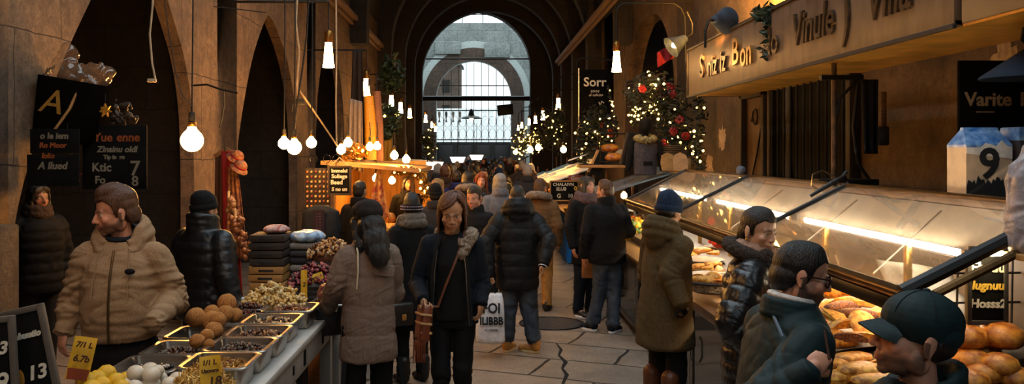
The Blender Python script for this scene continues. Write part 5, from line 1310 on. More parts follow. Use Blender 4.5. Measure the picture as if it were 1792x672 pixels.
# crates, folded cloth, baskets
M_CRATE = mat('crate_pine', '#9a6c34', rough=.6, var=.25, scale=5, stretch=(1, 10, 10), bump=.2); M_DKCRATE = mat('dark_crate', '#2a1c12', rough=.7, var=.3)
CZ = CT + .004
for i in range(8):
    m = M_CRATE if i < 4 else M_DKCRATE
    t = thing('wooden_box', ('lowest', 'second lowest', 'third lowest', 'fourth lowest', 'fourth from top', 'third from top', 'second from top', 'topmost')[i] + (' pale' if i < 4 else ' dark') + ' flat box in the stack by the onions', 'box', (-1.62, 6.55, CZ + .0595*i), R(3*math.sin(i*2.1)), 'stack of flat boxes')
    mb = MB(); mb.box((0, 0, .028), (.26, .30, .052), None, .005); mb.build('tray_body', m, t)
    mb = MB(); mb.box((0, -.152, .026), (.11, .006, .016), None, .002); mb.build('hand_slot', M_CORD, t)
STR = [cloth('grey_linen', '#7d746c'), cloth('dark_linen', '#2e2b2c'), cloth('charcoal_linen', '#3d3a3c')]
for i in range(7):
    t = thing('folded_cloth', ('lowest', 'second', 'third', 'fourth', 'fifth', 'sixth', 'topmost')[i] + ' dark folded cloth in the pile right of the boxes', 'cloth', (-1.36, 6.75, CZ + .056*i), R(4*math.sin(i)), 'pile of folded cloths')
    mb = MB(); mb.box((0, 0, .027), (.27, .3, .05), None, .022, 4); mb.build('fold', STR[i % 3], t)
def pouch(name, label, cat, loc, r, m, seed, rz=0):
    mb = MB(); mb.ell((0, 0, r[2]*.75), r); mb.ell((r[0]*.3, 0, r[2]*.7), (r[0]*.75, r[1]*.9, r[2]*.8)); me = vox(mb, .012, 2); c_ = getco(me); setco(me, c_ + getno(me)*(.014*nz(c_, 22, seed))[:, None])
    return tag(obj(name, me, m, None, 180, loc, (0, 0, rz)), label, cat)
mstripe = mat('striped_cloth', '#a0463a', rough=.8, var=.2, col2='#b8aaa0', scale=3, stretch=(14, .2, .2))
pouch('striped_packet', 'red and white striped packet lying on the flat boxes', 'packet', (-1.58, 6.55, CZ + .476), (.10, .12, .035), mstripe, 3)
pouch('blue_packet', 'pale blue crumpled packet lying on the folded cloths', 'packet', (-1.38, 6.72, CZ + .392), (.14, .13, .05), mat('blue_white_plastic', '#5c7ea0', rough=.3, var=.35, col2='#b8c4cc', scale=14), 4)
def basket(x, y, z, r, h, label, m):
    t = thing('wicker_basket', label, 'basket', (x, y, z)); mb = MB()
    mb.lathe([(r*.75, 0), (r*.9, h*.4), (r, h), (r*.96, h), (r*.72, .02)], n=30); mb.build('wall', m, t); mb = MB()
    for k in range(5): mb.tube([V(r*(.8+.2*k/4)*math.cos(a), r*(.8+.2*k/4)*math.sin(a), h*k/4) for a in [2*PI*i/30 for i in range(30)]], .008, 6, close=True)
    mb.build('weave', m, t); return t
M_DKWICK = mat('dark_wicker', '#1a120e', rough=.6, var=.4, scale=60, bump=.6)
basket(-1.20, 6.15, CZ, .17, .15, 'dark basket of red berries behind the meat tray', M_DKWICK)
heap('red_berries', 'red and maroon dried berries heaped in the dark basket', 'berries', -1.20, 6.15, CZ + .12, .36, .34, .17, 460, .017, [fm('berry_red', '#6a1420', rough=.35), fm('berry_dark', '#2a0c10', rough=.3), fm('berry_pink', '#8f4448')], 40)
t = thing('nut_bag', 'clear bag of golden nuts above the red berries', 'bag of nuts', (-1.17, 6.62, CZ + .27))
mb = MB(); mb.box((0, 0, -.14), (.34, .28, .27), None, .02); mb.build('box', M_DKCRATE, t)
heap('golden_nuts', 'golden brown nuts piled on the dark box above the red berries', 'nuts', -1.17, 6.6, CZ + .27, .34, .28, .15, 420, .020, [NUTS[2], NUTS[0], NUTS[3], fm('honey_nut', '#a8702c', rough=.3)], 41)
pouch('maroon_cap', 'maroon knit cap on top of the goods beside the golden nuts', 'hat', (-.98, 6.72, CZ + .27), (.08, .09, .07), cloth('maroon_knit', '#4a1626', bump=.7, bscale=120), 5)
tray(-1.02, 5.78, .24, .3, .09, 'steel tray holding the dark red meat by the taupe coat')
pouch('meat_pack', 'dark red marbled meat in a steel tray by the taupe coat', 'meat', (-1.02, 5.78, CZ + .06), (.10, .13, .09), mat('marbled_meat', '#5a1c1e', rough=.3, var=.5, scale=30, col2='#7a5048'), 6)
price_tag(532, 498, 5.9, .04, .2, 12, 0, 'narrow yellow tag between the berries and the meat', [('2', 0, .0, .04, MI)], .12)
t = price_tag(548, 487, 6.0, .14, .05, 12, -18, 'pale yellow strip tag tilted above the meat', [('Caru', 0, 0, .03, MI)], .2)

# ---- rack, chalk menu and garment behind the counter
rk = thing('hanging_trinket_rack', 'dark rack dotted with rows of small orange trinkets', 'rack', tuple(P(556, 335, 9.6)))
mb = MB(); mb.box((0, .03, 0), (.28, .03, .52), None, .004)
for i in range(7): mb.tube([(-.14 + .28*i/6, 0, -.26), (-.14 + .28*i/6, 0, .26)], .004, 5)
mb.build('board', M_DKCRATE, rk); mt = [mat('orange_trinket', '#b86a24', rough=.4), mat('red_trinket', '#7a2a1c', rough=.4), mat('cream_trinket', '#b89a6a', rough=.4)]
b0 = None
for i in range(6):
    for j in range(9):
        mb = MB()
        if b0 is None: mb.box((0, 0, 0), (.022, .02, .024), None, .005); b0 = mb.build('trinket', mt[0], rk); o = b0
        else: o = b0.copy(); COL.objects.link(o); o.parent = rk
        o.location = (-.115 + .046*i, .0, -.22 + .055*j)
        if (i*5 + j*3) % 4: o.material_slots[0].link = 'OBJECT'; o.material_slots[0].material = mt[1 + (i+j) % 2]
for k, (px, lb) in enumerate(((548, 'left'), (572, 'middle'), (588, 'right'))):
    t = thing('wire_hanger', lb + ' of three curled wire hooks over the trinket rack', 'hook', tuple(P(px, 285, 9.6)), 0, 'wire hooks'); mb = MB(); mb.tube([(0, 0, -.08), (0, 0, 0)] + [(.04*math.sin(a), 0, .045 - .045*math.cos(a)) for a in [R(25*i) for i in range(14)]], .005, 6); mb.build('wire', M_IRON, t)
cm = chalkboard(594, 316, 9.3, .235, .30, [('Immelui', 0, .105, .055, M_CHALK, 0), ('Soliege', 0, .045, .06, M_CHALK, 0), ('Beed', -.03, -.02, .065, M_CHALK, 0), ('S no un', .0, -.095, .055, M_CHALK, .1)], 'hanging chalk menu with four white lines beside the trinket rack', M_DKCRATE)
mb = MB(); mb.tube([(-.11, .01, .15), (0, .01, .25), (.11, .01, .15)], .006, 6); mb.build('string', M_CREAMCORD, cm)
gr = thing('garment_bust', 'dark garment on a tailor bust under the trinket rack', 'garment', (P(562, 400, 9.2).x, 9.2, 0))
mb = MB(); mb.loft([(0, 0, .75, .2, .13), (0, 0, 1.0, .19, .12), (0, 0, 1.2, .21, .13), (0, 0, 1.36, .2, .11), (0, 0, 1.42, .08, .07)], 26, 2.4); me = vox(mb, .015, 3); c_ = getco(me); setco(me, c_ + getno(me)*(.008*nz(c_, 14, 4))[:, None]); obj('vest', me, M_NAVY, gr, 180)
mb = MB(); mb.lathe([(.16, 0), (.16, .02), (.02, .04), (.02, .8)], n=16); mb.build('stand', M_IRON, gr)
mb = MB(); mb.sheet([[V(-.06 + .12*u, -.142 + .02*abs(u-.5), z) for u in (0, .25, .5, .75, 1)] for z in (1.38, 1.2, 1.0, .8)], .012); sc_ = mb.build('dotted_scarf', cloth('purple_black_knit', '#1d1420'), gr)
mb = MB()
for i in range(4):
    for j in range(18): mb.ell((-.045 + .03*i, -.15 + .02*abs(.03*i-.045)/.06, .83 + .03*j), (.012, .008, .012), None, 6, 5)
mb.build('scarf_dots', cloth('mauve_yarn', '#7a5a6c'), sc_)

# ---- kiosk with a lit interior
kx0, kx1, ky0, ky1 = -1.98, -.93, 11.3, 13.6
kk = thing('market_kiosk', 'wooden kiosk with a low flat roof and a glowing interior on the left', 'kiosk', (0, 0, 0))
M_WARMW = mat('honey_wood', '#c8923c', rough=.5, var=.25, scale=5, stretch=(6, 6, .6), bump=.2)
mb = MB(); mb.sheet([[V(x, y, z) for x, z in ((kx0-.1, 1.88), (-1.4, 1.83), (kx1+.12, 1.77))] for y in (ky0-.3, 12.3, ky1+.2)], .05); mb.build('roof', M_PALEWOOD, kk, 30)
mb = MB(); mb.box((-1.45, ky0+.1, .5), (1.0, .06, 1.0), None, .01); mb.box((kx1, (ky0+ky1)/2, .5), (.06, 2.2, 1.), None, .01); mb.build('counter_front', M_WARMW, kk)
mb = MB(); mb.box((-1.45, 11.33, 1.0), (1.1, .75, .05), None, .01); mb.build('worktop', M_WARMW, kk)
mb = MB(); mb.box((-1.45, ky1, 1.1), (1.1, .05, 1.5)); mb.box((kx0, 12.5, 1.1), (.05, 2.2, 1.5)); mb.build('back_panel', M_WARMW, kk)
for x, y in ((kx0, ky0), (kx1, ky0), (kx1, ky1)): mb = MB(); mb.box((x, y, .9), (.05, .05, 1.76), None, .006); mb.build('post', M_WOOD, kk)
for px, py, Y, lb in ((658, 312, 11.8, 'left glowing bulb inside the kiosk'), (686, 316, 12.2, 'right glowing bulb inside the kiosk')):
    p = P(px, py, Y); round_bulb(p.x, p.y, p.z, .05, p.z + .22, lb)
random.seed(21)
def garland(name, label, cat, pts, m, n, size, spread, seed, leds=0, extra=None, flat=.35):
    """a leafy or tinsel string with its own small lights"""
    rg = random.Random(seed); t = thing(name, label, cat, tuple(pts[0])); o0 = Vector(pts[0]); mb = MB()
    segs = [(Vector(a), Vector(b)) for a, b in zip(pts, pts[1:])]
    def rp(k=1.):
        a, b = rg.choice(segs); d = V(rg.gauss(0, 1), rg.gauss(0, 1), rg.gauss(0, 1)); return a.lerp(b, rg.random()) + d.normalized()*spread*k*rg.random()**.5 - o0
    mb.tube([Vector(p) - o0 for p in pts], .012, 6)
    for i in range(n):
        Mx = Euler((rg.random()*6, rg.random()*6, rg.random()*6)).to_matrix(); p = rp(); s_ = size*rg.uniform(.6, 1.3)
        a = [p + Mx @ V(*q)*s_ for q in ((0, -1, 0), (.42, -.1, .12), (0, 1, 0), (-.42, -.1, .12))]
        vs = [mb.bm.verts.new(q) for q in a]; mb.bm.faces.new((vs[0], vs[1], vs[2])); mb.bm.faces.new((vs[0], vs[2], vs[3]))
    o = mb.build('leaves', m, t, 0); l0 = None
    for i in range(leds):
        if l0 is None: q = MB(); q.ico((0, 0, 0), .018, 1); l0 = q.build('fairy_light', E_LED, t, 180); c = l0
        else: c = l0.copy(); COL.objects.link(c); c.parent = t
        c.location = rp(1.1); c.scale = (rg.uniform(.7, 1.4),)*3
    if extra:
        m2, k, r_ = extra; f0 = None
        for i in range(k):
            if f0 is None:
                q = MB()
                for j in range(6): a = 2*PI*j/6; q.ell((r_*.6*math.cos(a), -.01, r_*.6*math.sin(a)), (r_*.5, r_*.2, r_*.5), None, 8, 6)
                q.ell((0, -.02, 0), r_*.3, None, 8, 6); f0 = q.build('flower', m2, t); c = f0
            else: c = f0.copy(); COL.objects.link(c); c.parent = t
            c.location = rp(.9); c.rotation_euler = (rg.uniform(-.5, .5), rg.uniform(-.5, .5), rg.uniform(-.5, .5))
    return t
M_LEAF = mat('dark_green_leaf', '#20301a', rough=.5, var=.5, scale=8); M_TINSEL = mat('gold_leaf', '#8a5f1c', rough=.35, metal=.4, var=.4); M_DKLEAF = mat('deep_fir_green', '#121c12', rough=.6, var=.5)
garland('tinsel_garland', 'gold tinsel garland along the front edge of the kiosk roof', 'garland', [P(690, 300, 11.1), P(718, 298, 11.1), P(742, 312, 11.1), P(746, 345, 11.2)], M_TINSEL, 500, .03, .07, 5, 14)
garland('leafy_garland', 'gold leafy garland between the two fabric rolls and the bulbs', 'garland', [P(600, 285, 11.6), P(618, 262, 11.6), P(632, 268, 11.6)], M_TINSEL, 260, .04, .13, 6, 10)
cloth_thing('striped_shawl', 'pointed cream and red shawl glowing inside the kiosk', (P(660, 300, 11.15), P(666, 300, 11.15)), .62, 2, .03, mat('cream_red_weave', '#c49a5a', rough=.8, col2='#8a2c20', scale=18, var=.3), spread=7)
for i, (px, py, Y, r) in enumerate(((700, 395, 11.1, .07), (684, 380, 11.2, .06), (672, 372, 11.3, .06), (690, 400, 11.0, .055))):
    pouch('gold_gourd', ('right', 'middle', 'left', 'front')[i] + ' golden gourd on the kiosk counter', 'gourd', tuple(P(px, py, Y) - V(0, 0, r)), (r, r, r*1.15), fm('gourd_gold', '#b0702a'), 20+i)
# fabric rolls, curtain and rug hung on the wall above the kiosk
def roll(px, y0, y1, Y, r, m, label):
    a = P(px, y0, Y); b = P(px+4, y1, Y); t = thing('fabric_roll', label, 'fabric roll', tuple(b)); mb = MB(); mb.tube([V(0, 0, 0), (a-b)*.5 + V(.01, 0, 0), a-b], [r, r*1.02, r*.85], 18); mb.build('roll', m, t); mb = MB(); mb.tube([a-b, a-b + V(0, 0, .25)], .01, 6); mb.build('cord', M_CORD, t)
roll(645, 168, 280, 12.4, .085, mat('gold_sequin', '#b5801e', rough=.35, var=.5, scale=120, bump=.6, bscale=200), 'gold glittery fabric roll hanging over the kiosk')
roll(659, 160, 282, 12.5, .07, mat('brown_weave', '#6a4630', rough=.8, var=.4, scale=90, bump=.6), 'brown woven fabric roll hanging beside the gold one')
cloth_thing('hanging_curtain', 'grey curtain hanging beside the gold fabric roll', (P(612, 172, 12.2), P(634, 178, 12.2)), 1.0, 3, .035, cloth('grey_taupe_drape', '#6b625c'), spread=1.2)
cloth_thing('hanging_dark_cloth', 'long dark cloth hung on the wall between the two nearest lanterns', (P(618, 88, 13.2), P(634, 88, 13.2)), 1.6, 2, .05, cloth('sooty_cloth', '#231c18'), spread=1.8)
cloth_thing('hanging_banner', 'golden yellow banner below the round wreath', (P(672, 235, 14.4), P(686, 235, 14.4)), .62, 2, .02, cloth('yellow_banner_cloth', '#b5842a'), spread=1.05)
wr_ = [P(672 + 19*math.cos(a), 213 - 21*math.sin(a), 13.6) for a in [2*PI*i/14 for i in range(15)]]
garland('wreath', 'round dark green wreath with tiny lights over the yellow banner', 'wreath', wr_, M_LEAF, 1300, .045, .12, 9, 7)
garland('hanging_ivy', 'dark ivy clump hanging above the far left lanterns', 'plant', [P(686, 112, 17), P(686, 150, 17)], M_LEAF, 500, .08, .24, 12, 0)
# ================================================================ right side: canopy, glass case, food, stalls
def Q(px, py, Z):
    Y = (EYE - Z)*FOC/(py - VPY); return V((px-VPX)*Y/FOC, Y, Z)
M_SIGNW = mat('brown_sign_board', '#5f4a38', rough=.42, var=.28, scale=5, stretch=(1, 1.5, .5), bump=.1)
M_SOFF = mat('ochre_soffit', '#d09a40', rough=.38, metal=.65, var=.3, scale=3, bump=.15)
cn = thing('shop_canopy', 'long brown shop canopy with raised letters over the right stall', 'canopy', (0, 0, 0))
FX, FZ0, FZ1 = 2.78, 2.74, 3.37
mb = MB(); mb.box((FX+.03, 8.34, (FZ0+FZ1)/2), (.06, 6.56, FZ1-FZ0), None, .008); mb.build('fascia', M_SIGNW, cn)
mb = MB(); mb.box((3.19, 8.34, FZ0+.02), (.80, 6.56, .03)); mb.build('soffit', M_SOFF, cn)
mb = MB(); mb.box((3.19, 11.6, (FZ0+FZ1)/2), (.82, .04, FZ1-FZ0)); mb.build('end_panel', M_SIGNW, cn)
mb = MB(); mb.box((3.19, 8.34, FZ1), (.84, 6.6, .03)); mb.build('top_cover', M_SIGNW, cn)
mb = MB()
for z in (FZ0, FZ1): mb.box((FX-.004, 8.34, z), (.03, 6.6, .03), None, .006)
mb.box((FX-.004, 11.62, (FZ0+FZ1)/2), (.03, .03, FZ1-FZ0), None, .006); mb.build('edge_trim', MATS['dark_wood_frame'], cn)
M_LET = mat('bronze_letter', '#4a3826', rough=.35, metal=.6, var=.3); M_LETL = mat('brass_letter', '#a5793a', rough=.3, metal=.7)
FT = lambda y, z: T(FX-.012, y, z) @ RZ(R(-90))
for s_, y, z, sz, m, sx_, sh in (('S', 10.82, 3.06, .40, M_LET, 1., 0), ('niz', 10.32, 3.03, .36, M_LET, 1.05, 0), ('iz', 9.86, 3.03, .36, M_LET, 1., 0), ('B', 9.38, 3.08, .42, M_LETL, 1.1, 0), ('on', 9.0, 3.03, .40, M_LETL, .95, 0), ('lo', 8.16, 3.04, .36, M_LET, 1., 0), ('Vinule', 7.2, 3.06, .40, M_LET, .9, .15), (')', 6.52, 3.08, .52, M_LET, .9, 0), ('Villa', 5.85, 3.06, .42, M_LET, .9, .15)):
    text(s_, sz, m, FT(y, z), cn, 'lettering', .012, sh, 'CENTER', .004, sx_)
c2 = thing('shop_sign_board', 'dark brown board at the top right corner in front of the canopy', 'sign board', (0, 0, 0))
mb = MB(); mb.box((FX+.03, 4.05, 3.09), (.06, 1.86, .70), None, .008); mb.build('fascia', mat('darker_sign_board', '#3a2d24', rough=.4, var=.25, scale=4), c2)
mb = MB(); mb.box((3.19, 4.05, 2.74), (.8, 1.86, .03)); mb.build('soffit', M_SOFF, c2)
mb = MB(); mb.box((3.2, 4.4, 2.715), (.5, .06, .03)); mb.build('batten', M_IRON, c2)
po = thing('canopy_post', 'slim iron post with a bracket carrying the canopy', 'post', (2.95, 7.2, 0))
mb = MB(); mb.tube([(0, 0, 1.72), (0, 0, FZ0)], .022, 10); mb.build('shaft', mat('rusty_post', '#4a3524', rough=.5, metal=.5, var=.4), po)
mb = MB(); mb.box((.06, 0, 2.62), (.35, .06, .04)); mb.tube([(.0, 0, 2.2), (.05, 0, 2.45), (.2, 0, 2.6)], .014, 8); mb.tube([(.2, 0, 2.6), (.16, 0, 2.2), (.2, 0, 1.9), (.3, 0, 1.76)], .014, 8); mb.build('bracket', M_IRON, po)
mb = MB(); mb.box((.1, 0, 1.745), (.5, .14, .05), None, .008); mb.build('foot', M_IRON, po)
cloth_thing('black_cloth_hung', 'black rag hanging from the bracket beside the iron post', (V(3.16, 7.15, 2.6), V(3.30, 7.15, 2.6)), .62, 2, .03, M_BLACK, spread=.8)
kn = thing('hand_brush', 'dark hand brush hung under the canopy beside the black rag', 'brush', (3.34, 7.15, 2.25)); mb = MB(); mb.box((0, 0, .1), (.05, .03, .3), None, .01); mb.build('handle', M_WOOD, kn); mb = MB(); mb.box((0, 0, -.12), (.09, .05, .16), None, .015); mb.build('bristles', M_CORD, kn)
# lamps over the canopy
def spot_lamp(x, y, z, yaw, pitch, label, energy, col='#ffb050', arm=None):
    t = thing('spot_lamp', label, 'lamp', (x, y, z), 0, None, (0, R(pitch), R(yaw))); mb = MB()
    mb.lathe([(.02, .16), (.05, .15), (.085, .05), (.15, -.1), (.155, -.11), (.145, -.10), (.08, .04), (.02, .1)], n=24); mb.build('shade', mat('blue_grey_enamel', '#4c5866', rough=.3, metal=.5, var=.2), t)
    mb = MB(); mb.ell((0, 0, -.03), (.045, .045, .06)); mb.build('bulb', emit('spot_bulb_glow', '#ffb559', 30.), t)
    mb = MB(); mb.tube([(0, 0, .15), (0, 0, .26), (-.12, 0, .34), (-.3, 0, .36)], .014, 8); mb.build('arm', M_IRON, t)
    if energy:
        l = bpy.data.lights.new('lamp', 'SPOT'); l.energy = energy; l.color = lin(col); l.spot_size = R(115); l.spot_blend = .6; l.shadow_soft_size = .05
        o = bpy.data.objects.new('lamp_light', l); COL.objects.link(o); o.parent = t; o.location = (0, 0, -.10)
    return t
p = P(1262, 36, 9.6); spot_lamp(p.x, p.y, p.z, 44, -95, 'blue grey spot lamp shining on the wall above the canopy', 1300)
p = P(1185, 76, 11.9); spot_lamp(p.x, p.y, p.z, 10, 58, 'grey spot lamp at the far end of the canopy', 0)
cloth_thing('hanging_pennant', 'dark red cloth hanging by the far spot lamp', (P(1150, 92, 12.4), P(1186, 70, 12.4)), .22, 2, .03, M_RED)
garland('ivy_sprig', 'evergreen sprig trailing over the canopy lettering', 'plant', [P(1330, 25, 8.4), P(1352, 20, 8.3), P(1352, 60, 8.35), P(1345, 95, 8.4)], M_LEAF, 420, .045, .10, 15)
garland('dark_branch', 'dark fir branch lying on top of the canopy', 'plant', [V(2.75, 7.4, 3.45), V(2.75, 6.5, 3.47)], M_DKLEAF, 260, .05, .10, 16)

# ---- glass case
GXf, GZf, GXb, GZb, GY0, GY1 = 1.95, 1.355, 2.70, 1.745, 3.93, 11.47
gc = thing('glass_display_case', 'long sloping glass food case lit from inside on the right', 'display case', (0, 0, 0))
M_GL = glass('case_glass', '#f6f2ea', .03, .13, '#b8ab98')
M_BRZ = mat('bronze_rail', '#5a3f1e', rough=.28, metal=.8, var=.25); M_BLKF = mat('black_frame', '#14100d', rough=.4, metal=.4)
seams = [GY0, 6.38, 8.75, GY1]
for a, b in zip(seams, seams[1:]):
    mb = MB(); mb._rings([[V(GXf, a+.02, GZf), V(GXb, a+.02, GZb), V(GXb, b-.02, GZb), V(GXf, b-.02, GZf)], [V(GXf, a+.02, GZf-.008), V(GXb, a+.02, GZb-.008), V(GXb, b-.02, GZb-.008), V(GXf, b-.02, GZf-.008)]])
    mb.build('glass_pane', M_GL, gc, 0)
mb = MB(); mb.tube([(GXf-.015, GY0-.02, GZf-.01), (GXf-.015, GY1+.02, GZf-.01)], .032, 14); mb.build('front_rail', M_BRZ, gc)
mb = MB(); mb.box((GXf-.01, (GY0+GY1)/2, GZf-.075), (.05, GY1-GY0, .07), None, .01); mb.build('rail_skirt', M_BLKF, gc)
mb = MB(); mb.tube([(GXb, GY0, GZb+.005), (GXb, GY1, GZb+.005)], .014, 8); mb.build('back_rail', M_BRZ, gc)
for y in seams:
    mb = MB(); w_ = .035 if y == GY0 else .018; d_ = V(GXb-GXf, 0, GZb-GZf)
    mb.tube([V(GXf-.03, y, GZf) , V(GXf, y, GZf)+d_*1.03], w_, 8, flat=(1, 1)); mb.build('glazing_bar', M_BLKF, gc)
mb = MB(); mb.tube([V(GXf, GY0-.05, GZf-.05), V(GXb+.05, GY0-.05, GZb-.04)], .022, 8); mb.build('end_rail', M_BRZ, gc)
for y in np.linspace(GY0+.75, GY1-.06, 7):
    mb = MB(); mb.box((2.32, float(y), 1.24), (.035, .035, .50), None, .004); mb.build('inner_post', mat('warm_steel_post', '#a5823f', rough=.3, metal=.8), gc)
for a, b in ((4.15, 6.25), (6.5, 8.6), (8.9, 11.3)):
    mb = MB()
    for yy in (a, b): mb.box((2.35, yy, 1.50), (.05, .05, .05), None, .006)
    mb.build('tube_holder', M_METAL, gc)
    mb = MB(); mb.tube([(2.35, a+.03, 1.50), (2.35, b-.03, 1.50)], .018, 8); mb.build('light_tube', emit('case_tube_glow', '#fff0d8', LT), gc, 180)
mb = MB(); mb.box((2.86, (GY0+12.6)/2, 1.715), (.30, 12.6-GY0+.1, .04), None, .006); mb.build('back_shelf', M_WOOD, gc)
mb = MB(); mb.box((2.76, (GY0+GY1)/2, 1.29), (.03, GY1-GY0, .79)); mb.build('back_panel', mat('warm_back_panel', '#42321f', rough=.5, var=.2, scale=4), gc)
for a, b in ((4.0, 7.5), (7.7, 11.4)):
    mb = MB(); mb.tube([(GXf+.05, a, GZf-.09), (GXf+.05, b, GZf-.09)], .016, 8); mb.build('warming_tube', emit('warming_tube_glow', '#ffb24e', LW), gc, 180)
# diagonal tie wires under the glass
mb = MB()
for y in (4.5, 5.6, 7.1, 9.4): mb.tube([(2.05, y, 1.36), (2.62, y+.4, 1.66)], .005, 5)
mb.build('tie_wire', M_METAL, gc)
# counter under the case
rc = thing('serving_counter', 'long dark metal serving counter on the right under the glass case', 'counter', (0, 0, 0))
M_DKMET = mat('dark_steel_panel', '#2a2724', rough=.35, metal=.5, var=.25, scale=4); M_GREYMET = mat('grey_steel_frame', '#6f6a64', rough=.35, metal=.7, var=.2)
mb = MB(); mb.box((2.2, 7.9, .46), (1.1, 9.5, .76), None, .01); mb.build('body', M_DKMET, rc)
mb = MB(); mb.box((2.18, 7.9, .04), (1.0, 9.4, .08)); mb.build('kick_base', M_CORD, rc)
mb = MB(); mb.box((2.18, 7.9, .865), (1.22, 9.56, .04), None, .01); mb.build('worktop', mat('brown_worktop', '#5a3d22', rough=.35, var=.25, scale=4, stretch=(8, 1, 8)), rc)
for i in range(8):
    y = 3.75 + i*1.19; f = MB()
    for yy in (y-.56, y+.56): f.box((1.64, yy, .46), (.03, .05, .72), None, .005)
    for z in (.12, .8): f.box((1.64, y, z), (.03, 1.16, .05), None, .005)
    fo = f.build('door_frame', M_GREYMET, rc)
    mb = MB(); mb.box((1.643, y, .46), (.012, 1.04, .62)); mb.build('door_panel', mat('smoked_panel', '#141618', rough=.08, var=.2, spec=.6), fo)
    mb = MB(); mb.tube([(1.61, y+.45, .38), (1.59, y+.45, .42), (1.59, y+.45, .54), (1.61, y+.45, .58)], .008, 6); mb.build('handle', M_METAL, fo)
mb = MB(); mb.box((1.628, 8.55, .52), (.006, .2, .3)); tag(mb.build('paper_notice', mat('white_paper', '#c4bdb4')), 'white paper notice stuck on the right counter front', 'notice')
mb = MB(); mb.box((2.28, 7.7, .96), (.86, 7.5, .12), (0, R(-7), 0), .01); mb.build('food_ramp', mat('dark_ramp', '#3d342a', rough=.5, metal=.2, var=.2), rc)

# ---- breads and pastries near the front
M_CRUST = mat('golden_crust', '#d89a34', rough=.5, var=.35, scale=3.2, bump=.4, bscale=14, col2='#8a5014'); M_PALE = mat('pale_flatbread', '#e0ac4a', rough=.6, var=.3, scale=3.5, bump=.4, bscale=12, col2='#a8681c')
M_BRN = mat('seeded_brown_roll', '#9a5c24', rough=.6, var=.5, scale=9, bump=.9, bscale=20, col2='#3a1c0a'); M_PAPER = mat('food_paper', '#a39a8c', rough=.8); M_BUN = mat('glazed_bun', '#d08c34', rough=.4, var=.3, scale=2.2, bump=.3, bscale=12, col2='#8a4410')
def pastry_mesh(kind):
    mb = MB()
    if kind == 'bun': mb.lathe([(.001, -.42), (.7, -.42), (.95, -.2), (1., .05), (.85, .4), (.5, .62), (.001, .7)], n=24)
    elif kind == 'roll':
        mb.tube([(-1.5, 0, 0), (-1.3, 0, .05), (-.6, 0, .12), (0, .05, .14), (.6, 0, .12), (1.3, -.05, .05), (1.5, -.05, 0)], [.12, .38, .5, .52, .5, .38, .12], 14, flat=(1, .8))
    elif kind == 'crepe':                                  # a thin pancake folded to a wedge
        for k in range(4):
            mb.prism([(0, 0)] + [(1.6*math.cos(R(a)), 1.6*math.sin(R(a))) for a in range(8 + 3*k, 82 - 2*k, 9)], .06, T(-.6, 0, .02 + .09*k) @ RX(R(-90 + 4*k)) @ T(0, 0, -.5))
    elif kind == 'pita': mb.lathe([(.001, -.10), (.9, -.10), (1.02, -.03), (1.0, .05), (.7, .16), (.001, .20)], n=30)
    elif kind == 'sandwich':
        mb.loft([(0, 0, -.4, 1.3, .6), (0, 0, -.3, 1.38, .66), (0, 0, -.08, 1.36, .64), (0, 0, -.05, 1.2, .5)], 24, 2.4); mb.loft([(0, 0, .1, 1.2, .5), (0, 0, .14, 1.36, .64), (0, 0, .34, 1.3, .6), (0, 0, .48, .8, .3)], 24, 2.4); mb.loft([(0, 0, -.06, 1.28, .62), (0, 0, .12, 1.3, .64)], 24, 2.4)
    elif kind == 'empanada':
        pts = [(math.cos(R(a)), .72*math.sin(R(a))) for a in range(0, 181, 12)]
        mb._rings([[V(x*1.25*k, 0.0 + y*1.25*k - .3, z) for x, y in pts] for k, z in ((1., -.12), (1.02, -.05), (.88, .06), (.6, .3), (.25, .40))])
    me = mb.mesh(kind); 
    if kind in ('bun', 'roll', 'pita'):
        c_ = getco(me); setco(me, c_*(1 + .05*nz(c_, 2.5, 3))[:, None])
    return me
PM = {}
def pastry(kind, name, label, px, py, Z, size, m, rz=0, rx=0, ry=0, group=None):
    if kind not in PM: PM[kind] = {}
    key = m.name
    if key not in PM[kind]: me = pastry_mesh(kind); o = obj(name, me, m, None, 60 if kind in ('crepe', 'sandwich', 'empanada') else 180); PM[kind][key] = o
    else: o = PM[kind][key].copy(); o.name = name; COL.objects.link(o)
    tag(o, label, 'bread' if kind in ('bun', 'pita', 'roll') else 'pastry', group or 'pastries in the right glass case'); o.location = Q(px, py, Z); o.scale = (size,)*3; o.rotation_euler = (R(rx), R(ry), R(rz)); return o
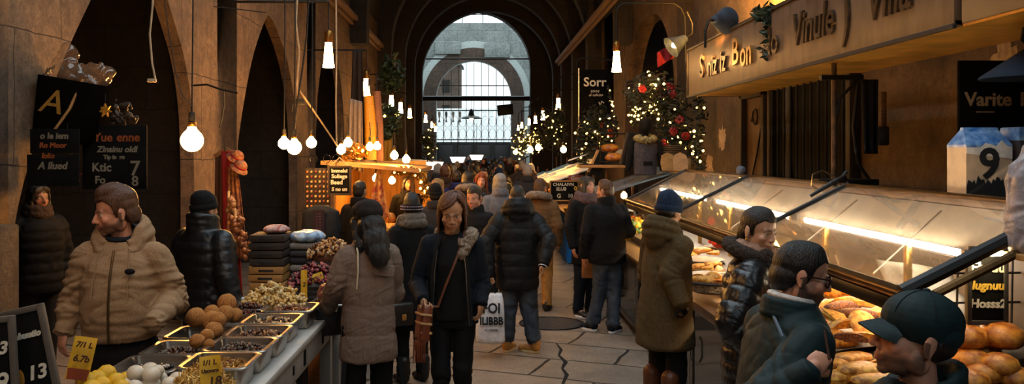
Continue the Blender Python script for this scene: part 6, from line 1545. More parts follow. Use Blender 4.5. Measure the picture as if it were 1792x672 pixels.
PL = [('bun', 'bread_bun', 'round bun at the far left of the pastry heap', 1432, 512, 1.14, .075, M_CRUST, 0, 0, 0), ('bun', 'bread_bun', 'big bun half in white paper at the top of the pastry heap', 1462, 512, 1.15, .085, M_CRUST, 0, 0, 0),
      ('roll', 'long_roll', 'pale long roll at the left edge of the pastry heap', 1421, 545, 1.10, .075, M_PALE, 55, 0, 0), ('roll', 'long_roll', 'seeded dark long roll lying beside the pale long roll', 1440, 552, 1.10, .075, M_BRN, 52, 0, 0), ('roll', 'seeded_roll', 'seeded brown roll in the middle of the pastry heap', 1474, 540, 1.13, .08, M_BRN, 20, 0, 0),
      ('crepe', 'folded_crepe', 'folded crepe pointing up below the seeded roll', 1444, 578, 1.08, .085, M_PALE, 60, 10, 0), ('crepe', 'folded_crepe', 'wide folded crepe at the right of the heap under the cap brim', 1512, 535, 1.14, .10, M_PALE, -20, -12, 6), ('empanada', 'half_moon_pastry', 'half moon pastry in the centre of the heap', 1478, 568, 1.12, .085, M_CRUST, 20, 14, 0),
      ('pita', 'round_flatbread', 'round scored flatbread propped up at the right of the heap', 1511, 566, 1.13, .075, M_PALE, 0, 48, 8), ('empanada', 'half_moon_pastry', 'half moon pastry leaning before the round flatbread', 1484, 592, 1.08, .085, M_BRN, -10, 8, 0), ('roll', 'long_roll', 'golden roll at the very front of the pastry heap', 1466, 602, 1.05, .07, M_CRUST, 10, 0, 0),
      ('crepe', 'folded_crepe', 'folded crepe at the top right of the heap by the white wrap', 1492, 516, 1.16, .085, M_CRUST, 10, -10, 0), ('empanada', 'half_moon_pastry', 'half moon pastry at the top right behind the wide crepe', 1522, 512, 1.14, .085, M_CRUST, 0, 0, 0), ('roll', 'long_roll', 'long roll hidden behind the fist of the man with glasses', 1405, 560, 1.06, .075, M_CRUST, 60, 0, 0),
      ('empanada', 'half_moon_pastry', 'half moon pastry at the lower left beside the fist', 1420, 585, 1.05, .08, M_CRUST, 40, 0, 0),
      ('sandwich', 'filled_roll', 'filled roll on the lower paper tray beside the fist', 1490, 632, .99, .085, M_CRUST, 20, 0, 0), ('sandwich', 'filled_roll', 'front filled roll on the lower paper tray', 1520, 655, .97, .09, M_PALE, 12, 0, 0), ('sandwich', 'filled_roll', 'filled roll lowest at the front edge below the fist', 1475, 662, .95, .085, M_PALE, 35, 0, 0), ('empanada', 'half_moon_pastry', 'half moon pastry on the lower tray under the chin of the man in the cap', 1548, 640, .99, .09, M_CRUST, 0, 0, 0)]
for i, (k_, px, py, Z, s_, m_, rz, rx, lb) in enumerate((('empanada', 1455, 532, 1.13, .08, M_CRUST, 30, 10, 'half moon pastry under the big bun'), ('crepe', 1462, 560, 1.13, .08, M_PALE, 35, 8, 'folded crepe between the seeded roll and the half moon'), ('roll', 1500, 552, 1.14, .07, M_BRN, -20, 0, 'seeded roll between the two folded crepes'), ('empanada', 1430, 565, 1.09, .08, M_PALE, 50, 10, 'pale half moon pastry left of the pointed crepe'), ('roll', 1454, 590, 1.07, .07, M_CRUST, 40, 0, 'golden roll under the pointed crepe'),
        ('empanada', 1505, 590, 1.08, .08, M_CRUST, -5, 12, 'half moon pastry under the round flatbread'), ('crepe', 1535, 552, 1.12, .09, M_PALE, -30, 0, 'folded crepe hidden behind the cap brim'), ('roll', 1490, 530, 1.15, .065, M_CRUST, -15, 0, 'golden roll at the back of the pastry heap'), ('sandwich', 1500, 650, .98, .085, M_CRUST, 28, 0, 'filled roll between the two front filled rolls'), ('sandwich', 1535, 672, .95, .09, M_CRUST, 5, 0, 'filled roll at the bottom edge of the lower tray'), ('sandwich', 1462, 640, .98, .08, M_CRUST, 40, 0, 'filled roll right below the fist'))):
    PL.append((k_, {'empanada': 'half_moon_pastry', 'crepe': 'folded_crepe', 'roll': 'long_roll', 'sandwich': 'filled_roll'}[k_], lb, px, py, Z, s_, m_, rz, rx, 0))
for a in PL: pastry(*a)
BN = [(1690, 592, 1.12, .098, 'broad bun right of the baseball cap'), (1752, 590, 1.13, .105, 'biggest round bun near the wooden post'), (1749, 640, 1.03, .085, 'round glossy bun lowest by the wooden post'), (1700, 632, 1.03, .085, 'bun half hidden below the broad bun'), (1722, 655, .99, .08, 'bun in the lowest row between two others'), (1700, 668, .97, .08, 'bun at the very bottom beside the teal collar'), (1722, 610, 1.06, .075, 'bun squeezed between the two biggest buns'), (1775, 662, .98, .08, 'bun at the bottom behind the wooden post')]
for px, py, Z, s_, lb in BN: pastry('bun', 'bread_bun', lb, px, py, Z, s_, M_BUN, px, 0, 0, 'buns beside the wooden post')
pastry('sandwich', 'crusty_loaf', 'long orange crusty loaf in the basket behind the cap', 1688, 522, 1.10, .13, M_BUN, 50, 0, 0); pastry('sandwich', 'crusty_loaf', 'second crusty loaf below the long one behind the cap', 1678, 552, 1.08, .10, M_BUN, 40, 0, 0); pastry('roll', 'seeded_roll', 'dark seeded roll in front of the crusty loaves', 1700, 562, 1.06, .07, M_BRN, 20, 0, 0)
# paper liners, trays
def paper(name, label, corners, sag=.02, seed=0):
    a, b, c, d = corners; rows = [[(a.lerp(b, u)).lerp(d.lerp(c, u), v) + V(0, 0, sag*math.sin(7*u+seed)*math.cos(6*v+seed*2)) for u in np.linspace(0, 1, 12)] for v in np.linspace(0, 1, 12)]
    mb = MB(); mb.sheet(rows, .003); return tag(mb.build(name, M_PAPER, None, 180), label, 'paper')
paper('paper_sheet', 'white paper under the pastry heap', (Q(1405, 600, 1.05), Q(1545, 598, 1.04), Q(1560, 500, 1.05), Q(1415, 505, 1.05)), .012, 1)
paper('paper_sheet', 'white paper edge folded over the lower tray beside the fist', (Q(1425, 622, 1.02), Q(1550, 600, 1.03), Q(1545, 588, 1.05), Q(1430, 606, 1.05)), .010, 2)
paper('paper_wrap', 'crumpled white paper standing behind the baseball cap', (V(2.26, 4.55, 1.1), V(2.62, 4.6, 1.1), V(2.6, 4.75, 1.34), V(2.2, 4.8, 1.40)), .03, 4)
paper('paper_wrap', 'white printed paper under the crusty loaves', (Q(1655, 575, 1.04), Q(1712, 600, 1.04), Q(1725, 530, 1.05), Q(1650, 505, 1.05)), .02, 5)
# wire racks behind
wk = thing('wire_rack', 'dark wire rack behind the loaves and the chalkboard', 'rack', (2.62, 4.35, .98)); mb = MB()
for i in range(7): mb.tube([(-.22 + .07*i, 0, 0), (-.18 + .07*i, .05, .5)], .006, 5)
for z in (.1, .25, .4): mb.tube([(-.24, .01, z), (.26, .04, z)], .006, 5)
mb.build('wire_frame', M_IRON, wk)
# food further along the case
def platter(px, py, Z, r, label, pieces, seed, wick=False):
    c = Q(px, py, Z); rg = random.Random(seed)
    t = thing('wicker_bowl' if wick else 'paper_platter', label, 'bowl' if wick else 'platter', tuple(c - V(0, 0, .05)))
    mb = MB(); mb.lathe([(r*.6, 0), (r*.85, .02), (r*1.02, .085 if wick else .045), (r*.98, .085 if wick else .045), (r*.6, .012)], n=26); mb.build('dish', mat('black_white_wicker', '#3a342c', rough=.6, col2='#b8aa90', scale=55, bump=.6) if wick else M_PAPER, t)
    if wick: mb = MB(); mb.tube([V(r*1.0*math.cos(a), r*1.0*math.sin(a), .087) for a in [2*PI*i/28 for i in range(28)]], .012, 6, close=True); mb.build('rim', M_DKWICK, t)
    for i in range(pieces):
        a = 2*PI*i/pieces + seed; k = .55 if i % 4 else .1; o = pastry(('empanada', 'roll', 'crepe')[i % 3], ('half_moon_pastry', 'seeded_roll', 'folded_crepe')[i % 3], 'pastry piece on the ' + label, px, py, Z, r*.36, (M_CRUST, M_PALE, M_BUN)[(i+seed) % 3], rg.uniform(0, 360), rg.uniform(-15, 15), 0, 'pieces on the ' + label)
        o.location = c + V(r*k*math.cos(a), r*k*math.sin(a), .045 + .02*(i % 4 == 0))
platter(1228, 452, 1.04, .20, 'white paper platter behind the olive coat', 7, 1); platter(1245, 478, 1.0, .18, 'middle paper platter behind the shearling collar', 6, 2); platter(1246, 500, 1.0, .20, 'patterned wicker bowl left of the glossy puffer', 7, 3, True); platter(1262, 430, 1.05, .17, 'far paper platter with red peppers', 5, 4)
M_PEP = fm('red_pepper', '#b02418', rough=.3); M_GRN = fm('salad_green', '#4f6b24'); M_YEL = fm('yellow_fruit', '#d0a41c'); M_ORG = fm('orange_fruit', '#c0641c')
heap('red_peppers', 'heap of red peppers on the far paper platter', 'peppers', Q(1268, 424, 1.09).x, Q(1268, 424, 1.09).y, 1.07, .28, .28, .12, 50, .03, [M_PEP, M_PEP, M_ORG], 50)
for i, (x, y, z, w_, l_, ms, lb) in enumerate(((2.05, 11.7, .9, .45, .5, [M_YEL, M_ORG, M_GRN], 'yellow and green fruit heap at the far end of the right counter'), (2.25, 11.1, .92, .35, .4, [M_PEP, M_ORG, M_GRN], 'red and orange vegetable heap at the far end of the right counter'), (1.95, 10.9, .9, .4, .4, [M_GRN, M_YEL, M_GRN], 'green salad heap beside the laughing couple'))):
    heap('produce', lb, 'produce', x, y, z, w_, l_, .2, 120, .045, ms, 60+i)
sv = None
M_SILV = mat('silver_dish', '#b4b4a8', rough=.35, metal=.3, var=.3)
for i, (px, py) in enumerate(((1088, 362), (1101, 360), (1114, 363), (1127, 367), (1094, 374), (1108, 376), (1121, 379), (1099, 387), (1114, 389))):
    p = P(px + 16, py + 2, 11.9)
    if sv is None:
        sv = thing('silver_dish', 'small fluted silver dish on the rack behind the couple', 'dish', p, 0, 'silver dishes on the rack', (R(75), 0, 0)); mb = MB(); mb._rings([[V(r_*(1+.10*math.cos(6*a))*math.cos(a), r_*(1+.10*math.cos(6*a))*math.sin(a), z) for a in [2*PI*k/36 for k in range(36)]] for r_, z in ((.025, 0), (.03, .004), (.055, .02), (.05, .022))]); mb.build('bowl', M_SILV, sv)
    else: dup(sv, p, None, None, None, (R(75), 0, R(i*17)))
rk2 = thing('dish_rack', 'wire rack carrying the silver dishes', 'rack', tuple(P(1124, 378, 11.98))); mb = MB()
for z in (-.14, -.04, .06): mb.tube([(-.2, 0, z), (.2, 0, z)], .008, 6)
for x in (-.2, .2): mb.tube([(x, 0, -.34), (x, 0, .16)], .01, 6)
mb.build('frame', M_IRON, rk2)

# ---- near right: post, chalkboard, bag, carton, sign, blue lamp
pt = thing('wooden_post', 'brown wooden post at the right edge beside the chalkboard', 'post', (2.49, 3.86, 0)); mb = MB(); mb.box((0, 0, .76), (.07, .07, 1.5), None, .008); mb.build('shaft', M_WOOD, pt); mb = MB(); mb.box((.03, .02, 1.525), (.24, .20, .03), None, .005); mb.build('top_shelf', M_PALEWOOD, pt)
cbr = chalkboard(1744, 508, 3.95, .165, .325, [('Ebrdu', .0, .095, .065, M_CHALK, .05), ('lugnuu', .0, .01, .055, M_CHALKY, .15), ('Hosss2', .0, -.075, .055, M_CHALK, .1)], 'chalkboard with white and yellow script beside the wooden post', mat('grey_black_frame', '#2a2724'), -4); cbr.location.y = 4.02
hl = thing('tube_lamp', 'short bright tube lamp over the chalkboard beside the wooden post', 'lamp', (2.36, 3.97, 1.528)); mb = MB(); mb.box((0, 0, .022), (.20, .05, .018), None, .004); mb.build('housing', M_BLKF, hl); mb = MB(); mb.tube([(-.085, -.005, 0), (.085, -.005, 0)], .013, 8); mb.build('tube', emit('short_tube_glow', '#ffe0a8', 45.), hl, 180)
pb = thing('plastic_bag', 'clear white plastic bag with a brown loaf on top of the wooden post', 'bag', (2.53, 3.9, 1.542)); mb = MB(); mb.loft([(0, 0, 0, .12, .07), (0, 0, .03, .135, .085), (0, 0, .2, .13, .085), (-.01, 0, .34, .12, .07), (-.02, 0, .42, .085, .05), (-.03, 0, .48, .035, .02)], 28, 3); me = vox(mb, .01, 2); c_ = getco(me); setco(me, c_ + getno(me)*(.010*(1-2*np.abs(nz(c_, 16, 6))))[:, None]); obj('bag_film', me, mat('milky_film', '#b9b0b4', rough=.22, var=.2, scale=14, trans=.35, bump=.5, bscale=40), pb, 180)
mb = MB(); mb.ell((.03, -.085, .28), (.075, .03, .085)); mb.build('loaf', M_BUN, pb)
ca = thing('milk_carton', 'blue and cream carton printed with a 9 on the back shelf', 'carton', (2.865, 4.95, 1.738)); mb = MB()
mb._rings([[V(x*w_, y*w_, z) for x, y in ((-.13, -.10), (.13, -.10), (.13, .10), (-.13, .10))] for w_, z in ((1, 0), (1, .29))]); mb.build('carton_body', mat('cream_card', '#b59c80', rough=.45, var=.1), ca, 0)
mb = MB(); mb._rings([[V(x, y, z) for x, y in ((-a, -b), (a, -b), (a, b), (-a, b))] for a, b, z in ((.131, .101, .285), (.131, .101, .30), (.10, .02, .385), (.10, .012, .40))]); mb.build('gable_top', mat('blue_card', '#2a5a9a', rough=.3, var=.3, scale=20, col2='#7fa2c8'), ca, 0)
mk = mat('black_print', '#121214'); text('9', .24, mk, T(0, -.1035, .185), ca, 'print', .002, bold=.006)
mb = MB(); rg = random.Random(4); prof = [(-.13, .0)] + [(-.13 + .26*i/24, .055 + .045*abs(math.sin(i*1.9)) + .03*rg.random()) for i in range(25)] + [(.13, .0)]; mb.prism(prof, .004, T(0, -.1045, 0)); mb.build('silhouette_print', mk, ca, 0)
mb = MB(); mb.prism([(-.13, .285), (-.05, .285), (-.02, .31), (.04, .292), (.07, .325), (.1, .295), (.13, .285), (.13, .22), (-.13, .25)], .003, T(0, -.1032, 0)); mb.build('cloud_print', mat('white_print', '#c8c2ba'), ca, 0)
c3 = thing('blue_carton', 'second blue carton beside the carton printed with a 9', 'carton', (3.09, 4.9, 1.738)); mb = MB(); mb.box((0, 0, .19), (.16, .18, .38), None, .01); mb.build('carton_body', mat('dark_print_card', '#2a2220', rough=.4, var=.3), c3); mb = MB(); mb.box((0, 0, .36), (.165, .185, .08), None, .01); mb.build('blue_band', MATS['blue_card'], c3)
sg = thing('shop_sign', 'dark sign reading Varite on the right wall under the blue lamp', 'sign', (3.37, 5.65, 2.36)); mb = MB(); mb.box((0, .015, 0), (.46, .03, .48), None, .006); mb.build('panel', mat('black_sign_board', '#0c0b0a', rough=.9, var=.4, scale=6, spec=.05), sg)
text('P', .125, mat('dull_cream_paint', '#8f7f66', rough=.7), T(.20, -.003, -.02), sg, 'lettering', .002, bold=.003); text('Varite', .125, MATS['dull_cream_paint'], T(-.04, -.003, -.02), sg, 'lettering', .002, bold=.003); mb = MB(); mb.box((-.06, -.002, -.10), (.12, .003, .008)); mb.build('underline', MATS['dull_cream_paint'], sg)
bl = thing('blue_lamp', 'wide dark blue lamp shade hanging under the canopy at the right edge', 'lamp', (3.05, 4.75, 2.44)); mb = MB(); mb.lathe([(.03, .14), (.06, .12), (.26, -.02), (.27, -.035), (.25, -.02), (.05, .10), (.02, .12)], n=28); mb.build('shade', mat('navy_enamel', '#0c1726', rough=.8, spec=.2), bl); mb = MB(); mb.tube([(0, 0, .13), (-.06, 0, .18), (-.05, 0, .24), (0, 0, .27)], .014, 8); mb.build('arm', M_IRON, bl)
cable('wire', [P(1445, 338, 6.6), P(1420, 325, 6.6), P(1422, 305, 6.6), P(1440, 298, 6.7), P(1462, 310, 6.8)], .006, M_METAL, 'bent steel wire loop on top of the glass case', 'wire')
clp = thing('black_clamp', 'black spring clamp on the glass at the foot of the canopy post', 'clamp', tuple(P(1468, 316, 6.55))); mb = MB(); mb.box((0, 0, 0), (.12, .06, .05), (0, R(-25), 0), .012); mb.tube([(-.02, 0, .0), (-.12, 0, -.06), (-.22, 0, -.12)], [.02, .016, .012], 8); mb.tube([(.02, 0, .02), (.06, 0, .07)], .012, 8); mb.build('jaw', M_BLKF, clp)
pouch('grey_rag', 'small grey rag bundled on the rear edge of the glass case', 'rag', tuple(P(1296, 304, 8.85)), (.05, .05, .05), cloth('grey_rag_cloth', '#5a5c66'), 9)
cable('cord', [V(1.33, 4.1, .95), V(1.28, 4.0, 1.03), V(1.24, 3.95, 1.0), V(1.235, 3.95, .7), V(1.25, 3.96, .4)], .007, mat('white_twist_cord', '#b8c0c8', rough=.6), 'white twisted cord dangling behind the man with glasses', 'cord')
# ---- goods on the back shelf and the next stalls
pst = None
for i in range(7):
    lb = 'cream plate in the stack on the back shelf beside the fairy lights'
    p = V(2.73, 12.1, 1.90 + .026*i)
    if pst is None: mb = MB(); mb.lathe([(.08, 0), (.10, .005), (.17, .02), (.172, .025), (.10, .012), (.001, .01)], n=28); pst = tag(mb.build('cream_plate', mat('cream_china', '#8a7c6a', rough=.35, var=.1)), lb, 'plate', 'stack of cream plates'); pst.location = p
    else: o = pst.copy(); COL.objects.link(o); o.location = p
sup = thing('wooden_crate', 'pale wooden crate under the stack of cream plates', 'crate', (2.73, 12.1, 1.737)); mb = MB(); mb.box((0, 0, .08), (.34, .3, .155), None, .008); mb.build('crate_body', M_PALEWOOD, sup)
for i, (x, rz, lb) in enumerate(((2.55, 14, 'left'), (2.70, -10, 'right'))):
    mb = MB(); mb.prism([(-.10, 0), (.10, 0), (.11, .12), (.08, .22), (0, .26), (-.08, .22), (-.11, .12)], .02); o = tag(mb.build('serving_board', M_PALEWOOD, None, 30, (x, 11.72, 1.737), (R(-14), 0, R(rz))), lb + ' pale wooden board leaning in front of the plates', 'board')
mn = thing('mannequin_bust', 'black mannequin with a pale fur collar and grey vest above the right stall', 'mannequin', (2.46, 13.0, 1.62))
mb = MB(); mb.loft([(0, 0, .02, .17, .12), (0, 0, .3, .18, .13), (0, 0, .5, .19, .12), (0, 0, .58, .07, .06)], 24, 2.3); me = vox(mb, .015, 2); c_ = getco(me); setco(me, c_ + getno(me)*(.008*nz(c_, 14, 2))[:, None]); obj('grey_vest', me, cloth('speckled_grey_wool', '#4a464a', scale=80, var=.4), mn, 180)
mb = MB(); mb.cap((0, 0, .55), (0, 0, .66), .05); mb.ell((0, -.01, .76), (.085, .10, .125)); mb.ell((0, 0, .80), (.095, .108, .10)); obj('head', vox(mb, .01, 3), M_BLACK, mn, 180)
mb = MB(); mb.tube([V(.13*math.cos(a), .11*math.sin(a) - .02, .57 + .02*math.sin(a)) for a in [2*PI*i/16 for i in range(16)]], .05, 10, close=True); me = vox(mb, .009, 1); c_ = getco(me); setco(me, c_ + getno(me)*(.022*nz(c_, 60, 2))[:, None]); obj('fur_collar', me, mat('pale_yellow_fur', '#8f8358', rough=.95, var=.5, scale=60, bump=1.), mn, 180)
mb = MB(); mb.box((.02, -.135, .2), (.14, .02, .06), None, .006); mb.build('belt_patch', M_BLACK, mn)
for sgn in (-1, 1): mb = MB(); mb.cap((sgn*.2, 0, .5), (sgn*.26, -.02, .12), .06, .045); mb.build('sleeve', M_BLACK, mn)

def stall(name_label, x0, x1, y0, y1, zt, zr, top_m, skirt_m, seed, slope=.12, over=.12):
    t = thing('market_stall', name_label, 'stall', (0, 0, 0)); xc, yc = (x0+x1)/2, (y0+y1)/2
    mb = MB(); mb.box((xc, yc, zt), (x1-x0, y1-y0, .04), None, .008); mb.build('tabletop', M_WOOD, t)
    mb = MB(); mb.sheet([[V(x0 + .02*math.sin(y*14), y, z) for z in (0.02, zt*.5, zt-.02)] for y in np.linspace(y0, y1, 24)], .01); mb.sheet([[V(x, y0 + .02*math.sin(x*16), z) for z in (0.02, zt*.5, zt-.02)] for x in np.linspace(x0, x1, 14)], .01); mb.build('skirt', skirt_m, t)
    for x in (x0+.04, x1-.04):
        for y in (y0+.04, y1-.04): mb = MB(); mb.box((x, y, zr/2), (.045, .045, zr), None, .005); mb.build('post', M_WOOD, t)
    if top_m: mb = MB(); mb.sheet([[V(x, y, zr + slope*(x-x0)/(x1-x0) + .015*math.sin(y*5+x*3)) for x in np.linspace(x0-over, x1+.1, 6)] for y in np.linspace(y0-.1, y1+.1, 12)], .02); mb.build('roof_sheet', top_m, t)
    return t
M_BLUEGL = mat('blue_grey_sheet', '#6f8796', rough=.2, var=.3, scale=5, coat=.4); M_BLUE = mat('bright_blue_tarp', '#1f6fb0', rough=.5, var=.2); M_OFFW = mat('off_white_tarp', '#c4c8cc', rough=.5, var=.25, scale=6); M_WARMC = cloth('warm_brown_skirt', '#5a3a20')
stall('stall with a blue grey glass roof next after the long glass case', 1.72, 2.9, 12.75, 14.6, .92, 1.36, M_BLUEGL, M_DKCRATE, 1, .34)
stall('stall with a blue skirt and pale sheets on its roof at the right', 1.50, 2.7, 15.2, 18.4, .85, 1.58, M_OFFW, M_BLUE, 2, .42, .35)
stall('warm brown stall under the yellow lights at the right', 1.5, 2.7, 20.5, 24., .85, 1.58, None, M_WARMC, 3)
stall('brown stall farthest along the right wall', 1.5, 2.7, 27., 31., .85, 1.8, None, M_WARMC, 4)
stall('dark stall beyond the kiosk on the left', -2.6, -1.3, 16.5, 20., .85, 1.7, M_PALEWOOD, M_WARMC, 5, -.1)
stall('far left stall with a pale roof near the gate', -2.6, -1.4, 24., 29., .85, 1.75, M_OFFW, M_WARMC, 6, -.1)
# shelf board on top of the blue grey stall, breads in a wire rack, black cases
sh = thing('shelf_board', 'pale edged shelf above the blue grey stall carrying breads', 'shelf', (2.05, 14.6, 1.72)); mb = MB(); mb.box((0, 0, .03), (.85, .5, .05), None, .006); mb.build('board', M_PALEWOOD, sh); mb = MB(); mb.box((0, .0, .06), (.82, .46, .02)); mb.build('black_mat', M_BLACK, sh)
wr2 = thing('bread_rack', 'black wire rack holding two round loaves', 'rack', (2.22, 14.55, 1.80)); mb = MB()
for x in (-.24, .24):
    for y in (-.15, .15): mb.tube([(x, y, 0), (x, y, .5)], .012, 6)
for z in (.02, .5): mb.tube([(-.24, -.15, z), (.24, -.15, z), (.24, .15, z), (-.24, .15, z)], .012, 6, close=True)
mb.box((0, 0, .015), (.46, .28, .012)); mb.build('wire_frame', M_IRON, wr2)
o = obj('round_loaf', pastry_mesh('bun'), M_BUN, None, 180); tag(o, 'lower round loaf in the black wire rack', 'bread', 'loaves in the wire rack'); o.location = (2.2, 14.5, 1.89); o.scale = (.17, .13, .13)
o2 = o.copy(); COL.objects.link(o2); o2['label'] = 'upper round loaf in the black wire rack'; o2.location = (2.16, 14.6, 2.05); o2.scale = (.16, .13, .12)
def case(px, py, Y, w_, h_, ry, label, m, m2, d_=.12):
    t = thing('black_case', label, 'case', tuple(P(px, py, Y)), 0, None, (0, R(ry), 0)); mb = MB(); mb.box((0, 0, 0), (w_, d_, h_), None, .015, 3); mb.build('shell', m, t); mb = MB(); mb.box((-w_/2+.005, 0, 0), (.035, d_*1.03, h_*.97), None, .006); mb.build('pale_edge', m2, t); return t
case(1047, 286, 14.5, .20, .42, 24, 'black case with a pale edge leaning on the shelf left of the breads', M_BLACK, M_PALEWOOD)
case(1104, 262, 13.4, .22, .52, 12, 'tall black case leaning beside the mannequin', M_BLACK, M_DKCRATE)
# magazines and papers lying on the stall roofs
for i, (px, py, Y, w_, rz, lb) in enumerate(((972, 303, 17.2, .34, 12, 'blue and white printed sheet lowest on the pale roof'), (958, 309, 16.4, .30, -8, 'white folded sheet at the front of the pale roof'), (985, 296, 17.6, .30, 25, 'blue striped sheet at the back of the pale roof'), (1012, 282, 16.2, .30, -28, 'bright blue magazine tilted above the other sheets'), (945, 300, 17.8, .26, 40, 'small white sheet at the left edge of the pale roof'))):
    p = P(px, py, Y); p.z = 1.58 + .42*(p.x-1.5)/1.2 + .045 + (.16 if i == 3 else 0); t = thing('magazine', lb, 'magazine', tuple(p), 0, 'printed sheets on the pale roof', (R(4), R(-19), R(rz*.6))); mb = MB(); mb.box((0, 0, 0), (w_*1.2, w_, .02), None, .004); mb.build('pages', M_WHITE, t); mb = MB(); mb.box((0, 0, .012), (w_*1.15, w_*.35, .006)); mb.box((0, w_*.33, .012), (w_*1.15, w_*.2, .006)); mb.build('blue_print', mat('blue_ink', '#2a5a94', rough=.4), t)
chalkboard(988, 334, 15.0, .50, .34, [('CHALAIVN', -.02, .11, .075, M_CHALK, 0), ('SLUB', -.06, .03, .08, M_CHALK, .1), ('0', .19, .04, .1, M_CHALKY, 0), ('G', -.1, -.09, .10, M_CHALK, 0), ('10', .1, -.09, .09, M_CHALK, 0)], 'chalk menu with a large G on the blue skirted stall', M_PALEWOOD)
rs = thing('red_sign', 'small red and cream sign above the chalk menu with the G', 'sign', tuple(P(1008, 312, 15.0))); mb = MB(); mb.box((0, .01, 0), (.26, .02, .11), None, .003); mb.build('panel', mat('faded_red_panel', '#7a3020', rough=.5), rs); text('Goss', .085, M_CHALK, T(0, -.003, 0), rs, 'lettering', .0015)
heap('bananas', 'yellow fruit heap on the blue skirted stall under the menu', 'fruit', 1.75, 15.5, .87, .5, .5, .22, 120, .045, [M_YEL, M_ORG, M_YEL], 70)
for i, (x, y, z, ms, lb) in enumerate(((2.2, 16.6, .87, [M_ORG, M_PEP, M_YEL], 'orange fruit heap farther on the blue skirted stall'), (1.9, 21.5, .87, [M_ORG, NUTS[2], M_YEL], 'golden goods on the warm brown stall'), (-1.8, 17.4, .87, [M_ORG, NUTS[0], M_PEP], 'amber goods on the dark left stall'), (2.1, 28.5, .87, [NUTS[2], M_YEL, M_ORG], 'pale goods on the farthest right stall'), (-1.9, 26, .87, [NUTS[2], M_PEP, M_ORG], 'ruddy goods on the far left stall'))):
    heap('produce', lb, 'produce', x, y, z, .8, 1.2, .22, 130, .06, ms, 80+i)
for px, py, Y, lb in ((962, 345, 15.6, 'bulb glowing under the pale roof over the yellow fruit'), (992, 338, 17.4, 'bulb glowing at the back of the blue skirted stall'), (1092, 338, 13.6, 'bulb glowing under the blue grey stall roof'), (946, 330, 21.5, 'bulb glowing under the roof of the warm brown stall')):
    p = P(px, py, Y); p.x = max(p.x, 1.6); round_bulb(p.x, p.y, 1.30, .05, 1.52, lb)
for px, py, Y, lb in ((902, 266, 22.5, 'teardrop bulb lowest under the yellow light bush'), (928, 262, 17.2, 'left of two teardrop bulbs above the pale sheets'), (942, 258, 17.0, 'right of two teardrop bulbs above the pale sheets'), (986, 262, 16.6, 'bulb in front of the small fairy-lit shrub')):
    p = P(px, py, Y); round_bulb(p.x, p.y, p.z, .06, p.z + .5, lb)
# lanterns of the right row
right_l = [(1079, 101, 50), (977, 178, 27), (950, 199, 22), (937, 207, 18), (926, 211, 16), (913, 217, 14), (907, 222, 12)]
for i, (px, py, L) in enumerate(right_l):
    Y = (12.8, 21.5, 25.5, 28.5, 31., 34.5, 37.)[i]; p = P(px, py, Y); x, z = p.x, p.z; Lm = L*Y/FOC
    if i == 0: arm = [P(1079, 72, Y), P(1079, 22, Y), P(1082, 12, Y), P(1092, 6, Y), P(1150, 5, Y), P(1180, 6, Y), P(1192, 14, Y), P(1199, 30, Y), P(1200, 70, Y), P(1201, 190, Y)]
    else: arm = [(x, Y, z + Lm*.55), (x, Y, z + .55), (x + .12, Y, z + .68), (min(x + 1., XR-.05), Y, z + .72)]
    tube_lamp(x, Y, z, Lm, ('nearest lantern of the right row on a curved iron bracket' if i == 0 else words_n[i] + ' lantern from the front in the row along the right wall'), 'lanterns along the right wall', z + .5, arm)
br = [P(1010, 118, 17), P(1010, 108, 17), P(1016, 102, 17), P(1040, 103, 17), P(1075, 105, 17)]
cable('wall_bracket', br, .02, M_IRON, 'curved iron bracket from which the black Sorr sign hangs', 'bracket')
so = thing('hanging_sign', 'tall black hanging sign reading Sorr above the fairy lit tree', 'sign', tuple(P(1041, 168, 17.0))); mb = MB(); mb.box((0, .02, 0), (.62, .04, 1.05), None, .008); mb.build('panel', mat('black_sign_board', '#0c0b0a'), so); mb = MB(); mb.box((-.318, .02, -.1), (.014, .05, 1.3)); mb.build('steel_edge', M_METAL, so)
text('Sorr', .25, M_CHALK, T(0, -.004, .27), so, 'lettering', .002, bold=.004); text('zone', .09, M_CHALK, T(0, -.004, .10), so, 'lettering', .002, .2); text('al cafetto', .075, M_CHALK, T(0.02, -.004, .02), so, 'lettering', .002, .2)
mb = MB(); mb.tube([(.08, -.005, -.12), (.1, -.005, -.2), (.14, -.005, -.1), (.18, -.005, -.14)], .012, 5); mb.build('chalk_bird', M_CHALK, so)
# fairy-lit greenery
garland('fairy_lit_tree', 'dark fir with warm fairy lights and red bows under the Sorr sign', 'tree', [P(1045, 215, 16.2), P(1045, 230, 16.2), P(1040, 250, 16.2), P(1040, 268, 16.2)], M_DKLEAF, 1500, .055, .40, 31, 34, (MR, 4, .08))
garland('fairy_light_string', 'string of fairy lights beside the Sorr sign', 'fairy lights', [P(1064, 150, 16.6), P(1068, 175, 16.6), P(1078, 205, 16.5), P(1080, 240, 16.4)], M_DKLEAF, 60, .03, .04, 32, 12)
garland('fairy_lit_shrub', 'small dark shrub with fairy lights under the second right lantern', 'shrub', [P(968, 200, 20.5), P(972, 225, 20.5), P(970, 250, 20.5)], M_DKLEAF, 700, .055, .36, 33, 24)
garland('yellow_light_ball', 'round bush dense with yellow fairy lights near the far crowd', 'shrub', [P(915, 252, 21.), P(925, 248, 21), P(935, 243, 21.)], M_DKLEAF, 500, .05, .38, 34, 90)
garland('red_flower_garland', 'big fir garland with red flowers and lights in the right arch', 'garland', [P(1120, 165, 13.9), P(1150, 158, 13.9), P(1172, 180, 13.9), P(1180, 225, 13.9), P(1190, 262, 13.8)], M_DKLEAF, 1500, .05, .34, 35, 64, (mat('crimson_petal', '#8f1d1c', rough=.5), 14, .07))
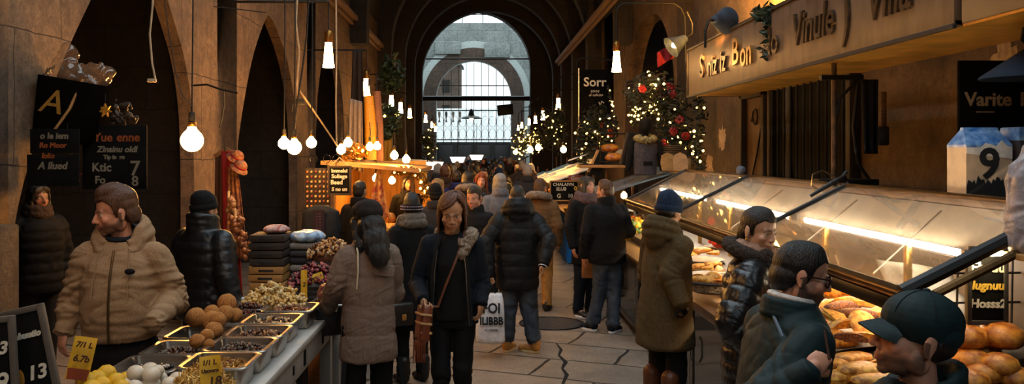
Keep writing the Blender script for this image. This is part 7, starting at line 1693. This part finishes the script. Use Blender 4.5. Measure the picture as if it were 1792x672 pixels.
garland('arch_light_string', 'column of fairy lights hanging at the left side of the right arch', 'fairy lights', [P(1108, 160, 14.6), P(1112, 190, 14.6), P(1108, 215, 14.6), P(1135, 190, 14.5), P(1130, 220, 14.5)], M_DKLEAF, 160, .05, .10, 36, 32)
garland('canopy_light_string', 'fairy lights climbing the corner beside the canopy end', 'fairy lights', [P(1222, 165, 13.2), P(1226, 200, 13.2), P(1218, 250, 13.2), P(1226, 295, 13.)], M_DKLEAF, 350, .045, .12, 37, 16)
garland('hanging_light_string', 'small fairy-lit shrub at the far end of the left lanterns', 'fairy lights', [P(748, 235, 22), P(752, 255, 22), P(748, 275, 22)], M_DKLEAF, 300, .07, .2, 38, 16)
bw = thing('hanging_box', 'dark slatted box hanging in the right arch above the lights', 'box', tuple(P(1128, 152, 16.2))); mb = MB()
for i in range(6): mb.box((0, 0, -.16 + .065*i), (.75, .3, .04), (0, R(-12), 0), .006)
mb.build('slats', M_DKCRATE, bw)
# pale lamp shades far off
for i, (px, py, Y, r, lb) in enumerate(((757, 288, 21, .26, 'wide white lamp shade at the left of the far crowd'), (801, 278, 27, .24, 'white lamp shade left of centre over the far crowd'), (834, 274, 31, .25, 'white lamp shade in the centre over the far crowd'))):
    p = P(px, py, Y); t = thing('white_lamp', lb, 'lamp', tuple(p)); mb = MB(); mb.lathe([(r*1.0, .06), (r*1.02, .05), (r*.7, -.12), (r*.66, -.12), (r*.95, .055)], n=22); mb.lathe([(.001, .05), (r*.98, .055)], n=22, cap=False); mb.build('shade', emit('white_shade_glow', '#fff0e4', 1.1), t); mb = MB(); mb.tube([(0, 0, .05), (0, 0, .5), (0, 0, 1.2)], .01, 6); mb.build('cord', M_CORD, t)
# ================================================================ the crowd down the aisle
def base_person(label, x, y, rz, h, coatm, hair, style, q=.012, skin='tan', hat=None, trou=None, fur=False, long=False, scarf=None, group=None, yaw=0, quilt=None, girth=1.):
    s = Person(label, x, y, rz, h, q, skin, yaw=yaw, girth=girth, group=group)
    s.body()
    rg = [(.60, .2, .16), (.8, .195, .155)] + JK[2:] if long else (PUFF if quilt else JK)
    s.coat(coatm, rg, (.085, .08, .06) if quilt else (.075, .07, .055), col_hood() if style == 'hood' else col_stand(.06), quilt, wr=.006, name='coat', q=.014)
    if fur: s.ring(M_FUR, [([s.up(V(.13*math.cos(a), .05+.12*math.sin(a), 1.50+.04*math.sin(a))*s.k) for a in [2*PI*i/16 for i in range(16)]], .045)], 'fur_trim', q=.012, wr=.012, wf=60)
    s.trousers(trou or M_BLACK, q=.018); s.shoes(M_DKLEA)
    (s.hair_long if style == 'long' else s.hair_short)(hair, q=.010)
    if hat: s.beanie(hat)
    if scarf: s.scarf(scarf)
    return s.root
M_DGREY = cloth('dark_grey_wool', '#2a2a2e'); M_INDIGO = cloth('indigo_cloth', '#262a55'); M_BRNC = cloth('brown_coat_cloth', '#3d2c1e'); M_LGREY = cloth('pale_grey_jacket', '#6a6a70'); M_MUST = cloth('mustard_fleece', '#a5751c', bump=.8); M_PLUM = cloth('plum_cloth', '#33202e'); M_CAMEL = cloth('camel_quilt', '#6e4f30')
# the ones that can be told apart
base_person('vendor with dark hair inside the glowing kiosk', -1.08, 12.35, 20, 1.66, M_BLACK, H_DARK, 'long', .010, 'ruddy')
base_person('person in mustard yellow fleece with fuzzy hair beside the kiosk', -.64, 12.1, 150, 1.62, M_MUST, hairmat('sandy', '#a07a4a'), 'long', .010)
base_person('dark-haired person standing before the chalk menu at the kiosk', -1.42, 9.9, 160, 1.66, M_BLACK, H_BLACK, 'short', .010)
base_person('person with a dark cap just behind the chestnut-haired woman', -.55, 9.85, 185, 1.62, M_DGREY, H_DARK, 'short', .010, hat=M_CHAR)
base_person('person in big dark grey coat with a fur hood, back turned', -.20, 11.4, 182, 1.74, M_DGREY, H_DARK, 'hood', .010, fur=True, quilt=(.11, .12, .008), girth=1.1)
base_person('grey-haired woman in pale grey jacket seen from behind', .22, 11.0, 190, 1.72, M_LGREY, H_GREY, 'long', .010)
base_person('red-haired woman turning back in the crowd ahead', -.02, 12.2, 60, 1.70, M_BRNC, hairmat('auburn', '#7a3a1c'), 'long', .010, 'ruddy', yaw=-60)
base_person('person in camel quilted jacket right of the man in the long black coat', .72, 10.8, 160, 1.66, M_CAMEL, H_BROWN, 'short', .010, fur=True, quilt=(.06, .08, .006), trou=M_TAN)
base_person('man in indigo jacket in the crowd left of the fur hood', -.40, 13.0, 178, 1.72, M_INDIGO, H_DARK, 'short', .010)
base_person('short-haired man in brown grey coat left in the crowd', -.62, 14.0, 175, 1.78, M_BRNC, H_BROWN, 'short', .010)
base_person('vendor with a pale headscarf behind the stall of the laughing woman', 1.78, 11.85, 15, 1.64, M_BRNC, H_DARK, 'long', .010, 'ruddy', scarf=M_MUST).location = (1.42, 11.9, 0)
# far away: only heads and shoulders show; copies of six figures
proto = [base_person('x', 0, -30, 180, 1.70, M_CHAR, H_DARK, 'short', .014), base_person('x', 0, -30, 180, 1.66, M_BLACK, H_BROWN, 'long', .014), base_person('x', 0, -30, 180, 1.74, M_PUFF, H_BLACK, 'hood', .014, quilt=(.1, .1, .008), hat=M_NAVYKNIT),
         base_person('x', 0, -30, 180, 1.68, M_PLUM, H_DARK, 'long', .014, scarf=M_RED), base_person('x', 0, -30, 180, 1.72, M_DGREY, H_GREY, 'short', .014), base_person('x', 0, -30, 0, 1.70, M_NAVY, H_DARK, 'short', .014, 'ruddy')]
DESC = ['dark-haired person in charcoal coat', 'brown-haired person in black coat', 'person in puffer and navy beanie', 'plum-coated person with red scarf', 'grey-haired person in grey coat', 'oncoming person in navy jacket']
random.seed(77); used = set(); first = [True]*6
rowsY = [(14.6, 3), (15.6, 4), (16.8, 4), (18.1, 4), (19.6, 4), (21.2, 4), (23, 4), (25.2, 4), (27.8, 4), (31, 4), (35, 5), (39.5, 5), (46, 5)]
nn = 0
for ri, (Y, n) in enumerate(rowsY):
    for i in range(n):
        k = (nn*5 + ri) % 6; nn += 1
        x = -1.05 + 2.25*(i + .5 + random.uniform(-.12, .12))/n; y = Y + random.uniform(-.3, .3)
        lab = DESC[k] + ', ' + ('left' if i < n/3 else 'mid left' if n > 3 and i < n/2 - .3 else 'mid right' if n > 3 and i > n/2 - .3 and i < n - n/3 else 'right' if i >= n - n/3 else 'mid') + ' in the ' + (['first', 'second', 'third', 'fourth', 'fifth', 'sixth', 'seventh', 'eighth', 'ninth', 'tenth', 'eleventh', 'twelfth', 'last'][ri]) + ' row of the far crowd'
        rz = R((180 if k < 5 else 0) + random.uniform(-35, 35)); sc_ = random.uniform(.95, 1.05)
        if first[k]: o = proto[k]; first[k] = False; o.location = (x, y, 0); o.rotation_euler = (0, 0, rz); o.scale = (sc_,)*3; o['label'] = lab; o['group'] = 'crowd in the aisle'
        else: dup(proto[k], (x, y, 0), rz, lab, 'crowd in the aisle', None, sc_)
# ================================================================ camera, sky and light
cam = bpy.data.cameras.new('camera'); co = bpy.data.objects.new('camera', cam); COL.objects.link(co)
co.location = (0, 0, EYE); co.rotation_euler = (PI/2, 0, 0); cam.sensor_width = 36; cam.lens = 36*FOC/1792
cam.shift_x = (896-VPX)/1792; cam.shift_y = -(336-VPY)/1792; SC.camera = co; cam.clip_end = 400
vs = SC.view_settings; vs.view_transform = 'Standard'; vs.look = 'None'; vs.gamma = 1; vs.use_curve_mapping = False; vs.exposure = EXPOSURE
w = bpy.data.worlds.new('dusk_sky'); SC.world = w; w.use_nodes = True; nt = w.node_tree; bg = nt.nodes['Background']
tc = nt.nodes.new('ShaderNodeTexCoord'); sp = nt.nodes.new('ShaderNodeSeparateXYZ'); nt.links.new(tc.outputs['Generated'], sp.inputs[0])
rp = nt.nodes.new('ShaderNodeValToRGB'); nt.links.new(sp.outputs['Z'], rp.inputs[0])
rp.color_ramp.elements[0].color = (*[.62*v for v in lin('#e4f4f6')], 1); rp.color_ramp.elements[1].color = (*[1.5*v for v in lin('#d3e2ea')], 1); rp.color_ramp.elements[1].position = .75
nt.links.new(rp.outputs[0], bg.inputs['Color']); bg.inputs['Strength'].default_value = SKY
cy = SC.cycles; cy.max_bounces = 6; cy.diffuse_bounces = 3; cy.glossy_bounces = 3; cy.transparent_max_bounces = 12; cy.transmission_bounces = 4
cy.sample_clamp_indirect = 4.; cy.use_denoising = True; cy.caustics_reflective = False; cy.caustics_refractive = False
